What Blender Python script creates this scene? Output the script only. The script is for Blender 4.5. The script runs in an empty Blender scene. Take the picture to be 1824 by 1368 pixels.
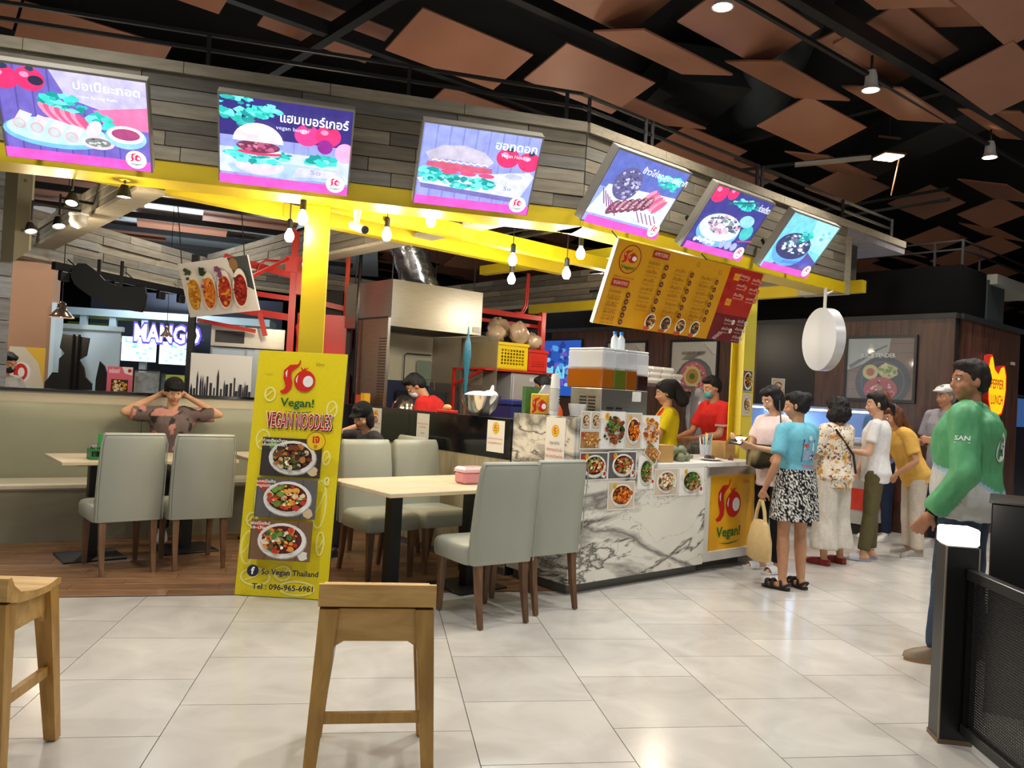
import bpy, bmesh, math, random
import numpy as np
from mathutils import Matrix, Vector
PI = math.pi
sc = bpy.context.scene
C = sc.collection
rnd = random.Random(7)

# ------------------------------------------------------------------ camera
W_, H_, F_ = 1824, 1368, 1411.94
yaw, pitch, roll, CAMH = 0.164944, 0.012837, 0.053450, 1.37888
fv = Vector((math.sin(yaw)*math.cos(pitch), math.cos(yaw)*math.cos(pitch), math.sin(pitch)))
r0 = Vector((math.cos(yaw), -math.sin(yaw), 0)); u0 = r0.cross(fv)
rv = r0*math.cos(roll) + u0*math.sin(roll); uv = -r0*math.sin(roll) + u0*math.cos(roll)
cd = bpy.data.cameras.new('camera'); cam = bpy.data.objects.new('camera', cd); C.objects.link(cam)
cd.sensor_fit = 'HORIZONTAL'; cd.sensor_width = 36; cd.lens = 36*F_/W_; cd.clip_start = .05; cd.clip_end = 200
cam.matrix_world = Matrix(((rv.x, uv.x, -fv.x, 0), (rv.y, uv.y, -fv.y, 0), (rv.z, uv.z, -fv.z, CAMH), (0, 0, 0, 1)))
sc.camera = cam

# ------------------------------------------------------------------ world, exposure
w = bpy.data.worlds.new('world'); sc.world = w; w.use_nodes = True
w.node_tree.nodes['Background'].inputs[0].default_value = (1.0, .98, .95, 1)
w.node_tree.nodes['Background'].inputs[1].default_value = .6
sc.view_settings.view_transform = 'Standard'; sc.view_settings.look = 'None'
sc.view_settings.exposure = 0.0; sc.view_settings.gamma = 1.0; sc.view_settings.use_curve_mapping = False

def lamp(kind, loc, power, color=(1, .9, .78), size=.1, rot=None, spot=None, parent=None, name='lamp_light'):
    l = bpy.data.lights.new(name, kind); l.energy = power; l.color = color
    if kind == 'AREA': l.shape = 'DISK'; l.size = size
    else: l.shadow_soft_size = size
    if kind == 'SPOT': l.spot_size = spot or 1.6; l.spot_blend = .8
    o = bpy.data.objects.new(name, l); C.objects.link(o); o.location = loc
    if rot: o.rotation_euler = rot
    if parent: o.parent = parent
    return o
# hall downlights in the mall ceiling (rows above the walkway, behind and beside the viewer too)
HALL = [(-3.2, 2.2), (0.4, 3.0), (3.6, 2.6), (-1.4, -1.0), (2.2, -1.2), (5.8, 4.6), (7.6, 6.4), (-5.4, 5.0), (1.3, 4.2), (3.9, 4.6), (-1.9, 4.0), (6.2, 1.2)]
for i, (x, y) in enumerate(HALL):
    lamp('SPOT', (x, y, 4.12), 145, (1, .97, .925), .09, spot=2.3, name='hall_spot_beam')

for i, (x, y) in enumerate([(-4.2, 11.6), (-1.6, 12.2), (2.4, 14.0), (8.6, 12.0), (-6.4, 8.6), (11.0, 9.0), (-4.5, 9.3), (-2.4, 9.9)]):
    lamp('SPOT', (x, y, 4.12), 260, (1, .96, .9), .12, spot=2.5, name='hall_spot_beam')  # spots added to brighten the background hall, without fixtures

# ------------------------------------------------------------------ frames of the place
A2 = math.radians(31); E2 = Vector((math.cos(A2), math.sin(A2), 0)); N2 = Vector((-math.sin(A2), math.cos(A2), 0))
M0 = Vector((1.366, 5.373, 0))
def S(s, t, z=0): return M0 + E2*s + N2*t + Vector((0, 0, z))
A1 = math.radians(5.5); E1 = Vector((math.cos(A1), math.sin(A1), 0)); N1 = Vector((-math.sin(A1), math.cos(A1), 0))
F0 = Vector((-.8, 5.3, 0)); BEND = Vector((1.354, 5.507, 0))

# ------------------------------------------------------------------ materials
MATS = {}
def srgb(r, g, b):
    f = lambda v: (v/255/12.92) if v/255 <= .04045 else ((v/255+.055)/1.055)**2.4
    return (f(r), f(g), f(b), 1)
def mat(name, col, rough=.55, metal=0., var=.0, scale=8., bump=0., spec=.5, emit=None, estr=1., alpha=None, trans=0., stretch=(1, 1, 1), coat=0.):
    if name in MATS: return MATS[name]
    m = bpy.data.materials.new(name); m.use_nodes = True; nt = m.node_tree; p = nt.nodes['Principled BSDF']
    c = srgb(*col); p.inputs['Base Color'].default_value = c; p.inputs['Roughness'].default_value = rough
    p.inputs['Metallic'].default_value = metal; p.inputs['Specular IOR Level'].default_value = spec
    if coat: p.inputs['Coat Weight'].default_value = coat
    if trans: p.inputs['Transmission Weight'].default_value = trans; p.inputs['IOR'].default_value = 1.1
    if alpha is not None: p.inputs['Alpha'].default_value = alpha
    if emit: p.inputs['Emission Color'].default_value = srgb(*emit); p.inputs['Emission Strength'].default_value = estr
    if var or bump:
        tc = nt.nodes.new('ShaderNodeTexCoord'); mp = nt.nodes.new('ShaderNodeMapping'); mp.inputs['Scale'].default_value = stretch
        n = nt.nodes.new('ShaderNodeTexNoise'); n.inputs['Scale'].default_value = scale; n.inputs['Detail'].default_value = 5
        nt.links.new(tc.outputs['Object'], mp.inputs[0]); nt.links.new(mp.outputs[0], n.inputs['Vector'])
        if var:
            r = nt.nodes.new('ShaderNodeMapRange'); r.inputs[1].default_value = .3; r.inputs[2].default_value = .7
            r.inputs[3].default_value = 1-var; r.inputs[4].default_value = 1+var
            h = nt.nodes.new('ShaderNodeHueSaturation'); h.inputs['Color'].default_value = c
            nt.links.new(n.outputs[0], r.inputs[0]); nt.links.new(r.outputs[0], h.inputs['Value']); nt.links.new(h.outputs[0], p.inputs['Base Color'])
        if bump:
            b = nt.nodes.new('ShaderNodeBump'); b.inputs['Strength'].default_value = bump; b.inputs['Distance'].default_value = .01
            nt.links.new(n.outputs[0], b.inputs['Height']); nt.links.new(b.outputs[0], p.inputs['Normal'])
    MATS[name] = m; return m
def vcol_mat(name, rough=.5, emit=0., var=0., scale=30, spec=.4, per_obj=0., metal=0., bump=0., stretch=(1, 1, 1), base=1.):
    """surface whose colours are the printed / dyed colours stored on the mesh"""
    if name in MATS: return MATS[name]
    m = bpy.data.materials.new(name); m.use_nodes = True; nt = m.node_tree; p = nt.nodes['Principled BSDF']
    a = nt.nodes.new('ShaderNodeAttribute'); a.attribute_name = 'Col'
    src = a.outputs[0]
    if var or per_obj:
        h = nt.nodes.new('ShaderNodeHueSaturation'); nt.links.new(src, h.inputs['Color'])
        mu = nt.nodes.new('ShaderNodeMath'); mu.operation = 'MULTIPLY'; mu.inputs[0].default_value = 1; mu.inputs[1].default_value = 1
        if var:
            tc = nt.nodes.new('ShaderNodeTexCoord'); mp = nt.nodes.new('ShaderNodeMapping'); mp.inputs['Scale'].default_value = stretch
            n = nt.nodes.new('ShaderNodeTexNoise'); n.inputs['Scale'].default_value = scale; n.inputs['Detail'].default_value = 5
            r = nt.nodes.new('ShaderNodeMapRange'); r.inputs[1].default_value = .3; r.inputs[2].default_value = .7; r.inputs[3].default_value = 1-var; r.inputs[4].default_value = 1+var
            nt.links.new(tc.outputs['Object'], mp.inputs[0]); nt.links.new(mp.outputs[0], n.inputs['Vector']); nt.links.new(n.outputs[0], r.inputs[0]); nt.links.new(r.outputs[0], mu.inputs[0])
            if bump:
                b = nt.nodes.new('ShaderNodeBump'); b.inputs['Strength'].default_value = bump; b.inputs['Distance'].default_value = .01
                nt.links.new(n.outputs[0], b.inputs['Height']); nt.links.new(b.outputs[0], p.inputs['Normal'])
        if per_obj:
            oi = nt.nodes.new('ShaderNodeObjectInfo'); r2 = nt.nodes.new('ShaderNodeMapRange'); r2.inputs[3].default_value = 1-per_obj; r2.inputs[4].default_value = 1+per_obj
            nt.links.new(oi.outputs['Random'], r2.inputs[0]); nt.links.new(r2.outputs[0], mu.inputs[1])
        nt.links.new(mu.outputs[0], h.inputs['Value']); src = h.outputs[0]
    if base: nt.links.new(src, p.inputs['Base Color'])
    p.inputs['Roughness'].default_value = rough; p.inputs['Specular IOR Level'].default_value = spec; p.inputs['Metallic'].default_value = metal
    if emit:
        if not base: p.inputs['Base Color'].default_value = (.01, .01, .01, 1)
        nt.links.new(src, p.inputs['Emission Color']); p.inputs['Emission Strength'].default_value = emit
    MATS[name] = m; return m

# ------------------------------------------------------------------ mesh collector
class MB:
    def __init__(s): s.v = []; s.f = []; s.c = []; s.col = None; s.M = Matrix()
    def color(s, *c): s.col = srgb(*c) if c else None; return s
    def add(s, vs, fs):
        n = len(s.v); s.v += [tuple(s.M @ Vector(p)) for p in vs]
        for f in fs: s.f.append(tuple(i+n for i in f)); s.c.append(s.col)
        return s
    def box(s, x0, x1, y0, y1, z0, z1, bev=0.):
        if bev > 0:
            b = min(bev, abs(x1-x0)*.49, abs(y1-y0)*.49, abs(z1-z0)*.49); vs = []; fs = []
            for zi, zz in enumerate((z0, z0+b, z1-b, z1)):
                d = b if zi in (0, 3) else 0
                for (x, y) in ((x0+b, y0), (x1-b, y0), (x1, y0+b), (x1, y1-b), (x1-b, y1), (x0+b, y1), (x0, y1-b), (x0, y0+b)):
                    vs.append((min(max(x, x0+d), x1-d), min(max(y, y0+d), y1-d), zz))
            for k in range(3):
                for i in range(8): j = (i+1) % 8; fs.append((k*8+i, k*8+j, k*8+8+j, k*8+8+i))
            fs.append(tuple(reversed(range(8)))); fs.append(tuple(range(24, 32)))
            return s.add(vs, fs)
        return s.add([(x0, y0, z0), (x1, y0, z0), (x1, y1, z0), (x0, y1, z0), (x0, y0, z1), (x1, y0, z1), (x1, y1, z1), (x0, y1, z1)],
                     [(3, 2, 1, 0), (4, 5, 6, 7), (0, 1, 5, 4), (1, 2, 6, 5), (2, 3, 7, 6), (3, 0, 4, 7)])
    def cbox(s, c, d, bev=0.): return s.box(c[0]-d[0]/2, c[0]+d[0]/2, c[1]-d[1]/2, c[1]+d[1]/2, c[2]-d[2]/2, c[2]+d[2]/2, bev)
    def prism(s, poly, h0, h1, axis='z'):
        n = len(poly); P = (lambda a, b, h: (a, b, h)) if axis == 'z' else ((lambda a, b, h: (a, h, b)) if axis == 'y' else (lambda a, b, h: (h, a, b)))
        vs = [P(a, b, h0) for a, b in poly]+[P(a, b, h1) for a, b in poly]
        fs = [tuple(reversed(range(n))), tuple(range(n, 2*n))]+[(i, (i+1) % n, n+(i+1) % n, n+i) for i in range(n)]
        return s.add(vs, fs)
    def loft(s, rings, cap=True, closed=True):
        n = len(rings[0]); vs = [p for r in rings for p in r]; fs = []
        for k in range(len(rings)-1):
            for i in range(n if closed else n-1): j = (i+1) % n; fs.append((k*n+i, k*n+j, k*n+n+j, k*n+n+i))
        if cap: fs.append(tuple(reversed(range(n)))); fs.append(tuple(range((len(rings)-1)*n, len(rings)*n)))
        return s.add(vs, fs)
    def lathe(s, prof, n=20, c=(0, 0, 0), cap=True):
        return s.loft([[(c[0]+r*math.cos(2*PI*i/n), c[1]+r*math.sin(2*PI*i/n), c[2]+z) for i in range(n)] for r, z in prof], cap)
    def cyl(s, p, q, r, r2=None, n=12, cap=True):
        p = Vector(p); q = Vector(q); d = (q-p).normalized(); u = d.orthogonal().normalized(); v = d.cross(u); r2 = r if r2 is None else r2
        ring = lambda c, r: [tuple(c+u*(r*math.cos(2*PI*i/n))+v*(r*math.sin(2*PI*i/n))) for i in range(n)]
        return s.loft([ring(p, r), ring(q, r2)], cap)
    def tube(s, pts, r, n=8, cap=True):
        pts = [Vector(p) for p in pts]; rr = r if isinstance(r, (list, tuple)) else [r]*len(pts); rings = []; u = None
        for i, p in enumerate(pts):
            d = (pts[min(i+1, len(pts)-1)]-pts[max(i-1, 0)]).normalized()
            u = d.orthogonal().normalized() if u is None else (u-d*u.dot(d)).normalized(); v = d.cross(u)
            rings.append([tuple(p+u*(rr[i]*math.cos(2*PI*k/n))+v*(rr[i]*math.sin(2*PI*k/n))) for k in range(n)])
        return s.loft(rings, cap)
    def bar(s, p, q, wx, wz, up=(0, 0, 1), bev=0):
        """rectangular bar from p to q: wx across, wz along up"""
        p = Vector(p); q = Vector(q); d = (q-p).normalized(); u = Vector(up); x = d.cross(u).normalized(); u = x.cross(d)
        ring = lambda c: [tuple(c+x*a+u*b) for a, b in ((-wx/2, -wz/2), (wx/2, -wz/2), (wx/2, wz/2), (-wx/2, wz/2))]
        return s.loft([ring(p), ring(q)])
    def ell(s, c, r, n=14, m=9, R=None):
        vs = []; fs = []
        for j in range(m+1):
            th = PI*j/m
            for i in range(n):
                v = Vector((r[0]*math.sin(th)*math.cos(2*PI*i/n), r[1]*math.sin(th)*math.sin(2*PI*i/n), r[2]*math.cos(th)))
                if R is not None: v = R @ v
                vs.append(tuple(Vector(c)+v))
        for j in range(m):
            for i in range(n): k = (i+1) % n; fs.append((j*n+i, (j+1)*n+i, (j+1)*n+k, j*n+k))
        return s.add(vs, fs)
    def cap(s, p, q, r1, r2=None, n=12, m=4):
        """tapered capsule"""
        p = Vector(p); q = Vector(q); r2 = r1 if r2 is None else r2; d = (q-p); L = d.length
        if L < 1e-6: return s.ell(p, (r1, r1, r1), n)
        d /= L; u = d.orthogonal().normalized(); v = d.cross(u); rings = []
        def ring(c, r): return [tuple(c+u*(r*math.cos(2*PI*i/n))+v*(r*math.sin(2*PI*i/n))) for i in range(n)]
        for k in range(m): a = -PI/2+PI/2*(k+.15)/m; rings.append(ring(p+d*(r1*math.sin(a)), r1*math.cos(a)))
        rings.append(ring(p, r1)); rings.append(ring(q, r2))
        for k in range(1, m+1): a = PI/2*(k-.15)/m; rings.append(ring(q+d*(r2*math.sin(a)), r2*math.cos(a)))
        return s.loft(rings)
    def mesh(s, name, m, smooth=False):
        me = bpy.data.meshes.new(name); me.from_pydata(s.v, [], s.f); me.validate(clean_customdata=False)
        bm = bmesh.new(); bm.from_mesh(me); bmesh.ops.recalc_face_normals(bm, faces=bm.faces); bm.to_mesh(me); bm.free()
        if any(c is not None for c in s.c) and len(me.polygons) == len(s.f):
            at = me.color_attributes.new('Col', 'FLOAT_COLOR', 'CORNER'); buf = []
            for f, c in zip(s.f, s.c): buf += list(c or (1, 1, 1, 1))*len(f)
            at.data.foreach_set('color', buf)
        if m: me.materials.append(m)
        if smooth: smooth_mesh(me, smooth)
        return me
    def build(s, name, m, parent=None, smooth=False, loc=None, rotz=0):
        o = bpy.data.objects.new(name, s.mesh(name, m, smooth)); C.objects.link(o)
        if parent: o.parent = parent
        if loc is not None: o.location = loc; o.rotation_euler = (0, 0, rotz)
        return o
def smooth_mesh(me, ang=40):
    me.polygons.foreach_set('use_smooth', [True]*len(me.polygons))
    if ang is True: ang = 40
    if ang < 180:
        bm = bmesh.new(); bm.from_mesh(me); a = math.radians(ang)
        for e in bm.edges:
            if len(e.link_faces) == 2 and e.calc_face_angle(0) > a: e.smooth = False
        bm.to_mesh(me); bm.free()

def tag(o, label, cat, group=None, kind=None):
    if label: o['label'] = label
    if cat: o['category'] = cat
    if group: o['group'] = group
    if kind: o['kind'] = kind
    return o
def thing(name, label, cat, loc=(0, 0, 0), rotz=0, group=None, rot=None):
    o = bpy.data.objects.new(name, None); C.objects.link(o); o.location = loc; o.rotation_euler = rot or (0, 0, rotz); o.empty_display_size = .1
    return tag(o, label, cat, group)
def struct(o, label=None): o['kind'] = 'structure'; (o.__setitem__('label', label) if label else None); return o
def dup(root, loc=None, rotz=None, label=None, group=None):
    def cp(o, par):
        c = o.copy(); C.objects.link(c); c.parent = par
        for ch in list(o.children): cp(ch, c)
        return c
    r = cp(root, None)
    if loc is not None: r.location = loc
    if rotz is not None: r.rotation_euler = (0, 0, rotz)
    if label: r['label'] = label
    if group: r['group'] = group
    return r

# ------------------------------------------------------------------ flat print: coloured shapes drawn in the plane of a sheet
_TXT = {}
TXS = bpy.data.scenes.new('lettering')
def text_mesh(body, bold=0.):
    k = (body, bold)
    if k not in _TXT:
        c = bpy.data.curves.new('t', 'FONT'); c.body = body; c.resolution_u = 2; c.offset = bold
        o = bpy.data.objects.new('t', c); TXS.collection.objects.link(o); vl = TXS.view_layers[0]; vl.update(); o2 = o.evaluated_get(vl.depsgraph)
        me = o2.to_mesh(); vs = [(v.co.x, v.co.y) for v in me.vertices]; fs = [tuple(p.vertices) for p in me.polygons]
        o2.to_mesh_clear(); bpy.data.objects.remove(o); bpy.data.curves.remove(c); _TXT[k] = (vs, fs)
    return _TXT[k]
class Art:
    """sheet in its own x (across) / y (up) coordinates; becomes a mesh in the local xz plane that faces local -y"""
    def __init__(s, step=.0003): s.mb = MB(); s.k = 0; s.step = step; s.T = None
    def _add(s, pts, fs, col):
        s.k += 1; y = -s.k*s.step
        if s.T: pts = [s.T(*p) for p in pts]
        s.mb.col = srgb(*col); s.mb.add([(a, y, b) for a, b in pts], fs); return s
    def poly(s, pts, col): return s._add(pts, [tuple(range(len(pts)))], col)
    def rect(s, x0, y0, x1, y1, col): return s.poly([(x0, y0), (x1, y0), (x1, y1), (x0, y1)], col)
    def ell(s, cx, cy, rx, ry, col, n=24, rot=0.):
        c, q = math.cos(rot), math.sin(rot)
        return s.poly([(cx+rx*math.cos(2*PI*i/n)*c-ry*math.sin(2*PI*i/n)*q, cy+rx*math.cos(2*PI*i/n)*q+ry*math.sin(2*PI*i/n)*c) for i in range(n)], col)
    def ring(s, cx, cy, rx, ry, wd, col, n=28, a0=0., a1=2*PI):
        vs = []; fs = []
        for i in range(n+1):
            a = a0+(a1-a0)*i/n
            vs += [(cx+rx*math.cos(a), cy+ry*math.sin(a)), (cx+(rx-wd)*math.cos(a), cy+(ry-wd)*math.sin(a))]
        for i in range(n): fs.append((2*i, 2*i+2, 2*i+3, 2*i+1))
        return s._add(vs, fs, col)
    def line(s, pts, wd, col):
        vs = []; fs = []
        for i, p in enumerate(pts):
            a = pts[max(i-1, 0)]; b = pts[min(i+1, len(pts)-1)]; dx, dy = b[0]-a[0], b[1]-a[1]; L = math.hypot(dx, dy) or 1
            ww = wd[i] if isinstance(wd, (list, tuple)) else wd
            vs += [(p[0]-dy/L*ww/2, p[1]+dx/L*ww/2), (p[0]+dy/L*ww/2, p[1]-dx/L*ww/2)]
        for i in range(len(pts)-1): fs.append((2*i, 2*i+1, 2*i+3, 2*i+2))
        return s._add(vs, fs, col)
    def blob(s, cx, cy, r, col, n=12, j=.25, ry=None):
        ry = ry or r
        return s.poly([(cx+r*(1+rnd.uniform(-j, j))*math.cos(2*PI*i/n), cy+ry*(1+rnd.uniform(-j, j))*math.sin(2*PI*i/n)) for i in range(n)], col)
    def scatter(s, cx, cy, rx, ry, n, cols, r0, r1, j=.3, k=8):
        for i in range(n):
            a = rnd.uniform(0, 2*PI); q = math.sqrt(rnd.random()); r = rnd.uniform(r0, r1)
            s.blob(cx+rx*q*math.cos(a), cy+ry*q*math.sin(a), r, rnd.choice(cols), k, j, r*rnd.uniform(.5, 1))
        return s
    def text(s, body, x, y, h, col, align='l', width=None, bold=0., shear=0., rot=0.):
        vs, fs = text_mesh(body, bold)
        if not vs: return s
        x0 = min(v[0] for v in vs); x1 = max(v[0] for v in vs); k = h/.7; kx = k
        if width: kx = width/max(x1-x0, 1e-6)
        off = {'l': 0, 'c': -(x1-x0)*kx/2, 'r': -(x1-x0)*kx}[align]; c, q = math.cos(rot), math.sin(rot)
        P = []
        for a, b in vs:
            px = (a-x0)*kx+off+shear*b*k; py = b*k; P.append((x+px*c-py*q, y+px*q+py*c))
        return s._add(P, fs, col)
    def build(s, name, m, parent=None, loc=(0, 0, 0), flip=False):
        me = bpy.data.meshes.new(name); me.from_pydata(s.mb.v, [], s.mb.f)
        at = me.color_attributes.new('Col', 'FLOAT_COLOR', 'CORNER'); buf = []
        for f, c in zip(s.mb.f, s.mb.c): buf += list(c)*len(f)
        at.data.foreach_set('color', buf); me.materials.append(m); me.update()
        o = bpy.data.objects.new(name, me); C.objects.link(o); o.location = loc
        if parent: o.parent = parent
        return o
PRINT = vcol_mat('printed paper', .45, var=.035, scale=60)
SCREEN = vcol_mat('lit display', .3, emit=1.4, base=0., var=.16, scale=16)

def chili_logo(a, cx, cy, h, red=(200, 30, 25), green=(20, 105, 45), hi=(250, 245, 240), word=True, swoosh=True):
    """the red chili S and tomato o, with the word below; h = full height, centred on cx, top at cy"""
    u = h/1.0
    P = lambda x, y: (cx+x*u, cy-y*u)
    k = 1 if word else 1.55
    pts = [(-.02, .0), (-.03, .06), (-.06, .10), (-.17, .14), (-.24, .22), (-.235, .34), (-.20, .44), (-.20, .52), (-.25, .58), (-.32, .61)]
    wd = [.025, .03, .05, .12, .15, .145, .13, .115, .09, .05]
    a.line([P(x*k, y*k) for x, y in pts], [q*u*k for q in wd], red)
    a.ell(*P(-.30*k, .595*k), .045*u*k, .03*u*k, red)
    a.line([P(-.245*k, .19*k), P(-.262*k, .25*k), P(-.25*k, .32*k)], [.01*u, .032*u*k, .01*u], hi)
    a.ell(*P(.09*k, .38*k), .195*u*k, .20*u*k, red, 28)
    for dx in (-.05, .03, .09): a.line([P(.05*k, .20*k), P((.05+dx)*k, .13*k)], [.035*u*k, .012*u*k], red)
    a.ell(*P(.155*k, .385*k), .095*u*k, .105*u*k, hi, 22)
    a.line([P(-.04*k, .28*k), P(-.062*k, .36*k), P(-.05*k, .42*k)], [.01*u, .028*u*k, .01*u], hi)
    if word:
        a.text('Vegan!', cx-.01*u, cy-.86*u, .15*u, green, 'c', .62*u, .02)
        if swoosh: a.line([P(-.24, .95), P(0, .975), P(.20, .955), (cx+.29*u, cy-.93*u)], [.004*u, .02*u, .016*u, .002*u], green)
def round_logo(a, cx, cy, r, bg=(235, 190, 30), ring=(150, 60, 20)):
    a.ell(cx, cy, r, r*1.12, bg, 26)
    if ring: a.ring(cx, cy, r, r*1.12, r*.07, ring)
    chili_logo(a, cx, cy+r*.78, r*1.5, swoosh=False)
def food(a, x0, y0, x1, y1, kind, seed=0):
    """one dish photograph inside the rectangle"""
    global rnd
    keep = rnd; rnd = random.Random(seed+11); w = x1-x0; h = y1-y0; cx, cy = (x0+x1)/2, (y0+y1)/2; r = min(w, h)/2
    bgs = {'dark': (58, 48, 44), 'wood': (120, 88, 62), 'grey': (96, 92, 92), 'white': (236, 234, 228), 'cream': (205, 190, 165), 'tan': (176, 130, 84)}
    bg, plate, cols = {
        'noodle': ('dark', (232, 230, 224), [(122, 60, 25), (70, 90, 35), (180, 120, 60), (60, 45, 30), (225, 205, 160)]),
        'salad': ('grey', (240, 238, 232), [(200, 70, 30), (230, 180, 70), (100, 140, 50), (240, 225, 170), (190, 60, 40)]),
        'tomyam': ('wood', (238, 236, 230), [(200, 60, 30), (235, 150, 60), (70, 120, 50), (240, 220, 190), (150, 35, 25)]),
        'fried': ('white', None, [(200, 110, 30), (225, 150, 55), (170, 80, 20), (235, 175, 85), (150, 70, 20)]),
        'stir': ('white', None, [(40, 60, 25), (120, 60, 25), (60, 90, 35), (190, 120, 60), (160, 70, 30)]),
        'nugget': ('cream', (235, 230, 222), [(205, 100, 25), (225, 130, 40), (180, 75, 20), (240, 160, 70)]),
        'roll': ('tan', None, [(220, 160, 80), (235, 190, 120), (200, 130, 60), (170, 100, 45)]),
        'set': ('grey', (238, 236, 230), [(160, 70, 35), (230, 200, 150), (200, 60, 35), (110, 140, 60)]),
        'soup': ('cream', (225, 222, 215), [(235, 205, 160), (200, 120, 70), (240, 230, 205), (180, 150, 110)]),
        'leaf': ('white', (225, 222, 212), [(110, 150, 60), (190, 130, 90), (210, 160, 110), (150, 90, 60), (80, 120, 45)]),
    }[kind]
    a.rect(x0, y0, x1, y1, bgs[bg]); PX = min(w*.45, h*.62); PY = min(h*.44, w*.6)
    T0 = a.T; cl = lambda x, y: (min(max(x, x0), x1), min(max(y, y0), y1)); a.T = (lambda x, y: T0(*cl(x, y))) if T0 else cl
    if bg in ('wood', 'dark', 'grey', 'tan'):
        for i in range(4): a.rect(x0+w*i/4, y0, x0+w*(i/4+.02), y1, tuple(int(c*.8) for c in bgs[bg]))
        a.blob(x0+w*rnd.uniform(.1, .25), y1-h*.18, r*.28, rnd.choice([(90, 140, 50), (215, 195, 140), (190, 60, 40)]))
        a.blob(x1-w*.12, y0+h*.15, r*.25, rnd.choice([(215, 190, 150), (230, 225, 215), (90, 130, 60)]))
    if plate:
        a.ell(cx+w*.03, cy-h*.02, PX*1.02, PY*1.02, tuple(int(c*.72) for c in plate)); a.ell(cx+w*.02, cy, PX, PY, plate); a.ell(cx+w*.02, cy+h*.02, PX*.83, PY*.8, tuple(int(c*.45) for c in cols[0]))
    rr = r*(.7 if plate else .92)
    qx, qy = (PX*.76, PY*.7) if plate else (w*.42, h*.4)
    a.scatter(cx+w*.02, cy+h*.01, qx, qy, 64, cols, r*.08, r*.2)
    a.scatter(cx, cy, qx*.8, qy*.8, 22, [tuple(min(255, int(c*1.25)) for c in q) for q in cols], r*.05, r*.1)
    if kind in ('set', 'leaf'): a.ell(x0+w*.8, y0+h*.22, r*.22, r*.22, (235, 232, 226)); a.ell(x0+w*.8, y0+h*.22, r*.16, r*.16, (180, 50, 25))
    if kind in ('stir', 'leaf', 'salad', 'tomyam'): a.scatter(cx-w*.1, cy+h*.18, rr*.5, rr*.3, 10, [(70, 130, 45), (110, 160, 60), (50, 95, 35)], r*.08, r*.16)
    a.T = T0; rnd = keep
# ================================================================== floor
def tile_material():
    m = bpy.data.materials.new('polished beige tile'); m.use_nodes = True; nt = m.node_tree; p = nt.nodes['Principled BSDF']; L = nt.links.new
    tc = nt.nodes.new('ShaderNodeTexCoord'); oi = nt.nodes.new('ShaderNodeObjectInfo')
    ad = nt.nodes.new('ShaderNodeVectorMath'); ad.operation = 'ADD'; L(tc.outputs['Object'], ad.inputs[0])
    mu = nt.nodes.new('ShaderNodeVectorMath'); mu.operation = 'SCALE'; mu.inputs['Scale'].default_value = 1; L(oi.outputs['Location'], mu.inputs[0]); L(mu.outputs[0], ad.inputs[1])
    n = nt.nodes.new('ShaderNodeTexNoise'); n.inputs['Scale'].default_value = 3.2; n.inputs['Detail'].default_value = 6; n.inputs['Distortion'].default_value = .8; L(ad.outputs[0], n.inputs['Vector'])
    r = nt.nodes.new('ShaderNodeValToRGB'); r.color_ramp.elements[0].position = .3; r.color_ramp.elements[1].position = .72
    r.color_ramp.elements[0].color = srgb(183, 179, 171); r.color_ramp.elements[1].color = srgb(203, 200, 193); L(n.outputs[0], r.inputs[0])
    h = nt.nodes.new('ShaderNodeHueSaturation'); mr = nt.nodes.new('ShaderNodeMapRange'); mr.inputs[3].default_value = .93; mr.inputs[4].default_value = 1.04
    L(oi.outputs['Random'], mr.inputs[0]); L(mr.outputs[0], h.inputs['Value']); L(r.outputs[0], h.inputs['Color']); L(h.outputs[0], p.inputs['Base Color'])
    p.inputs['Roughness'].default_value = .2; p.inputs['Specular IOR Level'].default_value = .55
    return m
TILE = tile_material()
GROUT = mat('grout', (92, 86, 78), .8)
fl = MB().box(-16, 26, -9, 30, -.12, -.004).build('floor', GROUT); struct(fl, 'beige polished tile floor of the food hall')
me = MB().box(-.298, .298, -.298, .298, -.004, 0).mesh('tile', TILE)
X0, Y0 = -.15554, 4.11976
def edge_y(x): return 5.3+math.tan(A1)*(x+.8)
def in_wood(x, y): return y > edge_y(x) and (Vector((x, y, 0))-M0).dot(E2) < 0
ntile = 0
for i in range(-8, 13):
    off = 0 if i % 2 else .3
    for j in range(-5, 10):
        x = X0+.6*i+.3; y = Y0+.6*j+off+.3
        lat = x*rv.x+y*rv.y; dep = x*fv.x+y*fv.y
        if dep < 1.9 or abs(lat)/dep > .78: continue
        if in_wood(x, y-.5) and in_wood(x+.3, y-.3): continue
        q = Vector((x, y, 0))-M0
        if 0 < q.dot(E2) < 2.2 and q.dot(N2) > .6: continue
        if x > 6.3 and y > 8.5: continue
        o = bpy.data.objects.new('tile', me); C.objects.link(o); o.location = (x, y, 0); o.parent = fl; ntile += 1
far = MB()
for i in range(-20, 34):
    for j in range(-20, 46):
        x = X0+.6*i+.3; y = Y0+.6*j+(0 if i % 2 else .3)+.3
        lat = x*rv.x+y*rv.y; dep = x*fv.x+y*fv.y
        if (-8 <= i < 13 and -5 <= j < 10) and not (dep < 1.9 or abs(lat)/dep > .78 or (x > 6.3 and y > 8.5)): continue
        if in_wood(x, y-.3) and y < 9: continue
        far.box(x-.298, x+.298, y-.298, y+.298, -.004, 0)
fo = far.build('tile_field', TILE, fl); fo['kind'] = 'stuff'
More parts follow.
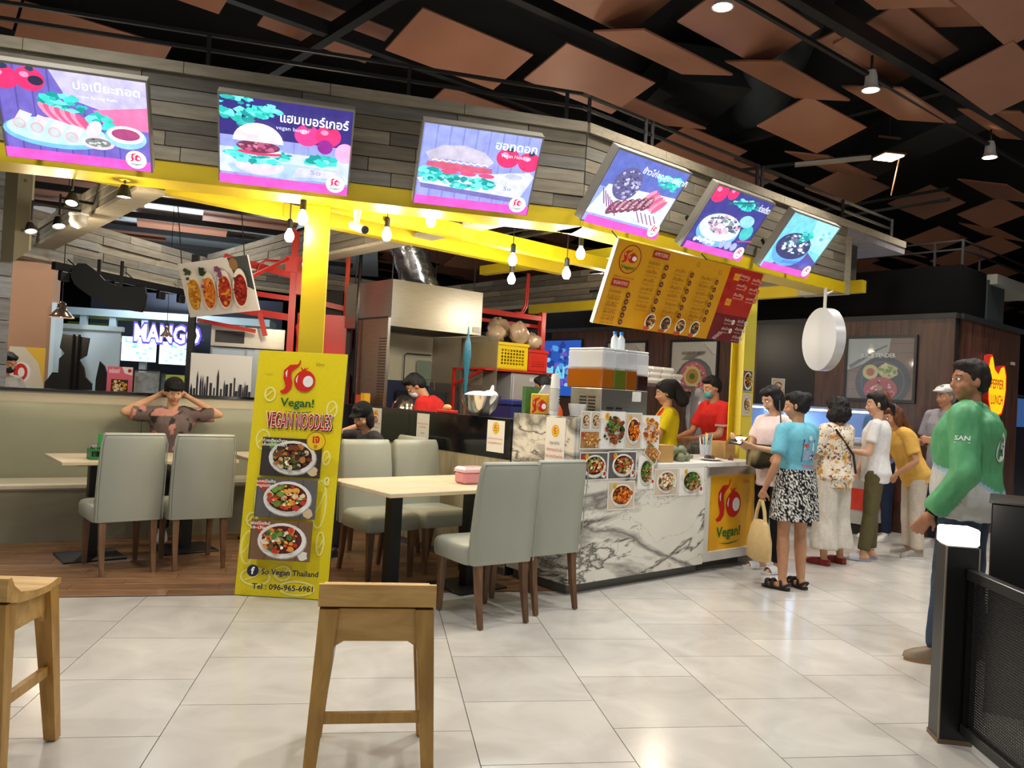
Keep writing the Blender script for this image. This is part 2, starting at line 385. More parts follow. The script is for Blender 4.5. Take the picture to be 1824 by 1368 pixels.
# wooden deck of the seating corner
def wood_material(name, c0, c1, rough=.4, st=(1.2, 14, 14)):
    m = bpy.data.materials.new(name); m.use_nodes = True; nt = m.node_tree; p = nt.nodes['Principled BSDF']; L = nt.links.new
    tc = nt.nodes.new('ShaderNodeTexCoord'); oi = nt.nodes.new('ShaderNodeObjectInfo'); mp = nt.nodes.new('ShaderNodeMapping'); mp.inputs['Scale'].default_value = st
    sc_ = nt.nodes.new('ShaderNodeVectorMath'); sc_.operation = 'SCALE'; sc_.inputs['Scale'].default_value = 3.7
    ad = nt.nodes.new('ShaderNodeVectorMath'); ad.operation = 'ADD'; cb = nt.nodes.new('ShaderNodeCombineXYZ'); L(oi.outputs['Random'], cb.inputs[0]); L(oi.outputs['Random'], cb.inputs[2])
    L(cb.outputs[0], sc_.inputs[0]); L(tc.outputs['Object'], ad.inputs[0]); L(sc_.outputs[0], ad.inputs[1]); L(ad.outputs[0], mp.inputs[0])
    n = nt.nodes.new('ShaderNodeTexNoise'); n.inputs['Scale'].default_value = 2.2; n.inputs['Detail'].default_value = 7; n.inputs['Distortion'].default_value = .6; L(mp.outputs[0], n.inputs['Vector'])
    r = nt.nodes.new('ShaderNodeValToRGB'); r.color_ramp.elements[0].position = .32; r.color_ramp.elements[1].position = .7
    r.color_ramp.elements[0].color = srgb(*c0); r.color_ramp.elements[1].color = srgb(*c1); L(n.outputs[0], r.inputs[0])
    h = nt.nodes.new('ShaderNodeHueSaturation'); mr = nt.nodes.new('ShaderNodeMapRange'); mr.inputs[3].default_value = .85; mr.inputs[4].default_value = 1.12
    L(oi.outputs['Random'], mr.inputs[0]); L(mr.outputs[0], h.inputs['Value']); L(r.outputs[0], h.inputs['Color']); L(h.outputs[0], p.inputs['Base Color'])
    b = nt.nodes.new('ShaderNodeBump'); b.inputs['Strength'].default_value = .12; b.inputs['Distance'].default_value = .004; L(n.outputs[0], b.inputs['Height']); L(b.outputs[0], p.inputs['Normal'])
    p.inputs['Roughness'].default_value = rough; MATS[name] = m; return m
DECK = wood_material('brown vinyl plank', (104, 74, 50), (146, 108, 76), .38)
deck = struct(MB().prism([(-5.2, edge_y(-5.2)), (1.3, edge_y(1.3)), (-1.2, 9.6), (-5.2, 9.6)], -.003, .002).build('floor_deck', mat('plank joint', (60, 42, 30), .7)), 'brown wooden plank floor of the seating corner')
pm = MB().box(-.449, .449, -.0735, .0735, 0, .004, .0015).mesh('plank', DECK)
for k in range(17):
    for j in range(-6, 8):
        u = (j+.5*(k % 3)*.66)*.9; c = F0+E1*u+N1*(.075+.15*k)
        q = c+E1*.45-M0; q2 = c-E1*.45-M0
        if q.dot(E2) > .12 and q2.dot(E2) > -.05: continue
        if q.dot(E2) > .25: c = c-E1*(q.dot(E2)-.12)/max(E1.dot(E2), .1); 
        if c.x < -4.6: continue
        o = bpy.data.objects.new('plank', pm); C.objects.link(o); o.location = (c.x, c.y, .002+.0005*(j % 2)); o.rotation_euler = (0, 0, A1); o.parent = deck

# ================================================================== ceiling
BLACK = mat('matte black paint', (14, 14, 16), .6, var=.2, scale=2)
SOOT = mat('dark void paint', (9, 10, 12), .8)
ce = struct(MB().box(-16, 26, -9, 30, 5.6, 5.8).build('ceiling', SOOT), 'black painted ceiling void above the hanging copper panels')
COPPER = mat('copper brown panel', (152, 105, 83), .38, metal=.1, var=.07, scale=3)
ap = math.radians(30.5)
pmesh = MB().box(-.6, .6, -.3, .3, -.01, .01, .003).mesh('ceiling_panel', COPPER)
def panel(x, y, z, tilt, sx=1., sy=1.):
    o = bpy.data.objects.new('ceiling_panel', pmesh); C.objects.link(o); o.location = (x, y, z)
    o.rotation_euler = (Matrix.Rotation(ap, 3, 'Z') @ Matrix.Rotation(math.radians(tilt), 3, 'X')).to_euler(); o.scale = (sx, sy, 1); o.parent = ce
seen = [(.547, 6.996, 4.386, -16.5), (1.835, 7.362, 4.42, -16.5), (2.282, 6.568, 4.41, 16.5), (-.72, 8.13, 4.95, -16.5), (2.886, 6.198, 4.57, -16.5), (4.41, 6.436, 4.68, -16.5),
        (5.441, 6.404, 4.48, -16.5), (3.584, 6.822, 4.42, 16.5), (4.379, 7.765, 4.39, -16.5), (4.83, 6.967, 4.39, 16.5), (6.082, 9.804, 4.405, -16.5), (7.602, 10.235, 4.44, -16.5), (7.894, 9.236, 4.39, 16.5),
        (8.98, 10.592, 4.49, -16.5), (9.464, 12.465, 4.49, -16.5), (10.509, 12.415, 4.41, -16.5), (1.579, 6.108, 4.65, -16.5), (4.731, 5.4, 4.64, -16.5), (6.371, 7.348, 4.48, 16.5), (5.35, 9.0, 4.42, 16.5), (9.8, 11.58, 4.47, 16.5), (12.54, 14.71, 4.44, -16.5)]
for q in seen: panel(*q)
panel(4.1, 6.05, 4.85, -10, 1, .35); panel(4.15, 6.62, 4.62, -8, 1, .3); panel(4.3, 5.75, 4.75, 16.5)
cs = [(x*math.cos(ap)+y*math.sin(ap), -x*math.sin(ap)+y*math.cos(ap)) for x, y, *_ in seen]
for i in range(-9, 17):
    for j in range(-4, 16):
        s_ = 5.31+1.24*i; t_ = 5.41+.92*j+.3*(i % 3)
        if min(abs(s_-a)*.75+abs(t_-b) for a, b in cs) < 1.15: continue
        x = s_*math.cos(ap)-t_*math.sin(ap); y = s_*math.sin(ap)+t_*math.cos(ap)
        lat = x*rv.x+y*rv.y; dep = x*fv.x+y*fv.y
        if dep < 1.5 or abs(lat)/dep > 1.05 or dep > 22: continue
        if (i*7+j*3) % 5 == 0: continue
        if x < .2 and dep < 9 and (i+j) % 2: continue
        panel(x, y, 4.4+.06*((i*5+j) % 3), 16.5 if (i+j) % 2 else -16.5)
# black steel beams, tracks
def ebar(p, q, wx, wz, name, m, par=None):
    p = Vector(p); q = Vector(q); o = MB().bar(p-p, q-p, wx, wz).build(name, m, par, loc=p); return o
for p, q in (((1.2, 4.62, 4.5), (12.5, 10.55, 4.5)), ((-1.6, 7.1, 4.72), (9.5, 13.6, 4.72)), ((-4.2, 3.4, 4.6), (2.0, 7.1, 4.72)), ((4.2, 3.2, 4.5), (13, 8.2, 4.5)), ((-6, 9.5, 4.75), (4, 15.5, 4.75)), ((-7.5, 6.5, 4.7), (0, 11.2, 4.75)), ((-9, 11, 4.75), (2, 17.8, 4.75)), ((2.4, 9.4, 4.62), (1.1, 11.7, 4.62)), ((.2, 6.3, 4.7), (-2.2, 10.2, 4.7)), ((5.6, 7.1, 4.75), (4.1, 9.7, 4.75))):
    ebar(p, q, .09, .13, 'beam', BLACK, ce)
def track(p, q, i): return ebar(p, q, .035, .03, 'light_track', BLACK, ce)
track((.8, 4.5, 4.33), (8.2, 8.6, 4.33), 0); track((5.05, 9.35, 3.72), (6.5, 8.35, 3.95), 1); track((5.6, 9.9, 4.05), (6.9, 8.9, 4.25), 2); track((4.1, 8.9, 4.2), (5.3, 8.2, 4.3), 3)
ebar((4.62, 8.55, 4.22), (5.35, 8.2, 4.28), .1, .03, 'track_tray', mat('aluminium tray', (190, 186, 178), .4, .6), ce)
GREYMAT = mat('galvanised duct', (70, 78, 82), .5, .5, var=.15, scale=3)
duct = MB(); duct.cyl((3.1, 5.4, 5.15), (4.6, 9.6, 5.15), .33, n=20); duct.cyl((-2.2, 6.0, 5.2), (-.6, 6.6, 5.0), .28, n=18); duct.build('air_duct', GREYMAT, ce, smooth=True)
MB().box(2.9, 3.9, 8.2, 11.5, 4.9, 5.3).box(6.4, 7.0, 7.4, 11.2, 4.85, 5.25).build('air_duct', mat('charcoal duct', (34, 38, 40), .6, .2), ce)
# far walls of the hall
DARKW = mat('dark hall wall', (26, 27, 31), .7, var=.3, scale=.6)
struct(MB().box(-16, 26, 29.8, 30, 0, 5.6).build('wall_back', DARKW)); struct(MB().box(25.8, 26, -9, 30, 0, 5.6).build('wall_right', DARKW)); struct(MB().box(-16, -15.8, -9, 30, 0, 5.6).build('wall_left', DARKW))

# ================================================================== board-clad canopy over the stall
BOARD = vcol_mat('weathered board', .62, var=.22, scale=3.5, per_obj=.12, bump=.25, stretch=(1.2, 10, 10))
BCOL = [(122, 115, 100), (134, 127, 112), (108, 103, 92), (142, 133, 114), (118, 110, 93), (128, 125, 116), (148, 140, 122)]
def boards(parent, P, E, N, length, z0, z1, rows, seed, thick=.02, z_low=None, lmin=.5, lmax=1.3):
    """rows of boards on the face through P along E, proud towards -N"""
    r = random.Random(seed); h = (z1-z0)/rows; ang = math.atan2(E.y, E.x)
    for k in range(rows):
        x = 0
        while x < length-.02:
            L = min(r.uniform(lmin, lmax), length-x)
            if length-x-L < .2: L = length-x
            d = thick+r.uniform(-.006, .006); mb = MB(); mb.color(*r.choice(BCOL))
            mb.box(-L/2+.002, L/2-.002, -d, 0, -h/2+.0025, h/2-.0025, .002)
            o = mb.build('board', BOARD, parent); c = P+E*(x+L/2)+Vector((0, 0, z0+h*(k+.5))); o.location = c; o.rotation_euler = (0, 0, ang); x += L
YEL = mat('yellow painted steel', (214, 186, 22), .42, var=.04, scale=4)
can = struct(thing('trim_1', None, None)); can['label'] = 'grey board-clad canopy fascia with yellow beam over the stall'
FZ0, FZ1 = 2.6, 3.34
J1 = F0+E1*(-3.2); L1 = (BEND-J1).dot(E1); L2 = 3.82
core = MB()
def slab(mb, P, E, N, L, y0, y1, z0, z1):
    a = P+N*y0; b = P+E*L+N*y0; c = P+E*L+N*y1; d = P+N*y1
    mb.add([(p.x, p.y, z) for z in (z0, z1) for p in (a, b, c, d)], [(3, 2, 1, 0), (4, 5, 6, 7), (0, 1, 5, 4), (1, 2, 6, 5), (2, 3, 7, 6), (3, 0, 4, 7)]); return mb
slab(core, J1, E1, N1, L1, .0, .16, 2.7, 3.3); slab(core, BEND, E2, N2, L2, .0, .16, 2.7, 3.3)
core.build('core', mat('joint grey', (70, 66, 58), .8), can)
boards(can, J1, E1, N1, L1, 2.72, 3.27, 6, 1); boards(can, BEND, E2, N2, L2, 2.72, 3.27, 6, 2)
CAPM = mat('pale coping board', (168, 158, 136), .6, var=.15, scale=5, stretch=(1, 8, 8))
nb = int(L1/.8); 
for k in range(nb): slab(MB(), J1+E1*(L1*k/nb), E1, N1, L1/nb-.004, -.045, .3, 3.27, 3.34).build('coping', CAPM, can)
for k in range(6): slab(MB(), BEND+E2*(5.15*k/6), E2, N2, 5.15/6-.004, -.045, .3 if k < 5 else .9, 3.27, 3.34).build('coping', CAPM, can)
slab(MB(), BEND+E2*3.82, E2, N2, 1.33, -.03, 1.6, 3.2, 3.268).build('soffit', mat('lilac grey soffit board', (150, 145, 150), .6, var=.12, scale=4, stretch=(1, 9, 1)), can)
MB().prism([tuple(p.xy) for p in (BEND+E2*3.82, BEND+E2*3.98, BEND+E2*3.98+N2*.5, BEND+E2*3.82+N2*.5)], 2.6, 3.2).build('end_board', CAPM, can)
slab(MB(), J1, E1, N1, L1+.02, -.01, .26, FZ0, 2.718).build('yellow_beam', YEL, can)
slab(MB(), BEND+E2*-.01, E2, N2, L2+.05, -.01, .26, FZ0, 2.718).build('yellow_beam', YEL, can)
# thin service railing on top of the canopy
RAIL = mat('charcoal rail steel', (38, 38, 40), .5, .3)
rl = thing('service_railing', 'thin charcoal steel railing running along the top of the board canopy', 'railing', (J1.x, J1.y, 3.34))
def rel(p, o): return Vector(p)-o.location
rb = BEND+N1*.12; ra = J1+N1*.12; rc = BEND+E2*5.1+N2*.12
for z in (3.5, 3.6):
    MB().bar(rel((ra.x, ra.y, z), rl), rel((rb.x, rb.y, z), rl), .022, .022).build('rail', RAIL, rl); MB().bar(rel((rb.x, rb.y, z), rl), rel((rc.x, rc.y, z), rl), .022, .022).build('rail', RAIL, rl)
for P_, E_, ds in ((ra, E1, (.1, 1.4, 2.8, 4.1, 5.25)), (rb, E2, (.08, .72, .8, 2.3, 2.38, 3.9, 5.05))):
    for d in ds:
        p = P_+E_*d; MB().cbox(rel((p.x, p.y, 3.475), rl), (.024, .024, .27)).build('post', RAIL, rl)

# yellow columns
def column(name, loc, rz, sx, sy, z0, z1, label):
    t = thing(name, label, 'column', loc, rz); MB().box(-sx/2, sx/2, -sy/2, sy/2, z0, z1, .006).build('shaft', YEL, t)
    MB().box(-sx/2-.02, sx/2+.02, -sy/2-.02, sy/2+.02, z0, z0+.012).build('base_plate', YEL, t); return t
cf = F0+E1*.345+N1*.30
column('yellow_column', (cf.x, cf.y, 0), A1, .17, .15, .008, 2.6, 'yellow square column behind the leaning noodle sign')
# rear column by the counter: H section, with tapered bracket under the beam
YEL2 = mat('pale yellow painted steel', (222, 204, 72), .42)
hc = thing('steel_column', 'yellow H-section steel column rising from the counter end', 'column', S(2.43, .3, 0), A2)
MB().box(-.09, .09, -.07, -.058, 0, 2.6).build('flange', YEL2, hc); MB().box(-.09, .09, .058, .07, 0, 2.6).build('flange', YEL, hc); MB().box(-.006, .006, -.058, .058, 0, 2.6).build('web', YEL2, hc)
MB().prism([(-.09, 2.0), (-.09, 2.6), (-.75, 2.6)], -.02, .02, 'y').build('bracket', YEL, hc)
MB().box(-.12, .12, -.1, .1, 2.585, 2.6).build('cap_plate', YEL, hc)

# inner dropped bulkheads
def bulkhead(n, P, E, N, L, th, z0, z1, rows, seed, label, edge=True):
    t = struct(thing('trim_%d' % n, None, None)); t['label'] = label
    slab(MB(), P, E, N, L, 0, th, z0+.03, z1).build('core', mat('joint grey', (70, 66, 58)), t); boards(t, P, E, N, L, z0+.03, z1, rows, seed)
    slab(MB(), P, E, N, L, -.035, th, z0, z0+.03).build('edge_strip', CAPM, t); return t
# over the kitchen side wall (runs back along N2, seen face turns to -E2)
PB = S(-.17, 7.0); bulkhead(2, PB, -N2, E2, 6.5, .16, 2.69, 3.05, 4, 11, 'grey board bulkhead over the kitchen side wall')
PL = Vector((-3.9, 8.0, 0)); QL = S(-.17, 7.0); EL = (QL-PL).normalized(); NL = Vector((-EL.y, EL.x, 0))
bulkhead(3, PL+EL*.45, EL, NL, (QL-PL).length-.45, .16, 2.5, 3.0, 5, 12, 'grey board bulkhead hanging beyond the bench')
P3 = S(-2.47, 5.2); bulkhead(4, P3, -N2, E2, 3.55, .14, 2.58, 2.82, 3, 13, 'grey board bulkhead crossing above the bench seating')
PK = S(4.36, 8.0); bulkhead(5, PK, -N2, E2, 7.7, .16, 2.78, 3.26, 5, 14, 'grey board bulkhead along the far side of the kitchen')
bulkhead(6, S(-.01, 7.05), E2, N2, 4.4, .16, 2.69, 3.05, 4, 15, 'grey board bulkhead at the back of the kitchen')
# yellow cross beams inside
def ybeam(p, q, w=.1, h=.13):
    p = Vector(p); q = Vector(q); MB().bar(p-p, q-p, w, h).build('yellow_cross_beam', YEL, can, loc=p)
ybeam(S(-1.4, 1.2, 2.655), S(1.75, 1.3, 2.655), .1, .11); ybeam(S(-2.9, 1.87, 2.69), S(1.7, 2.0, 2.69), .1, .11); ybeam(S(4.3, .1, 2.72), S(4.3, 5.4, 2.72)); ybeam(S(1.75, .3, 2.8), S(1.75, 3.4, 2.8), .1, .1)
# ================================================================== marble counter and kitchen side wall
def marble_material():
    m = bpy.data.materials.new('white veined marble'); m.use_nodes = True; nt = m.node_tree; p = nt.nodes['Principled BSDF']; L = nt.links.new
    tc = nt.nodes.new('ShaderNodeTexCoord'); mp = nt.nodes.new('ShaderNodeMapping'); mp.inputs['Rotation'].default_value = (0, math.radians(38), 0); mp.inputs['Scale'].default_value = (.8, .8, 1.5); L(tc.outputs['Object'], mp.inputs[0])
    def vein(scale, width, dist, off):
        n = nt.nodes.new('ShaderNodeTexNoise'); n.inputs['Scale'].default_value = scale; n.inputs['Detail'].default_value = 7; n.inputs['Roughness'].default_value = .55; n.inputs['Distortion'].default_value = dist
        o = nt.nodes.new('ShaderNodeVectorMath'); o.operation = 'ADD'; o.inputs[1].default_value = off; L(mp.outputs[0], o.inputs[0]); L(o.outputs[0], n.inputs['Vector'])
        a = nt.nodes.new('ShaderNodeMath'); a.operation = 'SUBTRACT'; a.inputs[1].default_value = .5; L(n.outputs[0], a.inputs[0])
        b = nt.nodes.new('ShaderNodeMath'); b.operation = 'ABSOLUTE'; L(a.outputs[0], b.inputs[0])
        r = nt.nodes.new('ShaderNodeMapRange'); r.inputs[1].default_value = 0; r.inputs[2].default_value = width; r.inputs[3].default_value = 1; r.inputs[4].default_value = 0; L(b.outputs[0], r.inputs[0]); return r
    v1 = vein(.85, .02, 1.1, (1.3, 0, 4.1)); v2 = vein(1.7, .006, 1.2, (5.2, 2, 0)); v3 = vein(.55, .045, .9, (9.4, 3, 1.7))
    m2 = nt.nodes.new('ShaderNodeMath'); m2.operation = 'MULTIPLY'; m2.inputs[1].default_value = .6; L(v2.outputs[0], m2.inputs[0])
    m3 = nt.nodes.new('ShaderNodeMath'); m3.operation = 'MULTIPLY'; m3.inputs[1].default_value = .85; L(v3.outputs[0], m3.inputs[0])
    mx = nt.nodes.new('ShaderNodeMath'); mx.operation = 'MAXIMUM'; L(v1.outputs[0], mx.inputs[0]); L(m2.outputs[0], mx.inputs[1])
    mx2 = nt.nodes.new('ShaderNodeMath'); mx2.operation = 'MAXIMUM'; L(mx.outputs[0], mx2.inputs[0]); L(m3.outputs[0], mx2.inputs[1])
    c = nt.nodes.new('ShaderNodeMix'); c.data_type = 'RGBA'; c.inputs['A'].default_value = srgb(222, 219, 208); c.inputs['B'].default_value = srgb(82, 78, 73); L(mx2.outputs[0], c.inputs['Factor']); L(c.outputs['Result'], p.inputs['Base Color'])
    p.inputs['Roughness'].default_value = .22; return m
MARBLE = marble_material()
GREYK = mat('grey kick plate', (104, 102, 98), .5, .2)
WHITE = mat('white laminate', (222, 220, 214), .35)
STEEL = mat('brushed stainless steel', (176, 172, 162), .3, .9, var=.1, scale=6, stretch=(1, 1, 30), bump=.03)
ct = thing('service_counter', 'white veined marble service counter with yellow logo panel', 'counter', M0, A2)
SR = .89   # end of the raised poster front
MB().box(.03, 1.52, .05, .62, 0, .075).build('kick_plate', GREYK, ct); MB().box(1.5, 2.26, .14, .62, 0, .1).build('kick_plate', GREYK, ct)
MB().box(0, 1.52, -.015, .015, .075, .865, .002).build('marble_front', MARBLE, ct)
MB().box(0, SR, -.012, .02, .867, 1.255, .002).build('marble_upstand', MARBLE, ct)
MB().box(-.015, .012, .0, .66, .075, 1.24, .002).build('marble_side', MARBLE, ct)
MB().box(.012, 2.3, .02, .62, .08, .865).build('carcass', mat('counter carcass', (150, 148, 142), .6), ct)
fr = MB()
fr.box(1.52, 1.575, -.02, .02, .09, .865).box(2.26, 2.315, -.02, .62, .0, .865).box(1.575, 2.26, -.02, .02, .09, .165).box(1.575, 2.26, -.02, .02, .80, .865)
fr.build('panel_frame', mat('off white frame', (205, 202, 192), .45), ct)
MB().box(1.575, 2.26, .006, .0185, .165, .80).build('yellow_panel', mat('yellow sign panel', (228, 166, 8), .4), ct)
a = Art(); cx = 1.9
chili_logo(a, cx, .755, .56, (196, 30, 24), (22, 100, 40), (235, 232, 226)); a.text('โซวีแกน', 2.08, .72, .025, (196, 60, 20), 'l', .10)
a.build('logo_print', PRINT, ct, (0, .005, 0))
MB().box(SR, 1.52, -.012, .66, .867, .905, .004).build('worktop', WHITE, ct); MB().box(1.522, 2.32, -.03, .66, .867, .905, .004).build('worktop', WHITE, ct); MB().box(1.522, 2.322, -.036, -.024, .80, .866).build('worktop_edge', STEEL, ct)
MB().box(.012, SR, .02, .64, .865, .9).build('worktop', WHITE, ct)
# side wall of the kitchen: wood below, black glass band above
sw = struct(MB().box(-.02, .07, .66, 3.45, 0, 1.19).build('wall_side', mat('wall core', (40, 40, 42)), loc=M0, rotz=A2), 'low kitchen side wall, pale wood below a black glass band')
PALE = wood_material('pale oak laminate', (150, 140, 112), (184, 173, 142), .45, (8, 8, 1.2))
for k in range(4):
    t0 = .664+.696*k; MB().box(-.035, -.02, t0, t0+.692, .06, .88, .001).build('panel', PALE, sw)
BGL = mat('black glossy glass', (12, 13, 16), .12, spec=.6)
for k in range(2):
    t0 = .664+1.394*k; MB().box(-.04, -.02, t0, t0+1.39, .884, 1.19).build('panel', BGL, sw)
MB().box(-.03, -.02, .664, 3.45, .0, .06).build('skirting', GREYK, sw)
# notices taped on the band and on the marble side
def notice(t, z, w, h, logo, lines, label, base=-.0425):
    n = thing('paper_notice', label, 'notice', S(base, t, z), A2-PI/2)
    MB().box(-w/2, w/2, 0, .001, 0, h).build('sheet', mat('white paper', (226, 224, 218), .6), n); a = Art()
    if logo: round_logo(a, 0, h*.76, w*.19)
    for k, (y, ww, txt, col) in enumerate(lines): a.text(txt, 0, y*h, h*.055, col, 'c', ww*w)
    a.build('print', PRINT, n, (0, 0, 0))
RD = (190, 60, 30); DK = (60, 55, 50)
ln = [(.40, .86, 'กรุณาสั่งอาหารที่เคาน์เตอร์', RD), (.26, .8, 'ขอบคุณที่ใช้บริการค่ะ', RD)]
notice(2.62, .93, .2, .25, True, ln, 'white taped notice with round logo on the black band, nearest the noodle sign')
notice(1.83, .92, .19, .25, False, [(.62, .85, 'ที่นั่งสำหรับลูกค้าของทางร้าน', RD), (.5, .6, 'เท่านั้นค่ะ', RD), (.3, .3, 'ขอบคุณค่ะ', DK)], 'white taped notice without logo on the black band')
notice(.83, .925, .21, .245, True, ln, 'white taped notice with round logo on the black band beside the marble')
notice(.19, .83, .2, .40, True, [(.52, .5, 'กรุณาเข้าคิว', DK), (.40, .8, 'สั่งอาหารและชำระเงิน', RD), (.28, .9, 'ที่เคาน์เตอร์ด้านหน้าค่ะ', RD), (.1, .4, 'ขอบคุณค่ะ', DK)], 'tall white notice with round logo taped on the marble side', base=-.0185)
# dish photographs on the marble front
def photo(s0, z0, w, h, kind, seed, label, logo=True, ang=0., border=.008, base=-.018):
    n = thing('dish_photo', label, 'photo', S(s0, base-(.004 if ang else 0), z0), rot=(0, 0, A2))
    if ang: n.rotation_euler = (Matrix.Rotation(A2, 3, 'Z') @ Matrix.Rotation(ang, 3, 'Y')).to_euler()
    MB().box(0, w, 0, .001, 0, h).build('sheet', mat('glossy photo paper', (232, 230, 224), .25), n); a = Art()
    food(a, border, border, w-border, h-border, kind, seed)
    if logo: round_logo(a, w*.14, h*.86, min(w, h)*.09)
    a.build('print', PRINT, n)
photo(.02, 1.155, .10, .135, 'soup', 1, 'small dish photo of stuffed bowls, upper corner of the marble front', False)
photo(.12, 1.155, .10, .135, 'soup', 2, 'small dish photo of dumplings beside the stuffed bowls photo', False)
photo(.02, 1.02, .20, .133, 'roll', 3, 'dish photo of spring rolls below the two small bowl photos', False)
photo(.223, 1.02, .262, .275, 'stir', 4, 'dish photo of dark leafy stir fry in the top row of photos')
photo(.488, 1.02, .185, .27, 'nugget', 5, 'dish photo of orange fried nuggets in a white dish')
photo(.676, 1.02, .208, .255, 'fried', 6, 'dish photo of golden fried strips at the end of the top row')
photo(.03, .80, .29, .20, 'set', 7, 'dish photo of noodle bowl with red sauce cup')
photo(.322, .80, .31, .205, 'set', 8, 'dish photo of white plate set with dark sauce cup')
photo(.335, .575, .295, .21, 'nugget', 9, 'dish photo of brown satay pieces, lowest on the marble front')
photo(.655, .715, .185, .26, 'leaf', 10, 'dish photo of green leafy salad plate with rounded border', False)
photo(.70, .99, .17, .12, 'tan' if False else 'roll', 11, 'tilted dish photo peeking above the green salad plate', False, .6)
photo(.85, .655, .295, .215, 'soup', 12, 'dish photo of deep white bowl under the cardboard box', False)
photo(1.155, .645, .325, .225, 'leaf', 13, 'dish photo of sausages with lettuce beside the yellow logo panel')

# ================================================================== bench along the back of the seating corner
AB = math.radians(24.06)
bn = thing('banquette_bench', 'long grey-green upholstered banquette bench with cream seat top', 'bench', (-1.152, 7.434, 0), AB)
VIN = mat('grey green vinyl', (146, 148, 128), .42, var=.05, scale=2.5)
VIN2 = mat('dull olive laminate', (136, 132, 112), .5, var=.1, scale=2, stretch=(1, 1, 4))
BL0, BL1 = -3.6, .58
MB().box(BL0, BL1, .03, .55, 0, .42).build('base', VIN2, bn); MB().box(BL0, BL1, 0, .46, .42, .475, .015).build('seat', mat('cream seat vinyl', (196, 190, 172), .4), bn)
for k in range(3):
    x0 = BL0+(BL1-BL0)*k/3; x1 = BL0+(BL1-BL0)*(k+1)/3-.004
    mb = MB(); prof = [(.40, .475), (.385, .52), (.40, .95), (.42, 1.06), (.46, 1.10), (.50, 1.10), (.50, .475)]
    mb.loft([[(x, y, z) for y, z in prof] for x in (x0, x0+.01, x1-.01, x1)]); mb.build('backrest', VIN, bn, smooth=35)
MB().box(BL0, BL1, .505, .60, 0, 1.19).build('back_panel', mat('cream laminate ledge', (196, 188, 166), .45, var=.05, scale=3), bn)
MB().box(BL0, BL1, .48, .62, 1.19, 1.215).build('ledge_edge', BGL, bn)

# ================================================================== upholstered chairs
CHV = mat('pale grey green vinyl', (160, 163, 150), .36, var=.03, scale=3)
LEGW = wood_material('walnut stained leg', (88, 62, 42), (122, 90, 62), .4, (10, 10, 2))
def make_chair(label):
    t = thing('dining_chair', label, 'chair', group='upholstered chairs in the seating corner')
    mb = MB(); rings = []                              # tall back pad, slightly leaning, rounded top
    for z, y, th, w in ((.365, -.185, .075, .425), (.50, -.19, .085, .43), (.75, -.215, .075, .425), (.93, -.24, .06, .415), (.965, -.245, .045, .40), (.975, -.247, .02, .385)):
        b = min(.018, th*.4); x = w/2
        rings.append([(-x+b, y-th/2, z), (x-b, y-th/2, z), (x, y-th/2+b, z), (x, y+th/2-b, z), (x-b, y+th/2, z), (-x+b, y+th/2, z), (-x, y+th/2-b, z), (-x, y-th/2+b, z)])
    mb.loft(rings); bk = mb.build('backrest', CHV, t, smooth=50)
    MB().tube([(-.2125, -.232, .37), (-.2145, -.24, .6), (-.212, -.268, .9), (-.195, -.268, .962), (.195, -.268, .962), (.212, -.268, .9), (.2145, -.24, .6), (.2125, -.232, .37)], .0035, 6).build('seam', CHV, bk)
    mb = MB(); rings = []
    for z, e in ((.355, .0), (.375, .008), (.44, .01), (.462, .0), (.474, -.02), (.478, -.06)):
        x = .212+e; y0 = -.15; y1 = .245+e; b = .025
        rings.append([(-x+b, y0, z), (x-b, y0, z), (x, y0+b, z), (x, y1-b, z), (x-b, y1, z), (-x+b, y1, z), (-x, y1-b, z), (-x, y0+b, z)])
    mb.loft(rings); mb.build('seat', CHV, t, smooth=50)
    for sx in (-1, 1):
        MB().loft([[(sx*.165+dx*k, y+dy*k, z) for dx, dy in ((-1, -1), (1, -1), (1, 1), (-1, 1))] for z, y, k in ((0.006, -.255, .013), (.2, -.215, .018), (.365, -.195, .022))]).build('leg', LEGW, t)
        MB().loft([[(sx*.17+dx*k, y+dy*k, z) for dx, dy in ((-1, -1), (1, -1), (1, 1), (-1, 1))] for z, y, k in ((0.006, .21, .014), (.36, .205, .022))]).build('leg', LEGW, t)
    return t
ch0 = make_chair('grey-green chair at the bench table, beside the green caddy')
def put(o, cx, cy, ang, back=.255):
    f = Vector((-math.sin(ang), math.cos(ang), 0)); p = Vector((cx, cy, 0))+f*back; o.location = p; o.rotation_euler = (0, 0, ang); return o
put(ch0, -1.63, 5.79, math.radians(31))
put(dup(ch0, label='grey-green chair at the bench table, beside the leaning noodle sign'), -1.20, 5.96, math.radians(25))
put(dup(ch0, label='grey-green chair at the pink box table, back to the hall, farther from the marble'), .80, 4.65, math.radians(26))
put(dup(ch0, label='grey-green chair with its back to the hall, next to the marble counter'), 1.185, 4.955, math.radians(28))
put(dup(ch0, label='grey-green chair facing the hall across the pink box table, close behind the noodle sign'), -.085, 6.16, math.radians(29)+PI)
put(dup(ch0, label='grey-green chair facing the hall across the pink box table, close to the kitchen wall'), .305, 6.40, math.radians(31)+PI)

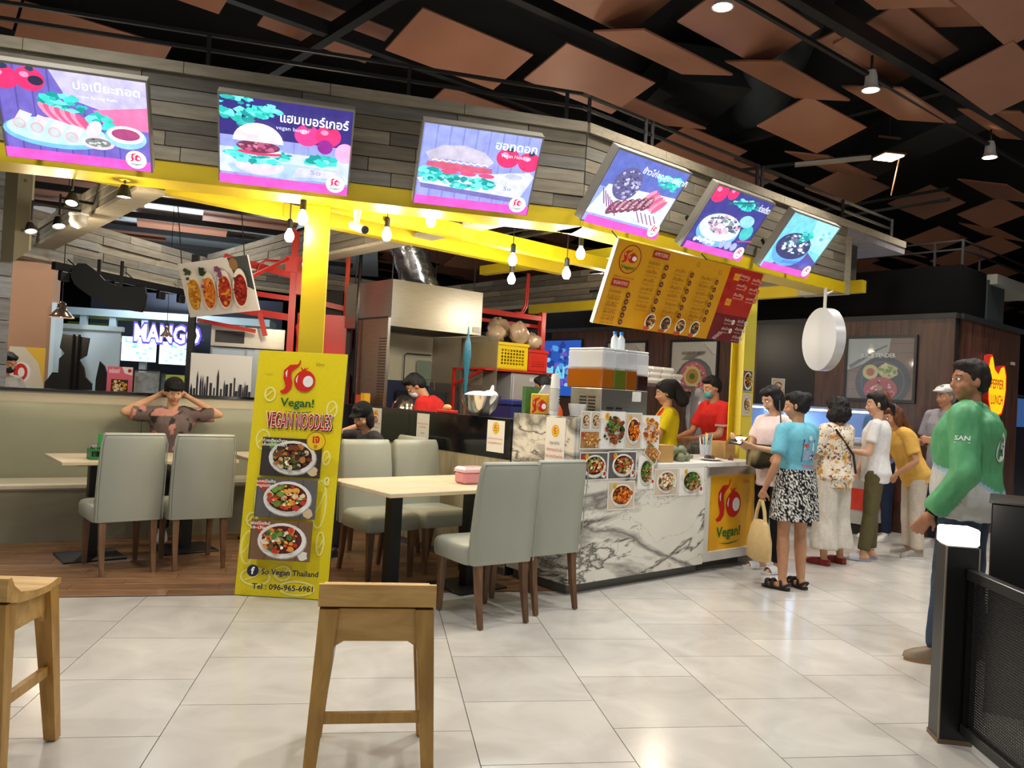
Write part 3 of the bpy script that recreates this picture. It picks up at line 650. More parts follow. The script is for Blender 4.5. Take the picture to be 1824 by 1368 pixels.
# ================================================================== tables
TOP = wood_material('light oak laminate top', (196, 178, 146), (216, 200, 170), .35, (1.5, 12, 12))
IRON = mat('black iron', (16, 16, 17), .45)
def table(x, y, ang, L, D, label, peds):
    t = thing('dining_table', label, 'table', (x, y, 0), ang)
    MB().box(0, L, 0, D, .717, .745, .004).build('tabletop', TOP, t)
    for px in peds:
        MB().box(px-.04, px+.04, D/2-.04, D/2+.04, .012, .70).build('pedestal', IRON, t); MB().box(px-.21, px+.21, D/2-.2, D/2+.2, .006, .018, .003).build('base_plate', IRON, t); MB().box(px-.16, px+.16, D/2-.2, D/2+.2, .70, .717).build('top_plate', IRON, t)
table(.097, 4.80, math.radians(31), 1.2, .78, 'oak-topped table with the pink tissue box', (.28, .92))
table(-2.134, 5.913, math.radians(30), 1.24, .66, 'oak-topped table in front of the bench with the green caddy', (.28, .96))
table(-.985, 6.66, math.radians(27), .55, .66, 'small oak-topped table in front of the bench, behind the noodle sign', (.3,))

# ================================================================== bar stools of the neighbouring table
BEECH = wood_material('honey beech', (146, 106, 44), (184, 142, 70), .38, (10, 10, 2.2))
BEECHX = wood_material('honey beech seat', (166, 126, 60), (200, 160, 96), .38, (2, 10, 10))
def make_stool(label, loc, rz):
    t = thing('bar_stool', label, 'stool', loc, rz, 'beech bar stools')
    mb = MB(); top = [(-.19, .66), (-.185, .687), (-.165, .687), (-.145, .655), (-.10, .625), (0, .605), (.10, .60), (.17, .61), (.19, .605)]
    bot = [(.19, .585), (.1, .575), (0, .578), (-.10, .588), (-.15, .60), (-.19, .612)]
    mb.loft([[(x, y, z) for y, z in top+bot] for x in (-.203, -.2, .2, .203)]); mb.build('seat', BEECHX, t)
    legs = {}
    for sx in (-1, 1):
        for sy in (-1, 1):
            legs[sx, sy] = ((sx*.165, sy*.15, .60), (sx*.205, sy*.19, 0.006))
            MB().loft([[(c[0]+dx*k, c[1]+dy*k, c[2]) for dx, dy in ((-1, -1), (1, -1), (1, 1), (-1, 1))] for c, k in ((legs[sx, sy][1], .021), (legs[sx, sy][0], .033))]).build('leg', BEECH, t)
    arch = lambda w: [(-w, .60), (-w, .445), (-w+.012, .47), (-w+.04, .487), (w-.04, .487), (w-.012, .47), (w, .445), (w, .60)]
    for sy in (-1, 1): MB().prism(arch(.15), sy*.158-.011, sy*.158+.011, 'y').build('apron', BEECHX, t)
    for sx in (-1, 1): MB().prism(arch(.135), sx*.17-.011, sx*.17+.011, 'x').build('apron', BEECHX, t)
    MB().bar((-.19, -.168, .22), (.19, -.168, .22), .022, .036).build('stretcher', BEECH, t)
    MB().bar((-.186, -.165, .27), (-.186, .165, .27), .022, .035).build('stretcher', BEECH, t); MB().bar((.186, -.165, .27), (.186, .165, .27), .022, .035).build('stretcher', BEECH, t)
    return t
s0 = make_stool('honey beech bar stool standing before the leaning noodle sign', (.035, 3.0, 0), 0)
dup(s0, (-1.35, 3.03, 0), math.radians(-4), 'honey beech bar stool standing before the bench table and its chairs')
# ================================================================== lit menu displays on the canopy
FRAME = mat('grey display casing', (150, 146, 136), .5)
def display(P, E, ang, s, art, label):
    t = thing('menu_display', label, 'display', P+E*s, rot=None); w, h, d = .79, .555, .07; ti = math.radians(37.5)
    n = Vector((-math.sin(ang), math.cos(ang), 0)); t.location = P+E*s-n*.117+Vector((0, 0, 2.612))
    t.rotation_euler = (Matrix.Rotation(ang, 3, 'Z') @ Matrix.Rotation(ti, 3, 'X')).to_euler()
    mb = MB(); mb.box(-w/2, w/2, .004, d, 0, h, .004); mb.build('casing', FRAME, t)
    fm = MB(); b = .014
    fm.box(-w/2, w/2, -.008, .004, h-b, h).box(-w/2, w/2, -.008, .004, 0, b*.6).box(-w/2, -w/2+b*.7, -.008, .004, b*.6, h-b).box(w/2-b*.7, w/2, -.008, .004, b*.6, h-b); fm.build('bezel', FRAME, t)
    MB().bar((-.25, d, .12), (-.25, .2, .12+.06), .03, .03).bar((.25, d, .12), (.25, .2, .18), .03, .03).build('bracket', mat('black bracket', (20, 20, 20)), t)
    A = Art(.0002); A.T = lambda x, y: (-w/2+b*.7+min(max(x, 0), 1)*(w-1.4*b), b*.6+min(max(y, 0), 1)*(h-1.6*b)); art(A)
    A.rect(0, 0, 1, .115, (236, 88, 196)); A.ell(.9, .13, .075, .105, (250, 248, 255)); 
    T = A.T; A.T = lambda x, y: T(.9+(x-.9)*.72, y); chili_logo(A, .9, .215, .17, (226, 40, 90), (20, 120, 110), (250, 248, 255), swoosh=False); A.T = T
    A.build('screen', SCREEN, t)
    # small clip-on lamp head above the display
    return t
def bgw(A, c, c2):
    A.rect(0, 0, 1, 1, c)
    for i in range(9): A.rect(i/9, 0, i/9+.012, 1, c2)
def greens(A, cx, cy, rx, ry, n=26, cols=((40, 190, 180), (70, 215, 205), (20, 150, 150), (120, 235, 225))): A.scatter(cx, cy, rx, ry, n, list(cols), .02, .05, .4)
def tomato(A, x, y, r, c=(226, 48, 110)): A.ell(x, y, r, r*1.25, c); A.ell(x-r*.3, y+r*.4, r*.3, r*.3, (250, 150, 190)); A.blob(x+r*.1, y+r*1.1, r*.3, (40, 60, 90))
def art_rolls(A):
    bgw(A, (112, 100, 190), (92, 80, 165)); A.poly([(.35, 1), (1, 1), (1, .5), (.45, .72)], (196, 190, 240)); A.poly([(.62, .62), (1, .72), (1, .45), (.7, .45)], (240, 120, 170))
    tomato(A, .05, .86, .1); tomato(A, .22, .87, .10); A.ell(.26, .86, .05, .05, (40, 40, 70))
    greens(A, .42, .66, .16, .10, 34); greens(A, .66, .50, .1, .08, 14)
    A.ell(.36, .32, .36, .17, (120, 190, 235), 30); A.ell(.36, .345, .335, .145, (190, 226, 250), 30)
    for i in range(8): A.ell(.31+.035*i, .56-.012*i, .03, .10, (238, 90, 140) if i % 2 else (248, 150, 180), 14, .5)
    for i in range(4):
        x, y = .12+.115*i, .42-.03*i; A.line([(x+.05, y+.1), (x, y-.02)], .085, (236, 214, 225)); A.ell(x-.005, y-.03, .045, .06, (214, 180, 190)); A.ell(x-.005, y-.03, .03, .042, (190, 206, 210))
    A.ell(.62, .42, .05, .1, (236, 214, 225), 14, -.3); A.ell(.64, .27, .115, .075, (228, 205, 220)); A.ell(.64, .275, .09, .05, (120, 130, 130)); A.scatter(.64, .275, .08, .04, 12, [(60, 80, 80), (200, 200, 190)], .01, .02)
    A.ell(.84, .37, .145, .13, (150, 205, 240)); A.ell(.84, .40, .13, .1, (225, 240, 252)); A.ell(.84, .405, .1, .065, (168, 70, 120))
    A.text('ปอเปี๊ยะทอด', .96, .84, .085, (225, 245, 250), 'r', .45, .02); A.text('Vegan Spring Rolls', .80, .755, .03, (235, 240, 250), 'r', .28)
def art_burger(A):
    bgw(A, (150, 160, 225), (140, 150, 215)); A.rect(0, .55, 1, 1, (48, 40, 120)); greens(A, .14, .86, .15, .16, 40); greens(A, .34, .88, .1, .08, 18); A.rect(0, .12, 1, .42, (200, 214, 250))
    tomato(A, .66, .66, .1, (230, 60, 140)); tomato(A, .82, .68, .1, (226, 50, 120)); A.ell(.80, .55, .06, .085, (150, 40, 150)); A.ell(.96, .5, .08, .12, (236, 170, 210)); greens(A, .76, .38, .15, .05, 22)
    A.poly([(.1, .13), (.58, .10), (.98, .17), (.9, .28), (.55, .30), (.05, .22)], (170, 200, 245)); A.poly([(.55, .14), (.95, .19), (.93, .27), (.6, .27)], (206, 206, 228)); A.text('So', .74, .2, .06, (150, 150, 200), 'c')
    A.ell(.3, .24, .19, .11, (236, 206, 220)); greens(A, .3, .36, .24, .09, 60); A.ell(.3, .40, .17, .03, (226, 60, 110)); A.ell(.32, .425, .15, .02, (245, 245, 250))
    A.ell(.29, .47, .165, .07, (110, 50, 80)); A.scatter(.29, .475, .15, .055, 36, [(190, 90, 130), (140, 60, 90), (215, 130, 160)], .012, .028)
    A.poly([(.1, .53)]+[(.29+.19*math.cos(PI-PI*i/16), .53+.22*math.sin(PI*i/16)) for i in range(17)]+[(.48, .53)], (244, 220, 228)); A.ell(.24, .66, .08, .05, (252, 238, 240))
    A.text('แฮมเบอร์เกอร์', .97, .80, .10, (245, 248, 255), 'r', .52, .02); A.text('vegan burger', .68, .71, .045, (225, 230, 250), 'r', .26)
def art_hotdog(A):
    bgw(A, (150, 160, 226), (128, 138, 206)); tomato(A, .74, .7, .1); tomato(A, .93, .68, .1); A.poly([(0, .32), (.95, .55), (1, .5), (.9, .17), (.05, .22)], (210, 214, 242)); A.poly([(.03, .26), (.95, .19), (.9, .13), (.04, .2)], (120, 110, 180))
    A.ell(.82, .46, .1, .06, (232, 236, 250)); A.ell(.82, .47, .08, .04, (190, 196, 226)); greens(A, .35, .33, .30, .08, 66); greens(A, .1, .4, .08, .07, 16)
    for i in range(3): A.ell(.26+.16*i, .45, .07, .03, (236, 80, 130))
    A.line([(.06, .53), (.2, .52), (.4, .51), (.62, .52)], [.05, .09, .09, .06], (206, 90, 120)); A.line([(.06, .62), (.2, .69), (.35, .70), (.5, .67), (.60, .60)], [.09, .17, .19, .16, .08], (196, 190, 210))
    A.line([(.1+.03*i, .57+.02*(i % 2)) for i in range(17)], .015, (250, 240, 200)); A.text('So', .78, .3, .05, (110, 110, 150), 'c')
    A.text('ฮอทดอก', .97, .81, .10, (225, 245, 250), 'r', .36, .02); A.text('Vegan Hotdogs', .93, .72, .045, (240, 244, 252), 'r', .26)
def art_rice(A):
    bgw(A, (150, 170, 230), (140, 160, 224)); A.rect(0, .5, 1, 1, (96, 110, 190)); A.poly([(0, .12), (1, .12), (1, .62), (.1, .55)], (214, 226, 252)); greens(A, .8, .8, .18, .12, 40)
    A.ell(.3, .62, .17, .23, (96, 92, 140)); A.scatter(.3, .62, .15, .2, 60, [(150, 150, 190), (70, 66, 110), (190, 190, 220)], .012, .025)
    for i in range(6): A.ell(.62+.04*i, .55-.02*i, .035, .13, (240, 100, 140) if i % 2 else (250, 150, 180), 14, -.5)
    for i in range(6):
        x = .26+.075*i; y = .28+.035*i; A.ell(x, y, .05, .12, (120, 70, 90), 16, -.35); A.ell(x+.012, y+.02, .025, .09, (190, 140, 160), 12, -.35); A.scatter(x, y, .04, .1, 8, [(90, 40, 60), (220, 190, 200)], .008, .018)
    for i in range(5): A.line([(.02+.04*i, .5-.03*i), (.12+.05*i, .3-.03*i)], .012, (140, 60, 110)); A.line([(.55+.06*i, .32), (.66+.06*i, .18)], .012, (140, 60, 110))
    A.text('ข้าวไก่ซอสเทอริยากิ', .98, .83, .075, (235, 245, 252), 'r', .62, .02)
def art_noodle(A):
    A.rect(0, 0, 1, 1, (60, 60, 140)); tomato(A, .1, .9, .12); tomato(A, .3, .95, .08); greens(A, .6, .85, .2, .08, 30); A.line([(.3, .8), (.75, .95)], .03, (30, 110, 110)); A.ell(.85, .45, .1, .13, (70, 190, 190)); A.ell(.75, .62, .12, .1, (150, 210, 240))
    A.ell(.4, .36, .34, .26, (120, 180, 236), 30); A.ell(.4, .42, .33, .22, (214, 232, 250), 30); A.scatter(.42, .48, .24, .15, 90, [(236, 226, 240), (190, 140, 170), (120, 150, 150), (240, 180, 200), (80, 100, 120)], .018, .04)
    for i in range(7): A.ell(.1+.05*i, .17+.02*(i % 2), .025, .035, (220, 225, 245))
    for i in range(3): A.ell(.55+.1*i, .2, .05, .07, (170, 180, 225))
    A.line([(.75, .3), (.98, .36)], .02, (226, 70, 130)); A.text('ก๋วยเตี๋ยว', .96, .84, .09, (240, 246, 252), 'r', .2, .02)
def art_bowl(A):
    A.rect(0, 0, 1, 1, (120, 205, 240)); A.poly([(.5, 1), (1, 1), (1, .45), (.6, .5)], (160, 225, 250)); A.poly([(.2, .1), (1, .1), (1, .3), (.7, .45)], (90, 80, 150)); A.scatter(.85, .75, .12, .12, 14, [(100, 190, 225), (190, 235, 250)], .02, .05)
    A.ell(.38, .4, .34, .3, (100, 170, 236), 30); A.ell(.38, .47, .33, .24, (60, 60, 110), 30); A.scatter(.4, .52, .26, .18, 80, [(190, 210, 226), (60, 130, 140), (120, 110, 150), (214, 226, 236), (40, 70, 90)], .02, .05); greens(A, .45, .7, .1, .1, 14)
    for i in range(2): A.line([(.3, .17+.03*i), (.95, .26+.03*i)], .012, (60, 90, 230))
    A.text('ข้าวหน้า', .9, .82, .07, (190, 235, 250), 'r', .3)
display(F0, E1, A1, -1.04, art_rolls, 'lit menu display showing a plate of spring rolls')
display(F0, E1, A1, .126, art_burger, 'lit menu display showing a burger')
display(F0, E1, A1, 1.331, art_hotdog, 'lit menu display showing a hot dog')
display(BEND, E2, A2, .257, art_rice, 'lit menu display showing grilled slices with dark rice')
display(BEND, E2, A2, 1.372, art_noodle, 'lit menu display showing a noodle bowl with tomatoes')
display(BEND, E2, A2, 2.465, art_bowl, 'lit menu display showing a pale blue bowl, nearest the canopy end')

# ================================================================== hanging yellow menu board
mbd = thing('menu_board', 'yellow and red hanging menu board with price list', 'menu board', (2.326, 6.159, 1.938)); mbd.rotation_euler = (Matrix.Rotation(math.radians(30.6), 3, 'Z') @ Matrix.Rotation(math.radians(20.1), 3, 'X')).to_euler()
w, h = 1.854, .641
MB().box(-w/2, w/2, 0, .025, 0, h).build('board', mat('menu board edge', (60, 58, 55), .5), mbd)
MB().box(-w/2-.008, -w/2, -.004, .029, 0, h).build('side_strip', mat('silver strip', (180, 178, 172), .4, .5), mbd)
MB().tube([(-.88, .03, h-.02), (-.88, .14, h+.03)], .005).build('hanger', IRON, mbd); MB().tube([(.2, .03, h-.02), (.2, .14, h+.03)], .005).build('hanger', IRON, mbd)
a = Art(); a.T = lambda x, y: (-w/2+x*w, y*h); YB = (222, 158, 8)
a.rect(0, 0, 1, 1, YB); a.poly([(.735, 1), (1, 1), (1, .36), (.705, .36)][:2]+[(1, .37), (.745, .37), (.745, 1)], (186, 40, 26)); a.poly([(.745, .37), (1, .37), (1, 0), (.745, 0)], (118, 30, 34)); a.rect(.745, .37, 1, 1, (186, 40, 26))
T = a.T; a.T = lambda x, y: T(.095+(x-.095)*.5, y); a.ell(.095, .80, .125, .17, YB); a.ring(.095, .80, .125, .17, .012, (170, 50, 20)); chili_logo(a, .095, .92, .27, swoosh=False); a.T = T
a.text('โซวีแกน เจ มังสวิรัติ', .03, .575, .02, (150, 40, 20), 'l', .12)
DKR = (92, 26, 18); BR = (110, 50, 10)
def chip(x, y, s): a.rect(x, y, x+.1, y+.085, (176, 34, 28)); a.text(s, x+.05, y+.025, .042, (240, 225, 200), 'c', .085)
chip(.03, .47, 'VEGAN FOOD'); chip(.215, .885, 'APPETIZERS')
th = ['ข้าวราดกระเพรา', 'ข้าวผัดแหนม', 'ข้าวหมูแดง', 'ก๋วยเตี๋ยวต้มยำ', 'ผัดไทย', 'ลาบเห็ด', 'ปอเปี๊ยะ', 'เกี๊ยวทอด', 'ต้มจืด', 'สะเต๊ะ', 'ยำวุ้นเส้น', 'ส้มตำ', 'บะหมี่', 'ซุปเห็ด', 'ผัดซีอิ๊ว']
en = ['Stir fried basil rice', 'Vegan fried rice', 'Spring rolls', 'Steamed bun', 'Mushroom salad', 'Noodle soup', 'Rice with curry', 'Vegan satay']
def items(x, y, n, dy, seed, c1=BR, c2=(140, 76, 14), px=.115, pc=DKR, pt=(235, 200, 150), kk=1.):
    for i in range(n):
        yy = y-dy*i; a.text(th[(i*3+seed) % len(th)], x, yy, .036*kk, c1, 'l', .07); a.text(en[(i+seed) % len(en)], x, yy-.04, .02, c2, 'l', .075)
        if px: a.ell(x+px, yy, .012, .035, pc, 14); a.text(str([45, 50, 60, 65, 70, 79][(i+seed) % 6]), x+px, yy-.014, .026, pt, 'c', .011)
items(.03, .39, 5, .082, 0); items(.2, .80, 6, .105, 3); items(.37, .78, 6, .105, 5); items(.545, .76, 6, .10, 8)
items(.805, .90, 3, .13, 2, (245, 225, 200), (240, 190, 170), .07, (220, 90, 40)); items(.905, .88, 3, .13, 6, (245, 225, 200), (240, 190, 170), .07, (220, 90, 40))
items(.80, .29, 2, .12, 1, (235, 215, 200), (220, 180, 170), .07, (240, 232, 220), (90, 30, 30)); items(.90, .30, 3, .11, 4, (235, 215, 200), (220, 180, 170), .07, (240, 232, 220), (90, 30, 30))
a.text('BEVERAGES', .772, .03, .035, (240, 230, 220), 'l', .16, rot=0) if False else a.text('BEVERAGES', .775, .03, .03, (240, 230, 220), 'l', .11, rot=1.2)
for x, y, s in ((.765, .84, 'ก.1'), (.765, .50, 'ก.2')): a.rect(x-.012, y, x+.03, y+.09, (235, 160, 20)); a.text(s, x+.008, y+.03, .035, (190, 60, 20), 'c', .026)
for k, (x, c) in enumerate(((.30, (200, 110, 40)), (.395, (90, 70, 50)), (.49, (205, 120, 60)), (.585, (120, 110, 50)))):
    a.ell(x, .13, .034, .105, (245, 240, 230), 20); a.ell(x, .14, .027, .08, (60, 40, 28), 20); a.scatter(x, .14, .022, .065, 26, [c, (235, 200, 140), (70, 110, 40), (190, 60, 30)], .006, .014); a.blob(x-.02, .045, .022, (200, 80, 20), 8, .3, .03)
a.ring(.46, .93, .01, .03, .003, BR); a.ring(.62, .9, .01, .035, .003, BR)
a.build('print', PRINT, mbd)

# ================================================================== leaning noodle sign
sg = thing('noodle_sign', 'tall yellow leaning sign board advertising vegan noodles', 'sign', (-.55, 5.246, .004)); sg.rotation_euler = (Matrix.Rotation(math.radians(-10.6), 3, 'Z') @ Matrix.Rotation(math.radians(-7.3), 3, 'X')).to_euler()
w, h = .595, 1.593
MB().box(-w/2, w/2, 0, .022, 0, h, .003).build('board', mat('foam board edge', (40, 40, 40), .6), sg)
a = Art(); YS = (226, 206, 8); PY = (238, 232, 128)
a.rect(-w/2, 0, w/2, h, YS)
r9 = random.Random(5)
for (x, y, rx, ry) in ((-.25, .3, .05, .11), (.2, .6, .05, .16), (.22, .9, .03, .05), (-.22, 1.0, .05, .07), (.23, 1.22, .04, .06), (-.2, .62, .04, .09), (.1, .06, .12, .05), (-.18, .12, .1, .06), (.23, .35, .03, .08), (-.24, .48, .04, .05), (.0, .15, .06, .05), (-.2, 1.3, .04, .05), (.24, .75, .02, .03)):
    a.ring(x*.97, y, rx, ry, .013, PY, 18)
    a.line([(x-rx*.6, y-ry*.4), (x, y), (x+rx*.5, y+ry*.5)], .009, PY)
chili_logo(a, -.005, 1.535, .36, (206, 32, 26), (20, 95, 42), (232, 230, 226)); a.text('โซวีแกน', .095, 1.505, .018, (60, 60, 30), 'l', .055)
def rough_word(txt, x, y, hh, ww, rotj=0):
    a.text(txt, x+.006, y-.008, hh, (70, 20, 20), 'c', ww+.01, .03); a.text(txt, x, y, hh, (250, 248, 240), 'c', ww+.01, .035); a.text(txt, x, y, hh, (190, 26, 34), 'c', ww, .006)
rough_word('VEGAN NOODLES', .015, 1.085, .10, .43)
py = [(.765, 1.015), (.5, .75), (.235, .485)]
for k, kd in enumerate(('noodle', 'salad', 'tomyam')):
    y0, y1 = py[k]; food(a, -.21, y0, .185, y1, kd, 31+k); tx = [('ก๋วยเตี๋ยวน้ำตก', 'เส้นหมี่เจียงหม่า'), ('บะหมี่แห้ง', 'หมูแดงเจ'), ('ผัดหมี่โกยซีหมี่', 'เจ-มัง-วี')][k]
    for q, t_ in enumerate(tx): a.text(t_, -.2, y1-.03-.026*q, .017, (246, 240, 232), 'l', .16 if k == 0 else .12, .02)
a.ell(.165, 1.0, .062, .06, (238, 196, 20)); a.ring(.165, 1.0, .062, .06, .004, (120, 90, 10)); a.text('เจ', .165, .99, .05, (200, 30, 26), 'c', .045, .04); a.text('齋', .165, .955, .018, (150, 110, 10), 'c')
a.ell(-.16, .168, .037, .037, (24, 26, 62)); a.text('f', -.16, .148, .042, (245, 245, 245), 'c', None, .04)
a.text('So Vegan Thailand', -.105, .15, .033, (28, 28, 66), 'l', .36, .026); a.text('Tel : 096-965-6961', -.155, .058, .033, (28, 28, 66), 'l', .385, .026)
a.rect(-.29, 1.56, -.24, 1.575, (200, 200, 180))
a.build('print', PRINT, sg)
MB().bar((0, .02, 1.1), (0, .16, .05), .03, .012).build('rear_strut', mat('foam board edge', (40, 40, 40)), sg)
# ================================================================== kitchen behind the counter
def at(s, t, z=0): return S(s, t, z)
def sthing(name, label, cat, s, t, z, rz=0., group=None): return thing(name, label, cat, S(s, t, z), A2+rz, group)
# extractor hood
hd = sthing('extractor_hood', 'large stainless steel extractor hood above the cook', 'hood', .26, 2.94, 2.0)
MB().box(0, 1.15, 0, .012, 0, .47).build('front_sheet', STEEL, hd); MB().box(0, .012, .012, .95, 0, .47).build('side_sheet', STEEL, hd); MB().box(1.138, 1.15, .012, .95, 0, .47).build('side_sheet', STEEL, hd)
MB().box(.012, 1.138, .012, .95, .45, .47).build('top_sheet', STEEL, hd); MB().box(.012, 1.138, .93, .95, 0, .45).build('rear_sheet', STEEL, hd)
MB().box(.02, 1.13, .02, .92, .02, .05).build('filter', mat('black grease filter', (22, 20, 18), .5), hd); MB().box(1.03, 1.12, -.012, 0, .03, .085, .003).build('switch_plate', mat('switch plate', (205, 203, 198), .4), hd)
FOIL = mat('crinkled foil', (120, 122, 126), .22, .9, var=.2, scale=14, bump=.9)
dm = MB(); rr = random.Random(3); rings = []
for k in range(9):
    z = .47+.075*k; rings.append([(.62-.035*k+(.2+.02*(k % 2))*math.cos(2*PI*i/22)*(1+rr.uniform(-.05, .05)), .42+(.19+.02*(k % 2))*math.sin(2*PI*i/22), z) for i in range(22)])
dm.loft(rings).build('duct', FOIL, hd, smooth=60)
for x, y in ((.05, .1), (1.1, .1), (.05, .85), (1.1, .85)): MB().cyl((x, y, .47), (x, y, 1.15), .006, n=6).build('hanger_rod', IRON, hd)
# stainless screen with perforations, beside the cook
pt = sthing('steel_screen', 'upright stainless screen with punched holes beside the cook', 'screen', .14, 2.78, 0)
MB().box(-.006, .006, 0, .62, .1, 2.06).build('sheet', mat('rosy brushed steel', (150, 132, 118), .32, .85, var=.12, scale=5, stretch=(1, 1, 20)), pt)
hm = MB()
for i in range(9):
    for j in range(26): hm.cbox((-.008, .02+.016*i, 1.16+.028*j), (.003, .007, .014))
ho = hm.build('perforation', mat('dark hole', (70, 60, 52), .6), pt); ho['kind'] = 'stuff'
MB().box(-.014, .014, -.012, 0, .1, 2.07).build('edge', STEEL, pt); MB().box(-.014, .014, -.012, .62, 2.06, 2.075).build('edge', mat('black bracket', (20, 20, 20)), pt)
# rear wall of the kitchen
kw = struct(MB().box(.5, 2.35, 3.98, 4.02, 0, 2.1).build('wall_kitchen', mat('cream splashback', (206, 198, 170), .3), loc=M0, rotz=A2), 'cream kitchen rear wall with a dark blue lower half')
MB().box(.5, 2.35, 3.965, 3.98, 0, 1.47).build('panel', mat('navy lower panel', (52, 60, 86), .3), kw)
MB().box(1.48, 1.495, 2.73, 3.95, .0, 2.0).build('panel', mat('smoky acrylic', (150, 140, 120), .2, alpha=.45), kw)
MB().box(1.45, 1.478, 3.3, 3.34, 0, 1.98).build('panel', STEEL, kw)
wk = sthing('hanging_wok', 'large dark iron wok hung on the kitchen wall', 'wok', .58, 3.92, 1.64); WM = mat('seasoned iron', (38, 34, 30), .45, .5, var=.3, scale=12)
wb = MB(); n = 26; wb.loft([[(r*math.cos(2*PI*i/n), y, r*math.sin(2*PI*i/n)) for i in range(n)] for r, y in ((.24, 0), (.245, -.012), (.23, -.005), (.17, .03), (.08, .05), (.01, .055))], False).build('bowl', WM, wk, smooth=True); MB().tube([(.0, 0, .24), (0, -.01, .36)], .012).build('handle', WM, wk)
tr = sthing('dish_rack', 'wire rack with a clear tray on the kitchen wall', 'rack', 1.25, 3.93, 1.42)
MB().tube([(-.17, 0, 0), (-.17, 0, .34), (-.14, 0, .37), (.2, 0, .37)], .006).build('wire', IRON, tr); MB().box(.0, .2, -.02, .0, .0, .3, .02).build('tray', mat('clear green acrylic', (150, 168, 150), .15, alpha=.7), tr)
sv = sthing('kitchen_cabinet', 'low dark cabinet behind the cook with a wire basket on top', 'cabinet', .97, 3.55, 0); MB().box(0, .45, 0, .35, 0, 1.36, .005).build('body', mat('slate cabinet', (58, 62, 70), .4), sv)
bk = MB()
for k in range(5): bk.tube([(.02+.07*k, .02, 1.37), (.02+.07*k, .02, 1.49)], .003, 5)
bk.tube([(.02, .02, 1.49), (.3, .02, 1.49)], .004, 5).build('basket', STEEL, sv)
# stove line under the hood
st_ = sthing('wok_range', 'stainless cooking range behind the black band', 'stove', .3, 2.75, 0); MB().box(0, 1.0, 0, .7, 0, .85, .004).build('body', STEEL, st_)
MB().lathe([(.17, 0), (.17, .03), (.12, .04)], 20, (.75, .35, .85)).build('burner', IRON, st_); pb = sthing('steel_pot', 'round bright steel pot in front of the punched screen', 'pot', .44, 2.9, .852); pb.scale = (.8, .8, 1.1)
MB().lathe([(.10, 0), (.16, .1), (.17, .26), (.14, .34), (.08, .40), (.0, .42)], 24).build('body', mat('mirror steel', (205, 205, 205), .15, .95), pb, smooth=True)
# kitchen prep bench under the side wall and things on it
pbn = sthing('prep_bench', 'stainless prep bench along the inner side of the kitchen wall', 'bench', .1, .75, 0); MB().box(0, .5, 0, 1.1, .88, .92).build('top', STEEL, pbn); MB().box(.02, .48, .02, 1.08, 0, .88).build('body', STEEL, pbn)
bw = sthing('mixing_bowl', 'big shiny steel mixing bowl standing on the kitchen wall', 'bowl', .02, 1.12, 1.192); MIR = mat('mirror steel', (205, 205, 205), .15, .95)
MB().lathe([(.07, 0), (.085, .005), (.13, .06), (.158, .14), (.168, .165), (.163, .165), (.15, .14), (.12, .06), (.07, .012)], 28, cap=False).build('bowl', MIR, bw, smooth=True)
wg = MB(); wg.ell((-.02, .0, .15), (.13, .12, .05)); wg.ell((.08, -.02, .17), (.07, .06, .04)); wg.cap((.1, 0, .16), (.12, 0, .24), .03, .012); wg.build('bag', mat('white plastic bag', (216, 216, 216), .3, var=.1, scale=20, bump=.8), bw, smooth=60)
rt = sthing('red_tray', 'red tray with a peeled root beside the mixing bowl', 'tray', .0, 1.55, 1.192); MB().box(-.03, .05, -.1, .1, 0, .025, .004).build('tray', mat('red plastic', (196, 44, 36), .4), rt); MB().ell((0, -.01, .045), (.03, .045, .028)).build('root', mat('pale root', (214, 170, 110), .6), rt, smooth=True)
yb = sthing('yellow_box', 'yellow and red snack carton behind the black band', 'box', .03, 2.95, 1.192); MB().box(-.03, .03, -.03, .05, 0, .12).build('carton', mat('yellow card', (222, 170, 30), .5), yb); MB().box(-.03, .03, .055, .15, 0, .10).build('red_carton', mat('red card', (200, 70, 40), .5), yb)
um = sthing('folded_umbrella', 'folded teal umbrella hanging by its handle in the kitchen', 'umbrella', .24, 1.62, 1.285)
MB().lathe([(.005, 0), (.012, .06), (.02, .25), (.033, .42), (.026, .52), (.010, .58), (.006, .66)], 10).build('canopy', mat('teal nylon', (26, 98, 124), .5, var=.2, scale=30), um, smooth=60); MB().tube([(0, 0, .66), (0, 0, .78)], .005).build('cord', mat('white cord', (220, 220, 220)), um); MB().cyl((0, 0, 0), (0, 0, -.36), .008, n=8).build('shaft', mat('brown cane', (120, 80, 40)), um)
# fridge with crates and bags on top
fg = sthing('small_fridge', 'light grey small refrigerator under the yellow and red crates', 'refrigerator', 1.75, 2.75, 0); MB().box(0, .56, .03, .56, 0, 1.62, .01).build('body', mat('fridge grey', (176, 178, 180), .35, .3), fg)
MB().box(0, .56, 0, .028, .02, 1.6, .008).build('door', mat('fridge silver', (196, 196, 196), .3, .4), fg); MB().box(.47, .51, -.004, 0, 1.38, 1.45).build('energy_sticker', mat('dark sticker', (40, 50, 50)), fg); MB().box(.24, .31, -.003, 0, 1.53, 1.57).build('sticker', WHITE, fg)
sh = sthing('steel_shelf', 'shelf of red painted steel carrying the crates', 'shelf', 1.35, 2.75, 0); RED = mat('red painted steel', (196, 40, 28), .38); MB().box(0, 1.05, 0, .6, 1.625, 1.645).build('board', RED, sh)
for x, y in ((0, .57), (1.02, .57)): MB().box(x, x+.03, y, y+.03, 0, 1.625).build('leg', RED, sh)
for x in (0, 1.02): MB().bar((x+.015, .58, 1.45), (x+.015, .08, 1.62), .02, .03).build('brace', RED, sh)
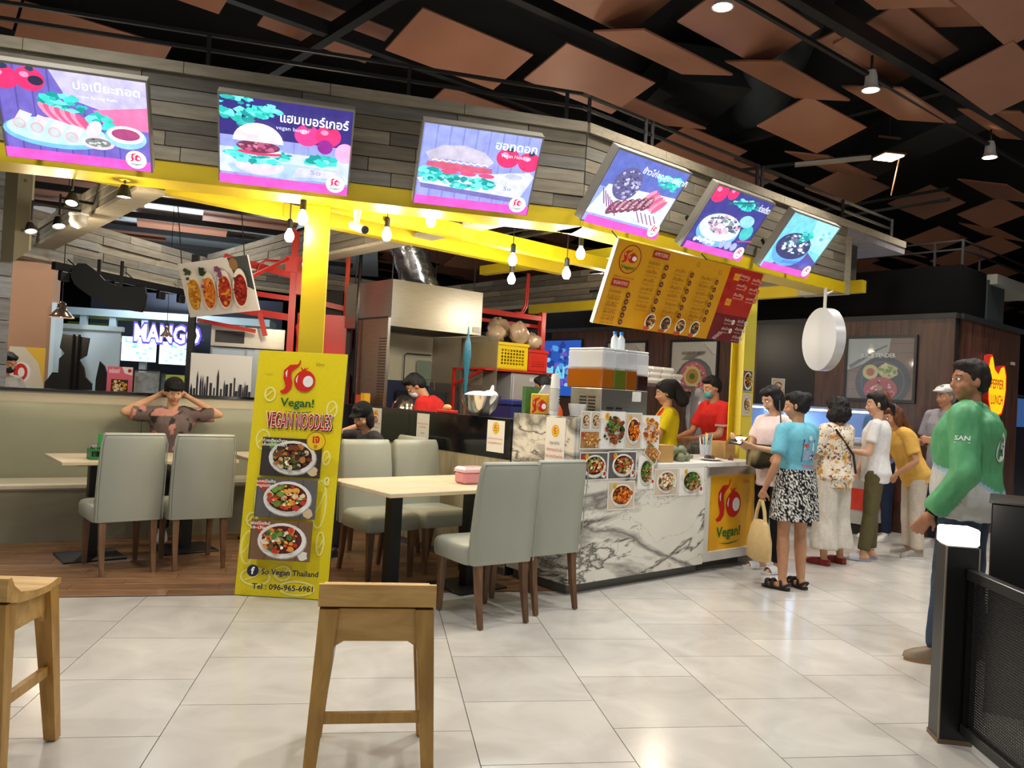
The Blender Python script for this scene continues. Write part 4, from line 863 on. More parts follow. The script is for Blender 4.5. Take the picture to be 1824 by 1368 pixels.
def crate(s, t, z, w, d, h, col, label, holes):
    c = sthing('plastic_crate', label, 'crate', s, t, z, 0, 'plastic crates on the shelf'); m = mat('crate plastic '+str(col), col, .4); th = .012
    MB().box(0, w, 0, d, 0, .015).build('base', m, c)
    fs = MB(); nx = 8; nz = 5; z0 = .05; z1 = h-.07; x0 = .05; x1 = w-.05
    fs.box(0, w, 0, th, 0, z0).box(0, w, 0, th, z1, h).box(0, x0, 0, th, z0, z1).box(x1, w, 0, th, z0, z1)
    for i in range(nx+1): x = x0+(x1-x0)*i/nx; fs.box(x-.006, x+.006, .002, th-.002, z0, z1)
    for j in range(nz+1): zz = z0+(z1-z0)*j/nz; fs.box(x0, x1, .003, th-.003, zz-.006, zz+.006)
    if not holes: fs.box(x0, x1, .004, th, (z0+z1)/2, z1)
    fs.build('front', m, c); MB().box(0, th, th, d, 0, h).build('side', m, c); MB().box(w-th, w, th, d, 0, h).build('side', m, c); MB().box(th, w-th, d-th, d, 0, h).build('rear', m, c)
    MB().box(-.012, w+.012, -.014, 0, h-.035, h, .004).build('rim', m, c); return c
crate(1.53, 2.78, 1.647, .44, .5, .30, (236, 206, 10), 'yellow perforated plastic crate on the red shelf', True); crate(2.0, 2.8, 1.647, .29, .45, .25, (206, 46, 30), 'red plastic bottle crate on the red shelf', False)
BAGM = mat('clear plastic over tan bread', (188, 160, 130), .25, var=.18, scale=9, bump=.7, coat=.4)
for k, (s, t, z, rx, ry, rz, lb) in enumerate(((1.64, 2.97, 2.03, .09, .13, .11, 'slumped against the hood'), (1.80, 3.12, 2.10, .14, .12, .12, 'topmost on the yellow crate'), (1.87, 2.84, 2.03, .11, .11, .13, 'in the middle of the yellow crate'), (2.12, 2.92, 1.99, .13, .14, .10, 'sagging over the red crate'))):
    b = sthing('food_bag', 'clear plastic bag of tan food '+lb, 'bag', s, t, z-.1); mb = MB(); r_ = random.Random(k); n, m = 16, 10; vs = []
    for j in range(m+1):
        for i in range(n): q = 1+r_.uniform(-.16, .16); th = PI*j/m; vs.append((rx*q*math.sin(th)*math.cos(2*PI*i/n), ry*q*math.sin(th)*math.sin(2*PI*i/n), rz+rz*q*math.cos(th)))
    mb.add(vs, [(j*n+i, (j+1)*n+i, (j+1)*n+(i+1) % n, j*n+(i+1) % n) for j in range(m) for i in range(n)]); mb.build('bag', BAGM, b, smooth=70); MB().cyl((0, 0, 2*rz-.02), (.02, -.01, 2*rz+.005), .012, .02, 8).build('knot', BAGM, b)
# red pipe frame around the gas line
gf = sthing('gas_pipe_rack', 'red painted steel frame crossing behind the hood and crates', 'frame', 2.86, 3.55, 0)
MB().box(0, .07, 0, .07, 0, 2.44).build('post', RED, gf); MB().bar((-1.3, .03, 2.36), (.03, .03, 2.36), .05, .06).build('rail', RED, gf); MB().bar((-1.3, .1, 2.26), (.03, .1, 2.26), .04, .04).build('rail', RED, gf)
MB().tube([(-.45, 0, 2.39), (-.36, 0, 2.40), (-.30, 0, 2.5), (-.28, 0, 2.9)], .012).build('pipe', RED, gf, smooth=True); MB().tube([(-.38, .02, 2.39), (-.30, .02, 2.41), (-.25, .02, 2.5), (-.24, .02, 2.9)], .012).build('pipe', RED, gf, smooth=True)
# blue chest freezer behind the marble end
bf = sthing('chest_freezer', 'dark blue chest standing behind the marble end', 'freezer', .64, 1.45, 0); MB().box(0, .5, 0, .5, 0, 1.28, .01).build('body', mat('navy plastic', (24, 34, 92), .4), bf); MB().box(-.01, .51, -.01, .51, 1.28, 1.33, .01).build('lid', mat('navy plastic lid', (30, 42, 110), .35), bf)
# juice dispenser
jd = sthing('juice_dispenser', 'clear juice dispenser with four tanks on a stainless base', 'dispenser', .32, .08, .902)
MB().box(0, .52, 0, .32, 0, .555, .004).build('base', STEEL, jd)
for k in range(9): MB().box(-.004, 0, .06, .13, .29+.024*k, .302+.024*k).build('louvre', IRON, jd); MB().box(-.004, 0, .15, .22, .29+.024*k, .302+.024*k).build('louvre', IRON, jd)
for k in range(3): MB().box(.06, .13, -.004, 0, .36+.024*k, .372+.024*k).build('louvre', IRON, jd); MB().box(.16, .23, -.004, 0, .36+.024*k, .372+.024*k).build('louvre', IRON, jd); MB().cyl((-.012, .265, .31+.045*k), (0, .265, .31+.045*k), .013).build('knob', IRON, jd)
MB().box(.34, .44, -.002, 0, .47, .545).build('label_sheet', WHITE, jd)
CLR = mat('frosted acrylic', (222, 226, 230), .2, alpha=.55)
for k, c in enumerate(((146, 84, 20), (84, 96, 28), (132, 72, 18), (44, 24, 22))):
    x0 = .0+.13*k; hh = .14 if k < 3 else .11
    j = MB(); j.box(x0+.002, x0+.128, .002, .368, .557, .56+hh, .006); j.build('juice', mat('juice %d' % k, c, .12, coat=.5), jd)
    tk = MB().box(x0, x0+.13, .0, .37, .563+hh, .84, .01).build('tank', CLR, jd); MB().box(x0+.003, x0+.127, .003, .367, .842, .856, .005).build('lid', mat('milky lid', (226, 228, 230), .3), tk)
for k in range(2):
    b = sthing('water_bottle', 'small clear water bottle with blue cap on the juice dispenser', 'bottle', .62+.075*k, .25, 1.76, 0, 'water bottles on the dispenser')
    MB().lathe([(.028, 0), (.03, .05), (.028, .09), (.013, .115), (.013, .125)], 14).build('body', mat('clear bottle', (214, 224, 232), .15, alpha=.6), b, smooth=60); MB().lathe([(.016, .123), (.016, .145), (.0, .146)], 12).build('cap', mat('blue cap', (40, 120, 200), .4), b)
# stacked cups, small yellow sign, flyers and cup on the marble end
cs_ = sthing('cup_stack', 'tall stack of white plastic cups on the marble end', 'cup', .06, .30, 1.243+.0); 
for k in range(8): MB().lathe([(.028, .02+.022*k), (.04, .042+.022*k), (.042, .044+.022*k)], 16, (0, 0, 0)).build('cup', mat('white plastic', (220, 222, 224), .3), cs_, smooth=60)
MB().lathe([(.03, .0), (.034, .03)], 16).build('cup', mat('white plastic', (220, 222, 224), .3), cs_, smooth=60)
MB().lathe([(.036, .19), (.03, .28), (.024, .30), (0, .302)], 16).build('cup', mat('white plastic', (220, 222, 224), .3), cs_, smooth=60)
MB().box(-.05, .05, -.05, .05, -.338, -.004).build('riser', STEEL, cs_)
ls = sthing('logo_stand', 'small yellow logo stand on the marble end', 'sign', .03, .42, 1.243, -.25); MB().box(-.075, .075, 0, .012, 0, .15, .012).build('plate', mat('yellow card', (222, 170, 30), .5), ls); a = Art(); chili_logo(a, 0, .135, .13, word=False); a.build('print', PRINT, ls); MB().box(-.05, .05, .012, .06, -.339, .004).build('foot', STEEL, ls)
fl_ = sthing('flyer_box', 'green and white flyer holder behind the logo stand', 'box', .1, .55, 1.243); MB().box(-.1, .06, 0, .04, 0, .2).build('flyer', mat('green flyer', (62, 104, 52), .5, var=.3, scale=20), fl_); MB().prism([(-.03, 0), (.16, 0), (.16, .22), (.08, .22), (.02, .15)], -.02, 0, 'y').build('holder', CLR, fl_); MB().box(-.08, .1, 0, .05, -.339, -.002).build('riser', STEEL, fl_)
sb = sthing('sauce_cup', 'short white cup on the marble end beside the cup stack', 'cup', .2, .2, 1.243-.339); MB().lathe([(.05, .339), (.065, .40), (.068, .43)], 18, cap=False).build('cup', mat('white plastic', (220, 222, 224)), sb, smooth=60); MB().box(-.05, .05, -.05, .05, 0, .34).build('riser', STEEL, sb)
# shelf with foam boxes
sf = sthing('wire_shelf', 'stainless shelf rack carrying white foam boxes', 'shelf', 2.2, 1.5, 0); MB().box(0, 1.15, 0, .4, 1.545, 1.575).build('board', STEEL, sf); MB().box(0, 1.15, 0, .4, .85, .88).build('board', STEEL, sf)
for x, y in ((0, 0), (1.12, 0), (0, .37), (1.12, .37)): MB().box(x, x+.03, y, y+.03, 0, 1.545).build('leg', STEEL, sf)
FOAM = mat('white foam', (226, 228, 228), .5); fbm = MB(); fbm.loft([[(sx*x, sy*y, z) for sx, sy in ((-1, -1), (1, -1), (1, 1), (-1, 1))] for x, y, z in ((.075, .06, 0), (.09, .072, .03), (.09, .072, .036), (.08, .062, .06))])
FBM = fbm.mesh('foam_box', FOAM)
for k in range(14):
    o = bpy.data.objects.new('foam_box', FBM); C.objects.link(o); c_, r_ = k % 5, k//5; o.location = S(2.36+.19*c_+.03*r_, 1.66, 1.577+.061*r_); o.rotation_euler = (0, 0, A2+.03*((k*7) % 5-2)); tag(o, 'white foam takeaway box stacked on the stainless shelf', 'box', 'foam boxes on the shelf')
pk = sthing('bread_bag', 'clear bag with yellow packaging on the shelf below the foam boxes', 'bag', 2.5, 1.7, .882); mb = MB(); mb.ell((0, 0, .27), (.17, .12, .12)); mb.build('bag', mat('yellow blue wrapper', (206, 196, 80), .3, var=.3, scale=8), pk, smooth=True); MB().box(-.17, .17, -.12, .12, 0, .2).build('carton', WHITE, pk)
bg2 = sthing('clear_bag', 'crumpled clear plastic bag hanging between the two counter staff', 'bag', 3.62, 1.6, .9); mb = MB(); r_ = random.Random(9); n, m = 18, 12; vs = []
for j in range(m+1):
    for i in range(n): q = 1+r_.uniform(-.1, .1); th = PI*j/m; vs.append((.2*q*math.sin(th)*math.cos(2*PI*i/n), .16*q*math.sin(th)*math.sin(2*PI*i/n), .33+.33*q*math.cos(th)))
mb.add(vs, [(j*n+i, (j+1)*n+i, (j+1)*n+(i+1) % n, j*n+(i+1) % n) for j in range(m) for i in range(n)]).build('bag', mat('cloudy plastic', (190, 190, 196), .2, alpha=.7, bump=.6), bg2, smooth=60); MB().ell((0, 0, .2), (.14, .12, .16)).build('contents', mat('brown goods', (128, 96, 80), .6, var=.3, scale=14), bg2, smooth=True); MB().box(-.2, .2, -.2, .2, -.9, .02).build('stand', STEEL, bg2)
# till, tablet, straws, boxes and plates on the worktop
tb = sthing('order_tablet', 'black tablet with lit blue screen on the worktop', 'tablet', 1.12, .42, .907, .35); MB().prism([(-.13, .16), (.13, .16), (.13, .36), (-.13, .36)], -.01, .01, 'y').build('frame', IRON, tb)
a = Art(); a.rect(-.12, .17, .12, .35, (150, 210, 245)); a.rect(-.12, .33, .12, .35, (40, 60, 90)); a.build('screen', SCREEN, tb, (0, -.0105, 0)); MB().bar((0, .01, .18), (0, .1, .0), .08, .02).build('stand', IRON, tb); MB().box(-.09, .09, .0, .14, 0, .015).build('base', IRON, tb)
pr = sthing('receipt_printer', 'white receipt printer standing behind the tablet', 'printer', 1.12, .62, .907); MB().box(-.09, .13, 0, .18, 0, .45, .02).build('body', WHITE, pr); MB().tube([(-.03, -.004, .2), (.06, -.004, .22), (.06, -.004, .12)], .008).build('mark', mat('orange plastic', (214, 90, 40)), pr)
KR = mat('brown kraft card', (178, 138, 78), .65, var=.06, scale=6)
kb = sthing('kraft_box', 'plain brown card box at the front edge of the worktop', 'box', 1.0, .07, .907, -.12); MB().box(-.0, .16, 0, .13, 0, .135, .002).build('box', KR, kb)
jr = sthing('food_jar', 'clear food tub with amber lid behind the kraft box', 'jar', 1.17, .3, .907); MB().lathe([(.06, 0), (.065, .09)], 20).build('tub', mat('cloudy tub', (180, 170, 140), .25, alpha=.8), jr); MB().lathe([(.068, .09), (.068, .105), (0, .106)], 20).build('lid', mat('amber lid', (214, 150, 50), .3), jr)
DUMP = mat('green leaf wrap', (116, 122, 92), .5, var=.25, scale=18, bump=.4)
for k, (s, t, z, rz) in enumerate(((1.30, .09, .907, .2), (1.41, .12, .907, 1.0), (1.35, .18, .907, 2.0), (1.36, .13, .962, .6), (1.25, .17, .907, 1.6), (1.26, .13, .962, 2.4))):
    o = MB().loft([[(r*math.cos(2*PI*i/5+q), r*.85*math.sin(2*PI*i/5+q), z_) for i in range(5)] for r, z_, q in ((.035, 0, 0), (.052, .025, .1), (.045, .05, .15), (.02, .07, .2))]).build('leaf_parcel', DUMP, smooth=80); o.location = S(s, t, z); o.rotation_euler = (0, 0, rz); tag(o, 'leaf-wrapped green parcel heaped beside the kraft box', 'parcel', 'leaf parcels on the worktop')
sc_ = sthing('straw_cup', 'clear cup full of blue, yellow and white straws', 'cup', 1.93, .3, .907); MB().lathe([(.045, 0), (.06, .12)], 18, cap=False).build('cup', mat('clear cup', (214, 220, 224), .15, alpha=.5), sc_); r_ = random.Random(4)
for k in range(26):
    an = r_.uniform(0, 2*PI); q = r_.uniform(0, .035); MB().cyl((q*math.cos(an), q*math.sin(an), .01), (q*2.1*math.cos(an), q*2.1*math.sin(an), r_.uniform(.17, .23)), .0045, n=6).build('straw', mat('straw %d' % (k % 4), ((226, 226, 226), (70, 150, 200), (226, 206, 90), (236, 236, 240))[k % 4], .4), sc_)
ub = sthing('carton_box', 'brown open carton at the end of the worktop', 'box', 2.08, .2, .907, .1); MB().box(-.0, .18, 0, .18, 0, .15, .002).build('box', KR, ub); MB().add([(0, 0, .15), (.2, 0, .15), (.22, -.05, .22), (-.02, -.05, .2)], [(0, 1, 2, 3)]).build('flap', KR, ub)
pl = sthing('snack_plate', 'white plate with brown snack pieces on the worktop', 'plate', 1.77, .13, .907); MB().lathe([(.0, .0), (.06, .0), (.105, .016), (.1, .018), (.058, .005), (0, .005)], 26, cap=False).build('plate', WHITE, pl, smooth=60); r_ = random.Random(6)
for k in range(7): o = MB().cbox((r_.uniform(-.05, .05), r_.uniform(-.04, .04), .02+.012*(k % 2)), (.03, .025, .022), .004).build('snack', mat('brown snack', (104, 70, 54), .6, var=.3, scale=30), pl)
nt_ = sthing('paper_tray', 'grey steel tray of napkins behind the snack plate', 'tray', 1.58, .38, .907); MB().box(-.15, .15, -.1, .1, 0, .03, .004).build('tray', STEEL, nt_); MB().box(-.1, .08, -.07, .07, .03, .05, .003).build('napkin', WHITE, nt_)
tc_ = sthing('pyramid_snack', 'small dark wrapped cone on the worktop end', 'snack', 2.02, .1, .907); MB().lathe([(.03, 0), (.0, .05)], 4).build('cone', mat('dark red wrap', (96, 46, 40), .4), tc_)
# notices and photos on the H column, cards
for k, (s, t, z, w_, h_, kd, lb) in enumerate(((2.06, .14, 1.52, .15, .19, 'salad', 'dish photo taped high on the H column'), (2.07, .14, 1.30, .13, .2, 'soup', 'dish photo taped lower on the H column'))):
    n_ = thing('dish_photo', lb, 'photo', S(s+.27, t+.08, z), A2); MB().box(0, w_, 0, .001, 0, h_).build('sheet', mat('glossy photo paper', (232, 230, 224)), n_); a = Art(); food(a, .004, .004, w_-.004, h_-.004, kd, 50+k); a.build('print', PRINT, n_)
# table things
px_ = thing('tissue_box', 'translucent pink tissue box on the table', 'tissue box', (.66, 5.48, .747), math.radians(28)); MB().box(-.1, .1, -.065, .065, 0, .08, .015).build('body', mat('pink translucent plastic', (226, 150, 160), .2, alpha=.9), px_); MB().loft([[(sx*x, sy*y, z) for sx, sy in ((-1, -1), (1, -1), (1, 1), (-1, 1))] for x, y, z in ((.102, .067, .08), (.1, .065, .1), (.085, .05, .115))]).build('lid', mat('pale pink lid', (236, 196, 198), .2, alpha=.9), px_)
cdy = thing('condiment_caddy', 'green plastic condiment caddy with menu card on bench table', 'caddy', (-1.98, 6.22, .747), math.radians(30)); GRN = mat('green plastic', (20, 120, 56), .4); cm = MB()
for x in (-.08, 0, .08): cm.box(x-.004, x+.004, -.06, .06, 0, .075)
cm.box(-.084, .084, -.06, .06, 0, .006).box(-.084, .084, -.062, -.056, .0, .02).box(-.084, .084, -.062, -.056, .06, .075).box(-.084, .084, .056, .062, .0, .075); cm.build('basket', GRN, cdy)
for k in range(3): j = MB().lathe([(.025, .008), (.027, .07), (.02, .085)], 14, (-.055+.055*k, -.02, 0)).build('jar', mat('smoky jar', (60, 70, 50), .2), cdy, smooth=60); MB().lathe([(.024, .085), (.024, .098), (0, .1)], 14, (-.055+.055*k, -.02, 0)).build('lid', mat('silver lid', (190, 190, 190), .3, .8), j)
MB().box(-.02, .085, .03, .036, .006, .18, .01).build('menu_card', mat('bright green card', (34, 150, 70), .5), cdy)

# ================================================================== lamps of the stall
GLOW = mat('glowing bulb', (255, 240, 215), .3, emit=(255, 236, 205), estr=14.); COOL = mat('cool glowing bulb', (225, 240, 255), .3, emit=(205, 228, 255), estr=14.)
def bulb(x, y, z, label, cool=False, top=2.765, power=24):
    q_ = Vector((x, y, 0))-M0; s_, t_ = q_.dot(E2), q_.dot(N2); p0 = S(s_, min(.3 if s_ > -.2 else .35-.45*s_, t_-.05), 2.775); p1 = S(s_, max(2.2, t_+.2), 2.775); MB().bar(p0-p0, p1-p0, .03, .025).build('conduit', IRON, can, loc=p0)
    t = thing('hanging_bulb', label, 'lamp', (x, y, z), 0, 'bare bulbs hanging inside the stall')
    MB().lathe([(.0, -.048), (.022, -.042), (.034, -.02), (.036, .0), (.03, .022), (.016, .045), (.014, .055)], 16).build('bulb', COOL if cool else GLOW, t, smooth=True)
    MB().lathe([(.018, .055), (.021, .06), (.021, .12), (.012, .13)], 12).build('socket', IRON, t); MB().cyl((0, 0, .13), (0, 0, top-z), .004, n=6).build('cord', IRON, t)
    lamp('POINT', (0, 0, -.075), power, (.86, .93, 1) if cool else (1, .86, .66), .045, parent=t, name='bulb_light')
bulb(-.57, 5.455, 2.48, 'warm bare bulb hanging by the yellow front column'); bulb(-.74, 6.22, 2.49, 'warm bare bulb hanging behind the yellow front column'); bulb(-.01, 5.89, 2.5, 'warm bare bulb hanging above the chairs facing the hall')
bulb(.3, 5.75, 2.6, 'warm bare bulb hanging under the hot dog display'); bulb(.99, 6.24, 2.45, 'warm bare bulb above the cool white one'); bulb(1.1, 6.94, 2.4, 'cool white bare bulb hanging low over the kitchen', True); bulb(1.47, 6.39, 2.4, 'warm bare bulb close to the yellow menu board'); bulb(1.48, 5.98, 2.5, 'cool white bare bulb under the canopy bend', True); bulb(-.71, 7.33, 2.45, 'warm bare bulb hanging before the red pipe frame')
bulb(2.9, 7.6, 2.45, 'hidden warm bulb behind the menu board, kept for its light'); bulb(2.35, 8.4, 2.45, 'hidden warm bulb deep inside the kitchen, kept for its light', power=12); bulb(2.75, 9.9, 2.45, 'added warm bulb brightening the far kitchen bulkhead', power=26)  # hidden bulbs kept for their light, the last added to brighten the bulkhead
def spot_can(x, y, z, label, aim=(0, 0, -1), power=10, lit=True):
    t = thing('spot_lamp', label, 'lamp', (x, y, z)); d = Vector(aim).normalized(); q = Vector((0, 0, -1)).rotation_difference(d).to_matrix().to_4x4()
    b = MB(); b.M = q; b.lathe([(.02, .07), (.025, .06), (.043, .01), (.045, -.008), (.037, -.008)], 18, cap=False).build('shade', BLACK, t, smooth=60); b = MB(); b.M = q; b.lathe([(0, -.004), (.036, -.004)], 18).build('lens', GLOW if lit else mat('led cluster', (200, 196, 180), .3, emit=(255, 240, 210), estr=1.5), t)
    MB().cyl((0, 0, .08), (0, 0, .24), .008, n=8).build('stem', BLACK, t)
    if lit: lamp('POINT', tuple(d*.07), power, (1, .84, .6), .04, parent=t, name='spot_light')
spot_can(-1.66, 5.35, 2.5, 'amber spot lamp glowing under the yellow beam', power=7); spot_can(-2.02, 5.5, 2.46, 'black track spot with small lens cells under the yellow beam', (.1, -.5, -1), lit=False); spot_can(-2.77, 6.77, 2.46, 'bright spot lamp farthest along the bench bulkhead', (.3, -.3, -1), 10); spot_can(-2.46, 6.48, 2.47, 'bright spot lamp on the bench bulkhead beside the dome camera', (.3, -.3, -1), 14)

for x, y in ((-2.77, 6.77), (-2.46, 6.48)):
    p0 = Vector((x, y, 2.68)); q_ = p0-M0; p1 = p0+E2*(-2.45-q_.dot(E2)); MB().bar(p0-p0, p1-p0, .02, .02).build('lamp_arm', IRON, can, loc=p0)
# ================================================================== hall beyond the bench
BRW = mat('tan brown wall panel', (150, 112, 84), .5, var=.08, scale=1.5)
wt = struct(MB().box(-8, -4.0, 10.5, 10.7, 0, 2.75).build('wall_tan', BRW), 'tan brown wall beyond the bench')
MB().box(-4.0, -3.95, 10.48, 10.72, 0, 2.2).build('trim', mat('pale blue frame', (176, 196, 208), .4), wt); MB().box(-8, -3.97, 10.44, 10.5, 2.75, 3.0).build('cornice', mat('orange wood band', (186, 124, 72), .5), wt)
MB().box(-6.2, -4.0, 10.42, 10.5, 3.0, 3.35).build('bulkhead', mat('grey soffit', (120, 120, 122), .6), wt)
# column wrapped with blue grey boards, and display box seen edge-on
cl = struct(thing('trim_7', None, None, (-3.60, 7.90, 0), A2)); cl['label'] = 'blue grey board-clad column at the end of the bench'; r_ = random.Random(21)
MB().box(-.2, .17, -.17, .17, 0, 3.2).build('core', mat('joint grey', (70, 66, 58)), cl)
for k in range(16):
    z = .0+.2*k; mb = MB(); mb.color(*r_.choice([(132, 136, 144), (120, 122, 128), (142, 144, 150), (112, 114, 118)])); mb.box(-.2, .19, -.19, -.17, z+.003, z+.197, .003); mb.build('board', BOARD, cl)
    mb = MB(); mb.color(*r_.choice([(132, 136, 144), (120, 122, 128), (142, 144, 150)])); mb.box(.17, .19, -.17, .17, z+.003, z+.197, .003); mb.build('board', BOARD, cl)
db = thing('lightbox_edge', 'olive lightbox on the board-clad column, seen edge-on', 'lightbox', (-3.24, 7.80, 2.32), math.radians(62)); OLV = mat('olive casing', (118, 112, 90), .5)
MB().prism([(-.1, .0), (.04, .12), (.04, 1.0), (-.1, 1.02)], 0, .75, 'y').build('casing', OLV, db); MB().prism([(.04, .12), (.06, .14), (.06, .98), (.04, 1.0)], -.01, .76, 'y').build('rim', mat('pale rim', (176, 168, 142)), db)
for z in (.3, .75): MB().cyl((-.03, -.006, z), (-.03, 0, z), .014, n=10).build('screw', mat('dark screw', (80, 74, 60)), db)
dc = thing('dome_camera', 'white dome security camera under the bench bulkhead', 'camera', (-2.33, 6.5, 2.48)); MB().lathe([(.06, .08), (.065, .03), (.05, 0), (.0, -.02)], 18).build('dome', mat('off white plastic', (190, 184, 170), .35), dc, smooth=60); MB().lathe([(.07, .08), (.07, .095)], 18).build('mount', WHITE, dc)
bc = thing('bullet_camera', 'white bullet security camera beside the yellow front column', 'camera', (-.22, 5.62, 2.6)); MB().cyl((0, 0, 0), (0, 0, -.1), .03, .015, 12).build('mount', WHITE, bc); MB().cyl((-.03, .03, -.10), (.06, -.1, -.15), .03, n=14).build('body', WHITE, bc); MB().cyl((.06, -.1, -.15), (.065, -.107, -.153), .027, n=14).build('lens', IRON, bc)
# black lighting truss with hanging lamps and cut-out sign
ts = thing('lighting_truss', 'black lighting track slung below the bench bulkhead', 'track', PL+EL*.9-NL*.2+Vector((0, 0, 2.44)), math.atan2(EL.y, EL.x)); MB().bar((0, 0, 0), (2.6, 0, 0), .05, .08).build('bar', IRON, ts)
for k in range(7): q = .1+.26*k; MB().box(q*1.4-.06, q*1.4+.05, -.03, .03, -.14, -.04, .01).build('lamp_head', BLACK, ts)
for k in range(3): q = .25+.6*k; MB().tube([(q*1.4, 0, 0), (q*1.4, .17, .12)], .008, 6).build('rod', IRON, ts)
cu = thing('hanging_shape_sign', 'dark chili-shaped cut-out sign hanging from the track', 'sign', (-2.86, 8.9, 2.036)); cu.scale = (.937, 1, .937); prf = []
for p_ in ((-.40, .34), (-.39, .44), (-.33, .50), (-.25, .50), (-.16, .44), (-.05, .33), (.1, .27), (.38, .29), (.40, .20), (.39, .08), (.36, .0), (.1, .02), (-.1, .09), (-.25, .18), (-.35, .25)): prf.append(p_)
MB().prism(prf, 0, .05, 'y').build('board', mat('blackboard grey', (30, 34, 38), .7), cu)
for x in (-.12, .12): MB().box(x-.015, x+.015, .01, .04, .28, .56).build('hanger', IRON, cu)
def standee(x, y, z, pts, label, name='dark_standee'):
    t = thing(name, label, 'standee', (x, y, z)); MB().prism(pts, 0, .03, 'y').build('board', mat('flat black board', (10, 12, 15), .7), t); MB().box(-.05, .05, .03, .12, 0 if z < .1 else -z+.004, .02 if z < .1 else .05).build('foot', IRON, t); return t
sd = standee(-3.26, 9.2, 0, [(-.15, 0), (.2, 0), (.19, 1.25), (.12, 1.32), (.10, 1.42), (.05, 1.50), (.12, 1.55), (.14, 1.74), (-.13, 1.77), (-.15, 1.62), (-.10, 1.56), (-.15, 1.5)], 'tall dark figure-shaped standee beyond the bench')
for x in (-.02, .035): MB().box(x, x+.02, -.02, 0, 1.0, 1.77).build('pole', BGL, sd)
standee(-3.5, 9.36, 0, [(-.1, 0), (.1, 0), (.1, 1.22), (.07, 1.3), (.03, 1.35), (-.03, 1.35), (-.07, 1.28), (-.1, 1.24)], 'short round-headed dark standee beside the tan wall')
standee(-2.98, 9.35, 0, [(-.12, 0), (.16, 0), (.15, 1.28), (.07, 1.35), (.02, 1.33), (-.02, 1.45), (-.07, 1.5), (-.1, 1.3)], 'low dark standee with green patch beyond the bench')
pn = struct(MB().box(-4.12, -3.36, 11.0, 11.05, 0, 1.92).build('wall_glass', mat('pale blue frosted glass', (176, 198, 212), .25), ), 'pale blue frosted glass partition'); MB().box(-4.15, -3.33, 10.98, 11.07, 1.92, 1.98).build('rail', mat('pale blue frame', (176, 196, 208)), pn)
pd = thing('poster_stand', 'pink poster board on the ledge beyond the bench', 'poster', (-2.82, 9.3, 0)); MB().box(-.13, .13, 0, .02, 0, 1.45).build('board', mat('pink card', (226, 110, 140), .5), pd); a = Art(); a.rect(-.13, 1.1, .13, 1.45, (226, 110, 140)); a.text('อร่อย?', -.11, 1.38, .045, (250, 240, 240), 'l', .11, .02); a.poly([(.02, 1.45), (.13, 1.45), (.13, 1.36), (.05, 1.38)], (245, 235, 235)); a.ell(.1, 1.41, .02, .02, (190, 40, 60)); a.rect(-.085, 1.16, .09, 1.31, (70, 40, 20)); a.scatter(0, 1.235, .08, .06, 40, [(236, 190, 60), (245, 225, 180), (200, 120, 30), (240, 236, 220)], .01, .02); a.build('print', PRINT, pd)
gc = thing('display_case', 'small black framed glass display case beside the pink poster', 'display case', (-2.62, 9.6, 0)); MB().box(-.15, .15, 0, .3, 0, 1.16).build('plinth', mat('dark plinth', (60, 62, 66)), gc); MB().box(-.13, .13, .02, .28, 1.17, 1.40).build('goods', mat('grey packets', (140, 160, 170), .3, var=.5, scale=18), gc)
for x in (-.15, .135): MB().box(x, x+.015, 0, .015, 1.16, 1.43).build('frame', IRON, gc)
MB().box(-.15, .15, 0, .3, 1.42, 1.435).build('frame', IRON, gc); MB().box(-.135, .135, .002, .006, 1.16, 1.42).build('pane', mat('case glass', (200, 215, 220), .05, alpha=.2), gc)
# mango kiosk
kx = thing('mango_kiosk', 'brightly lit mango dessert kiosk with screens and white letters', 'kiosk', (-3.6, 14, 0))
MB().box(-1.6, 1.6, .0, .8, 0, 1.4).build('counter', mat('yellow green counter', (150, 160, 60), .5, var=.2, scale=2), kx); MB().box(-1.7, 1.7, -.05, .8, 2.30, 2.42).build('beam', mat('pale blue steel', (170, 196, 210), .4), kx); MB().box(-1.7, 1.7, 1.6, 1.7, 0, 2.9).build('rear_wall', mat('deep blue wall', (44, 52, 70), .6, var=.2, scale=1.5), kx)
for x in (-1.3, -.85, -.35, 1.2): MB().box(x, x+.1, -.03, .07, 1.4, 2.3).build('post', mat('pale blue steel', (170, 196, 210), .4), kx)
BLUE = vcol_mat('bright lit display', .3, emit=2.2, base=0.)
def kscreen(x0, x1, z0, z1, seed, lab):
    r_ = random.Random(seed); s_ = thing('menu_screen', lab, 'screen', (-3.6, 13.88, 0), 0, 'mango kiosk screens'); MB().box(x0, x1, .01, .05, z0, z1).build('casing', IRON, s_); a = Art(); a.rect(x0+.01, z0+.01, x1-.01, z1-.01, (205, 240, 250))
    for k in range(26): u = r_.uniform(x0+.05, x1-.1); v = r_.uniform(z0+.04, z1-.06); a.rect(u, v, u+r_.uniform(.02, .08), v+r_.uniform(.008, .04), r_.choice([(120, 200, 230), (160, 220, 240), (240, 250, 250), (90, 180, 215)]))
    a.build('screen', BLUE, s_, (0, .008, 0))
kscreen(-.62, -.06, 1.58, 2.0, 1, 'lit pale blue kiosk screen beside the letter M'); kscreen(-.03, .5, 1.56, 1.95, 2, 'lit pale blue kiosk screen below the letters N G O')
a = Art(.002); a.text('MANGO', -.42, 1.915, .30, (92, 70, 210), 'l', 1.07, .075); a.text('MANGO', -.40, 1.93, .27, (250, 252, 255), 'l', 1.02, .03)
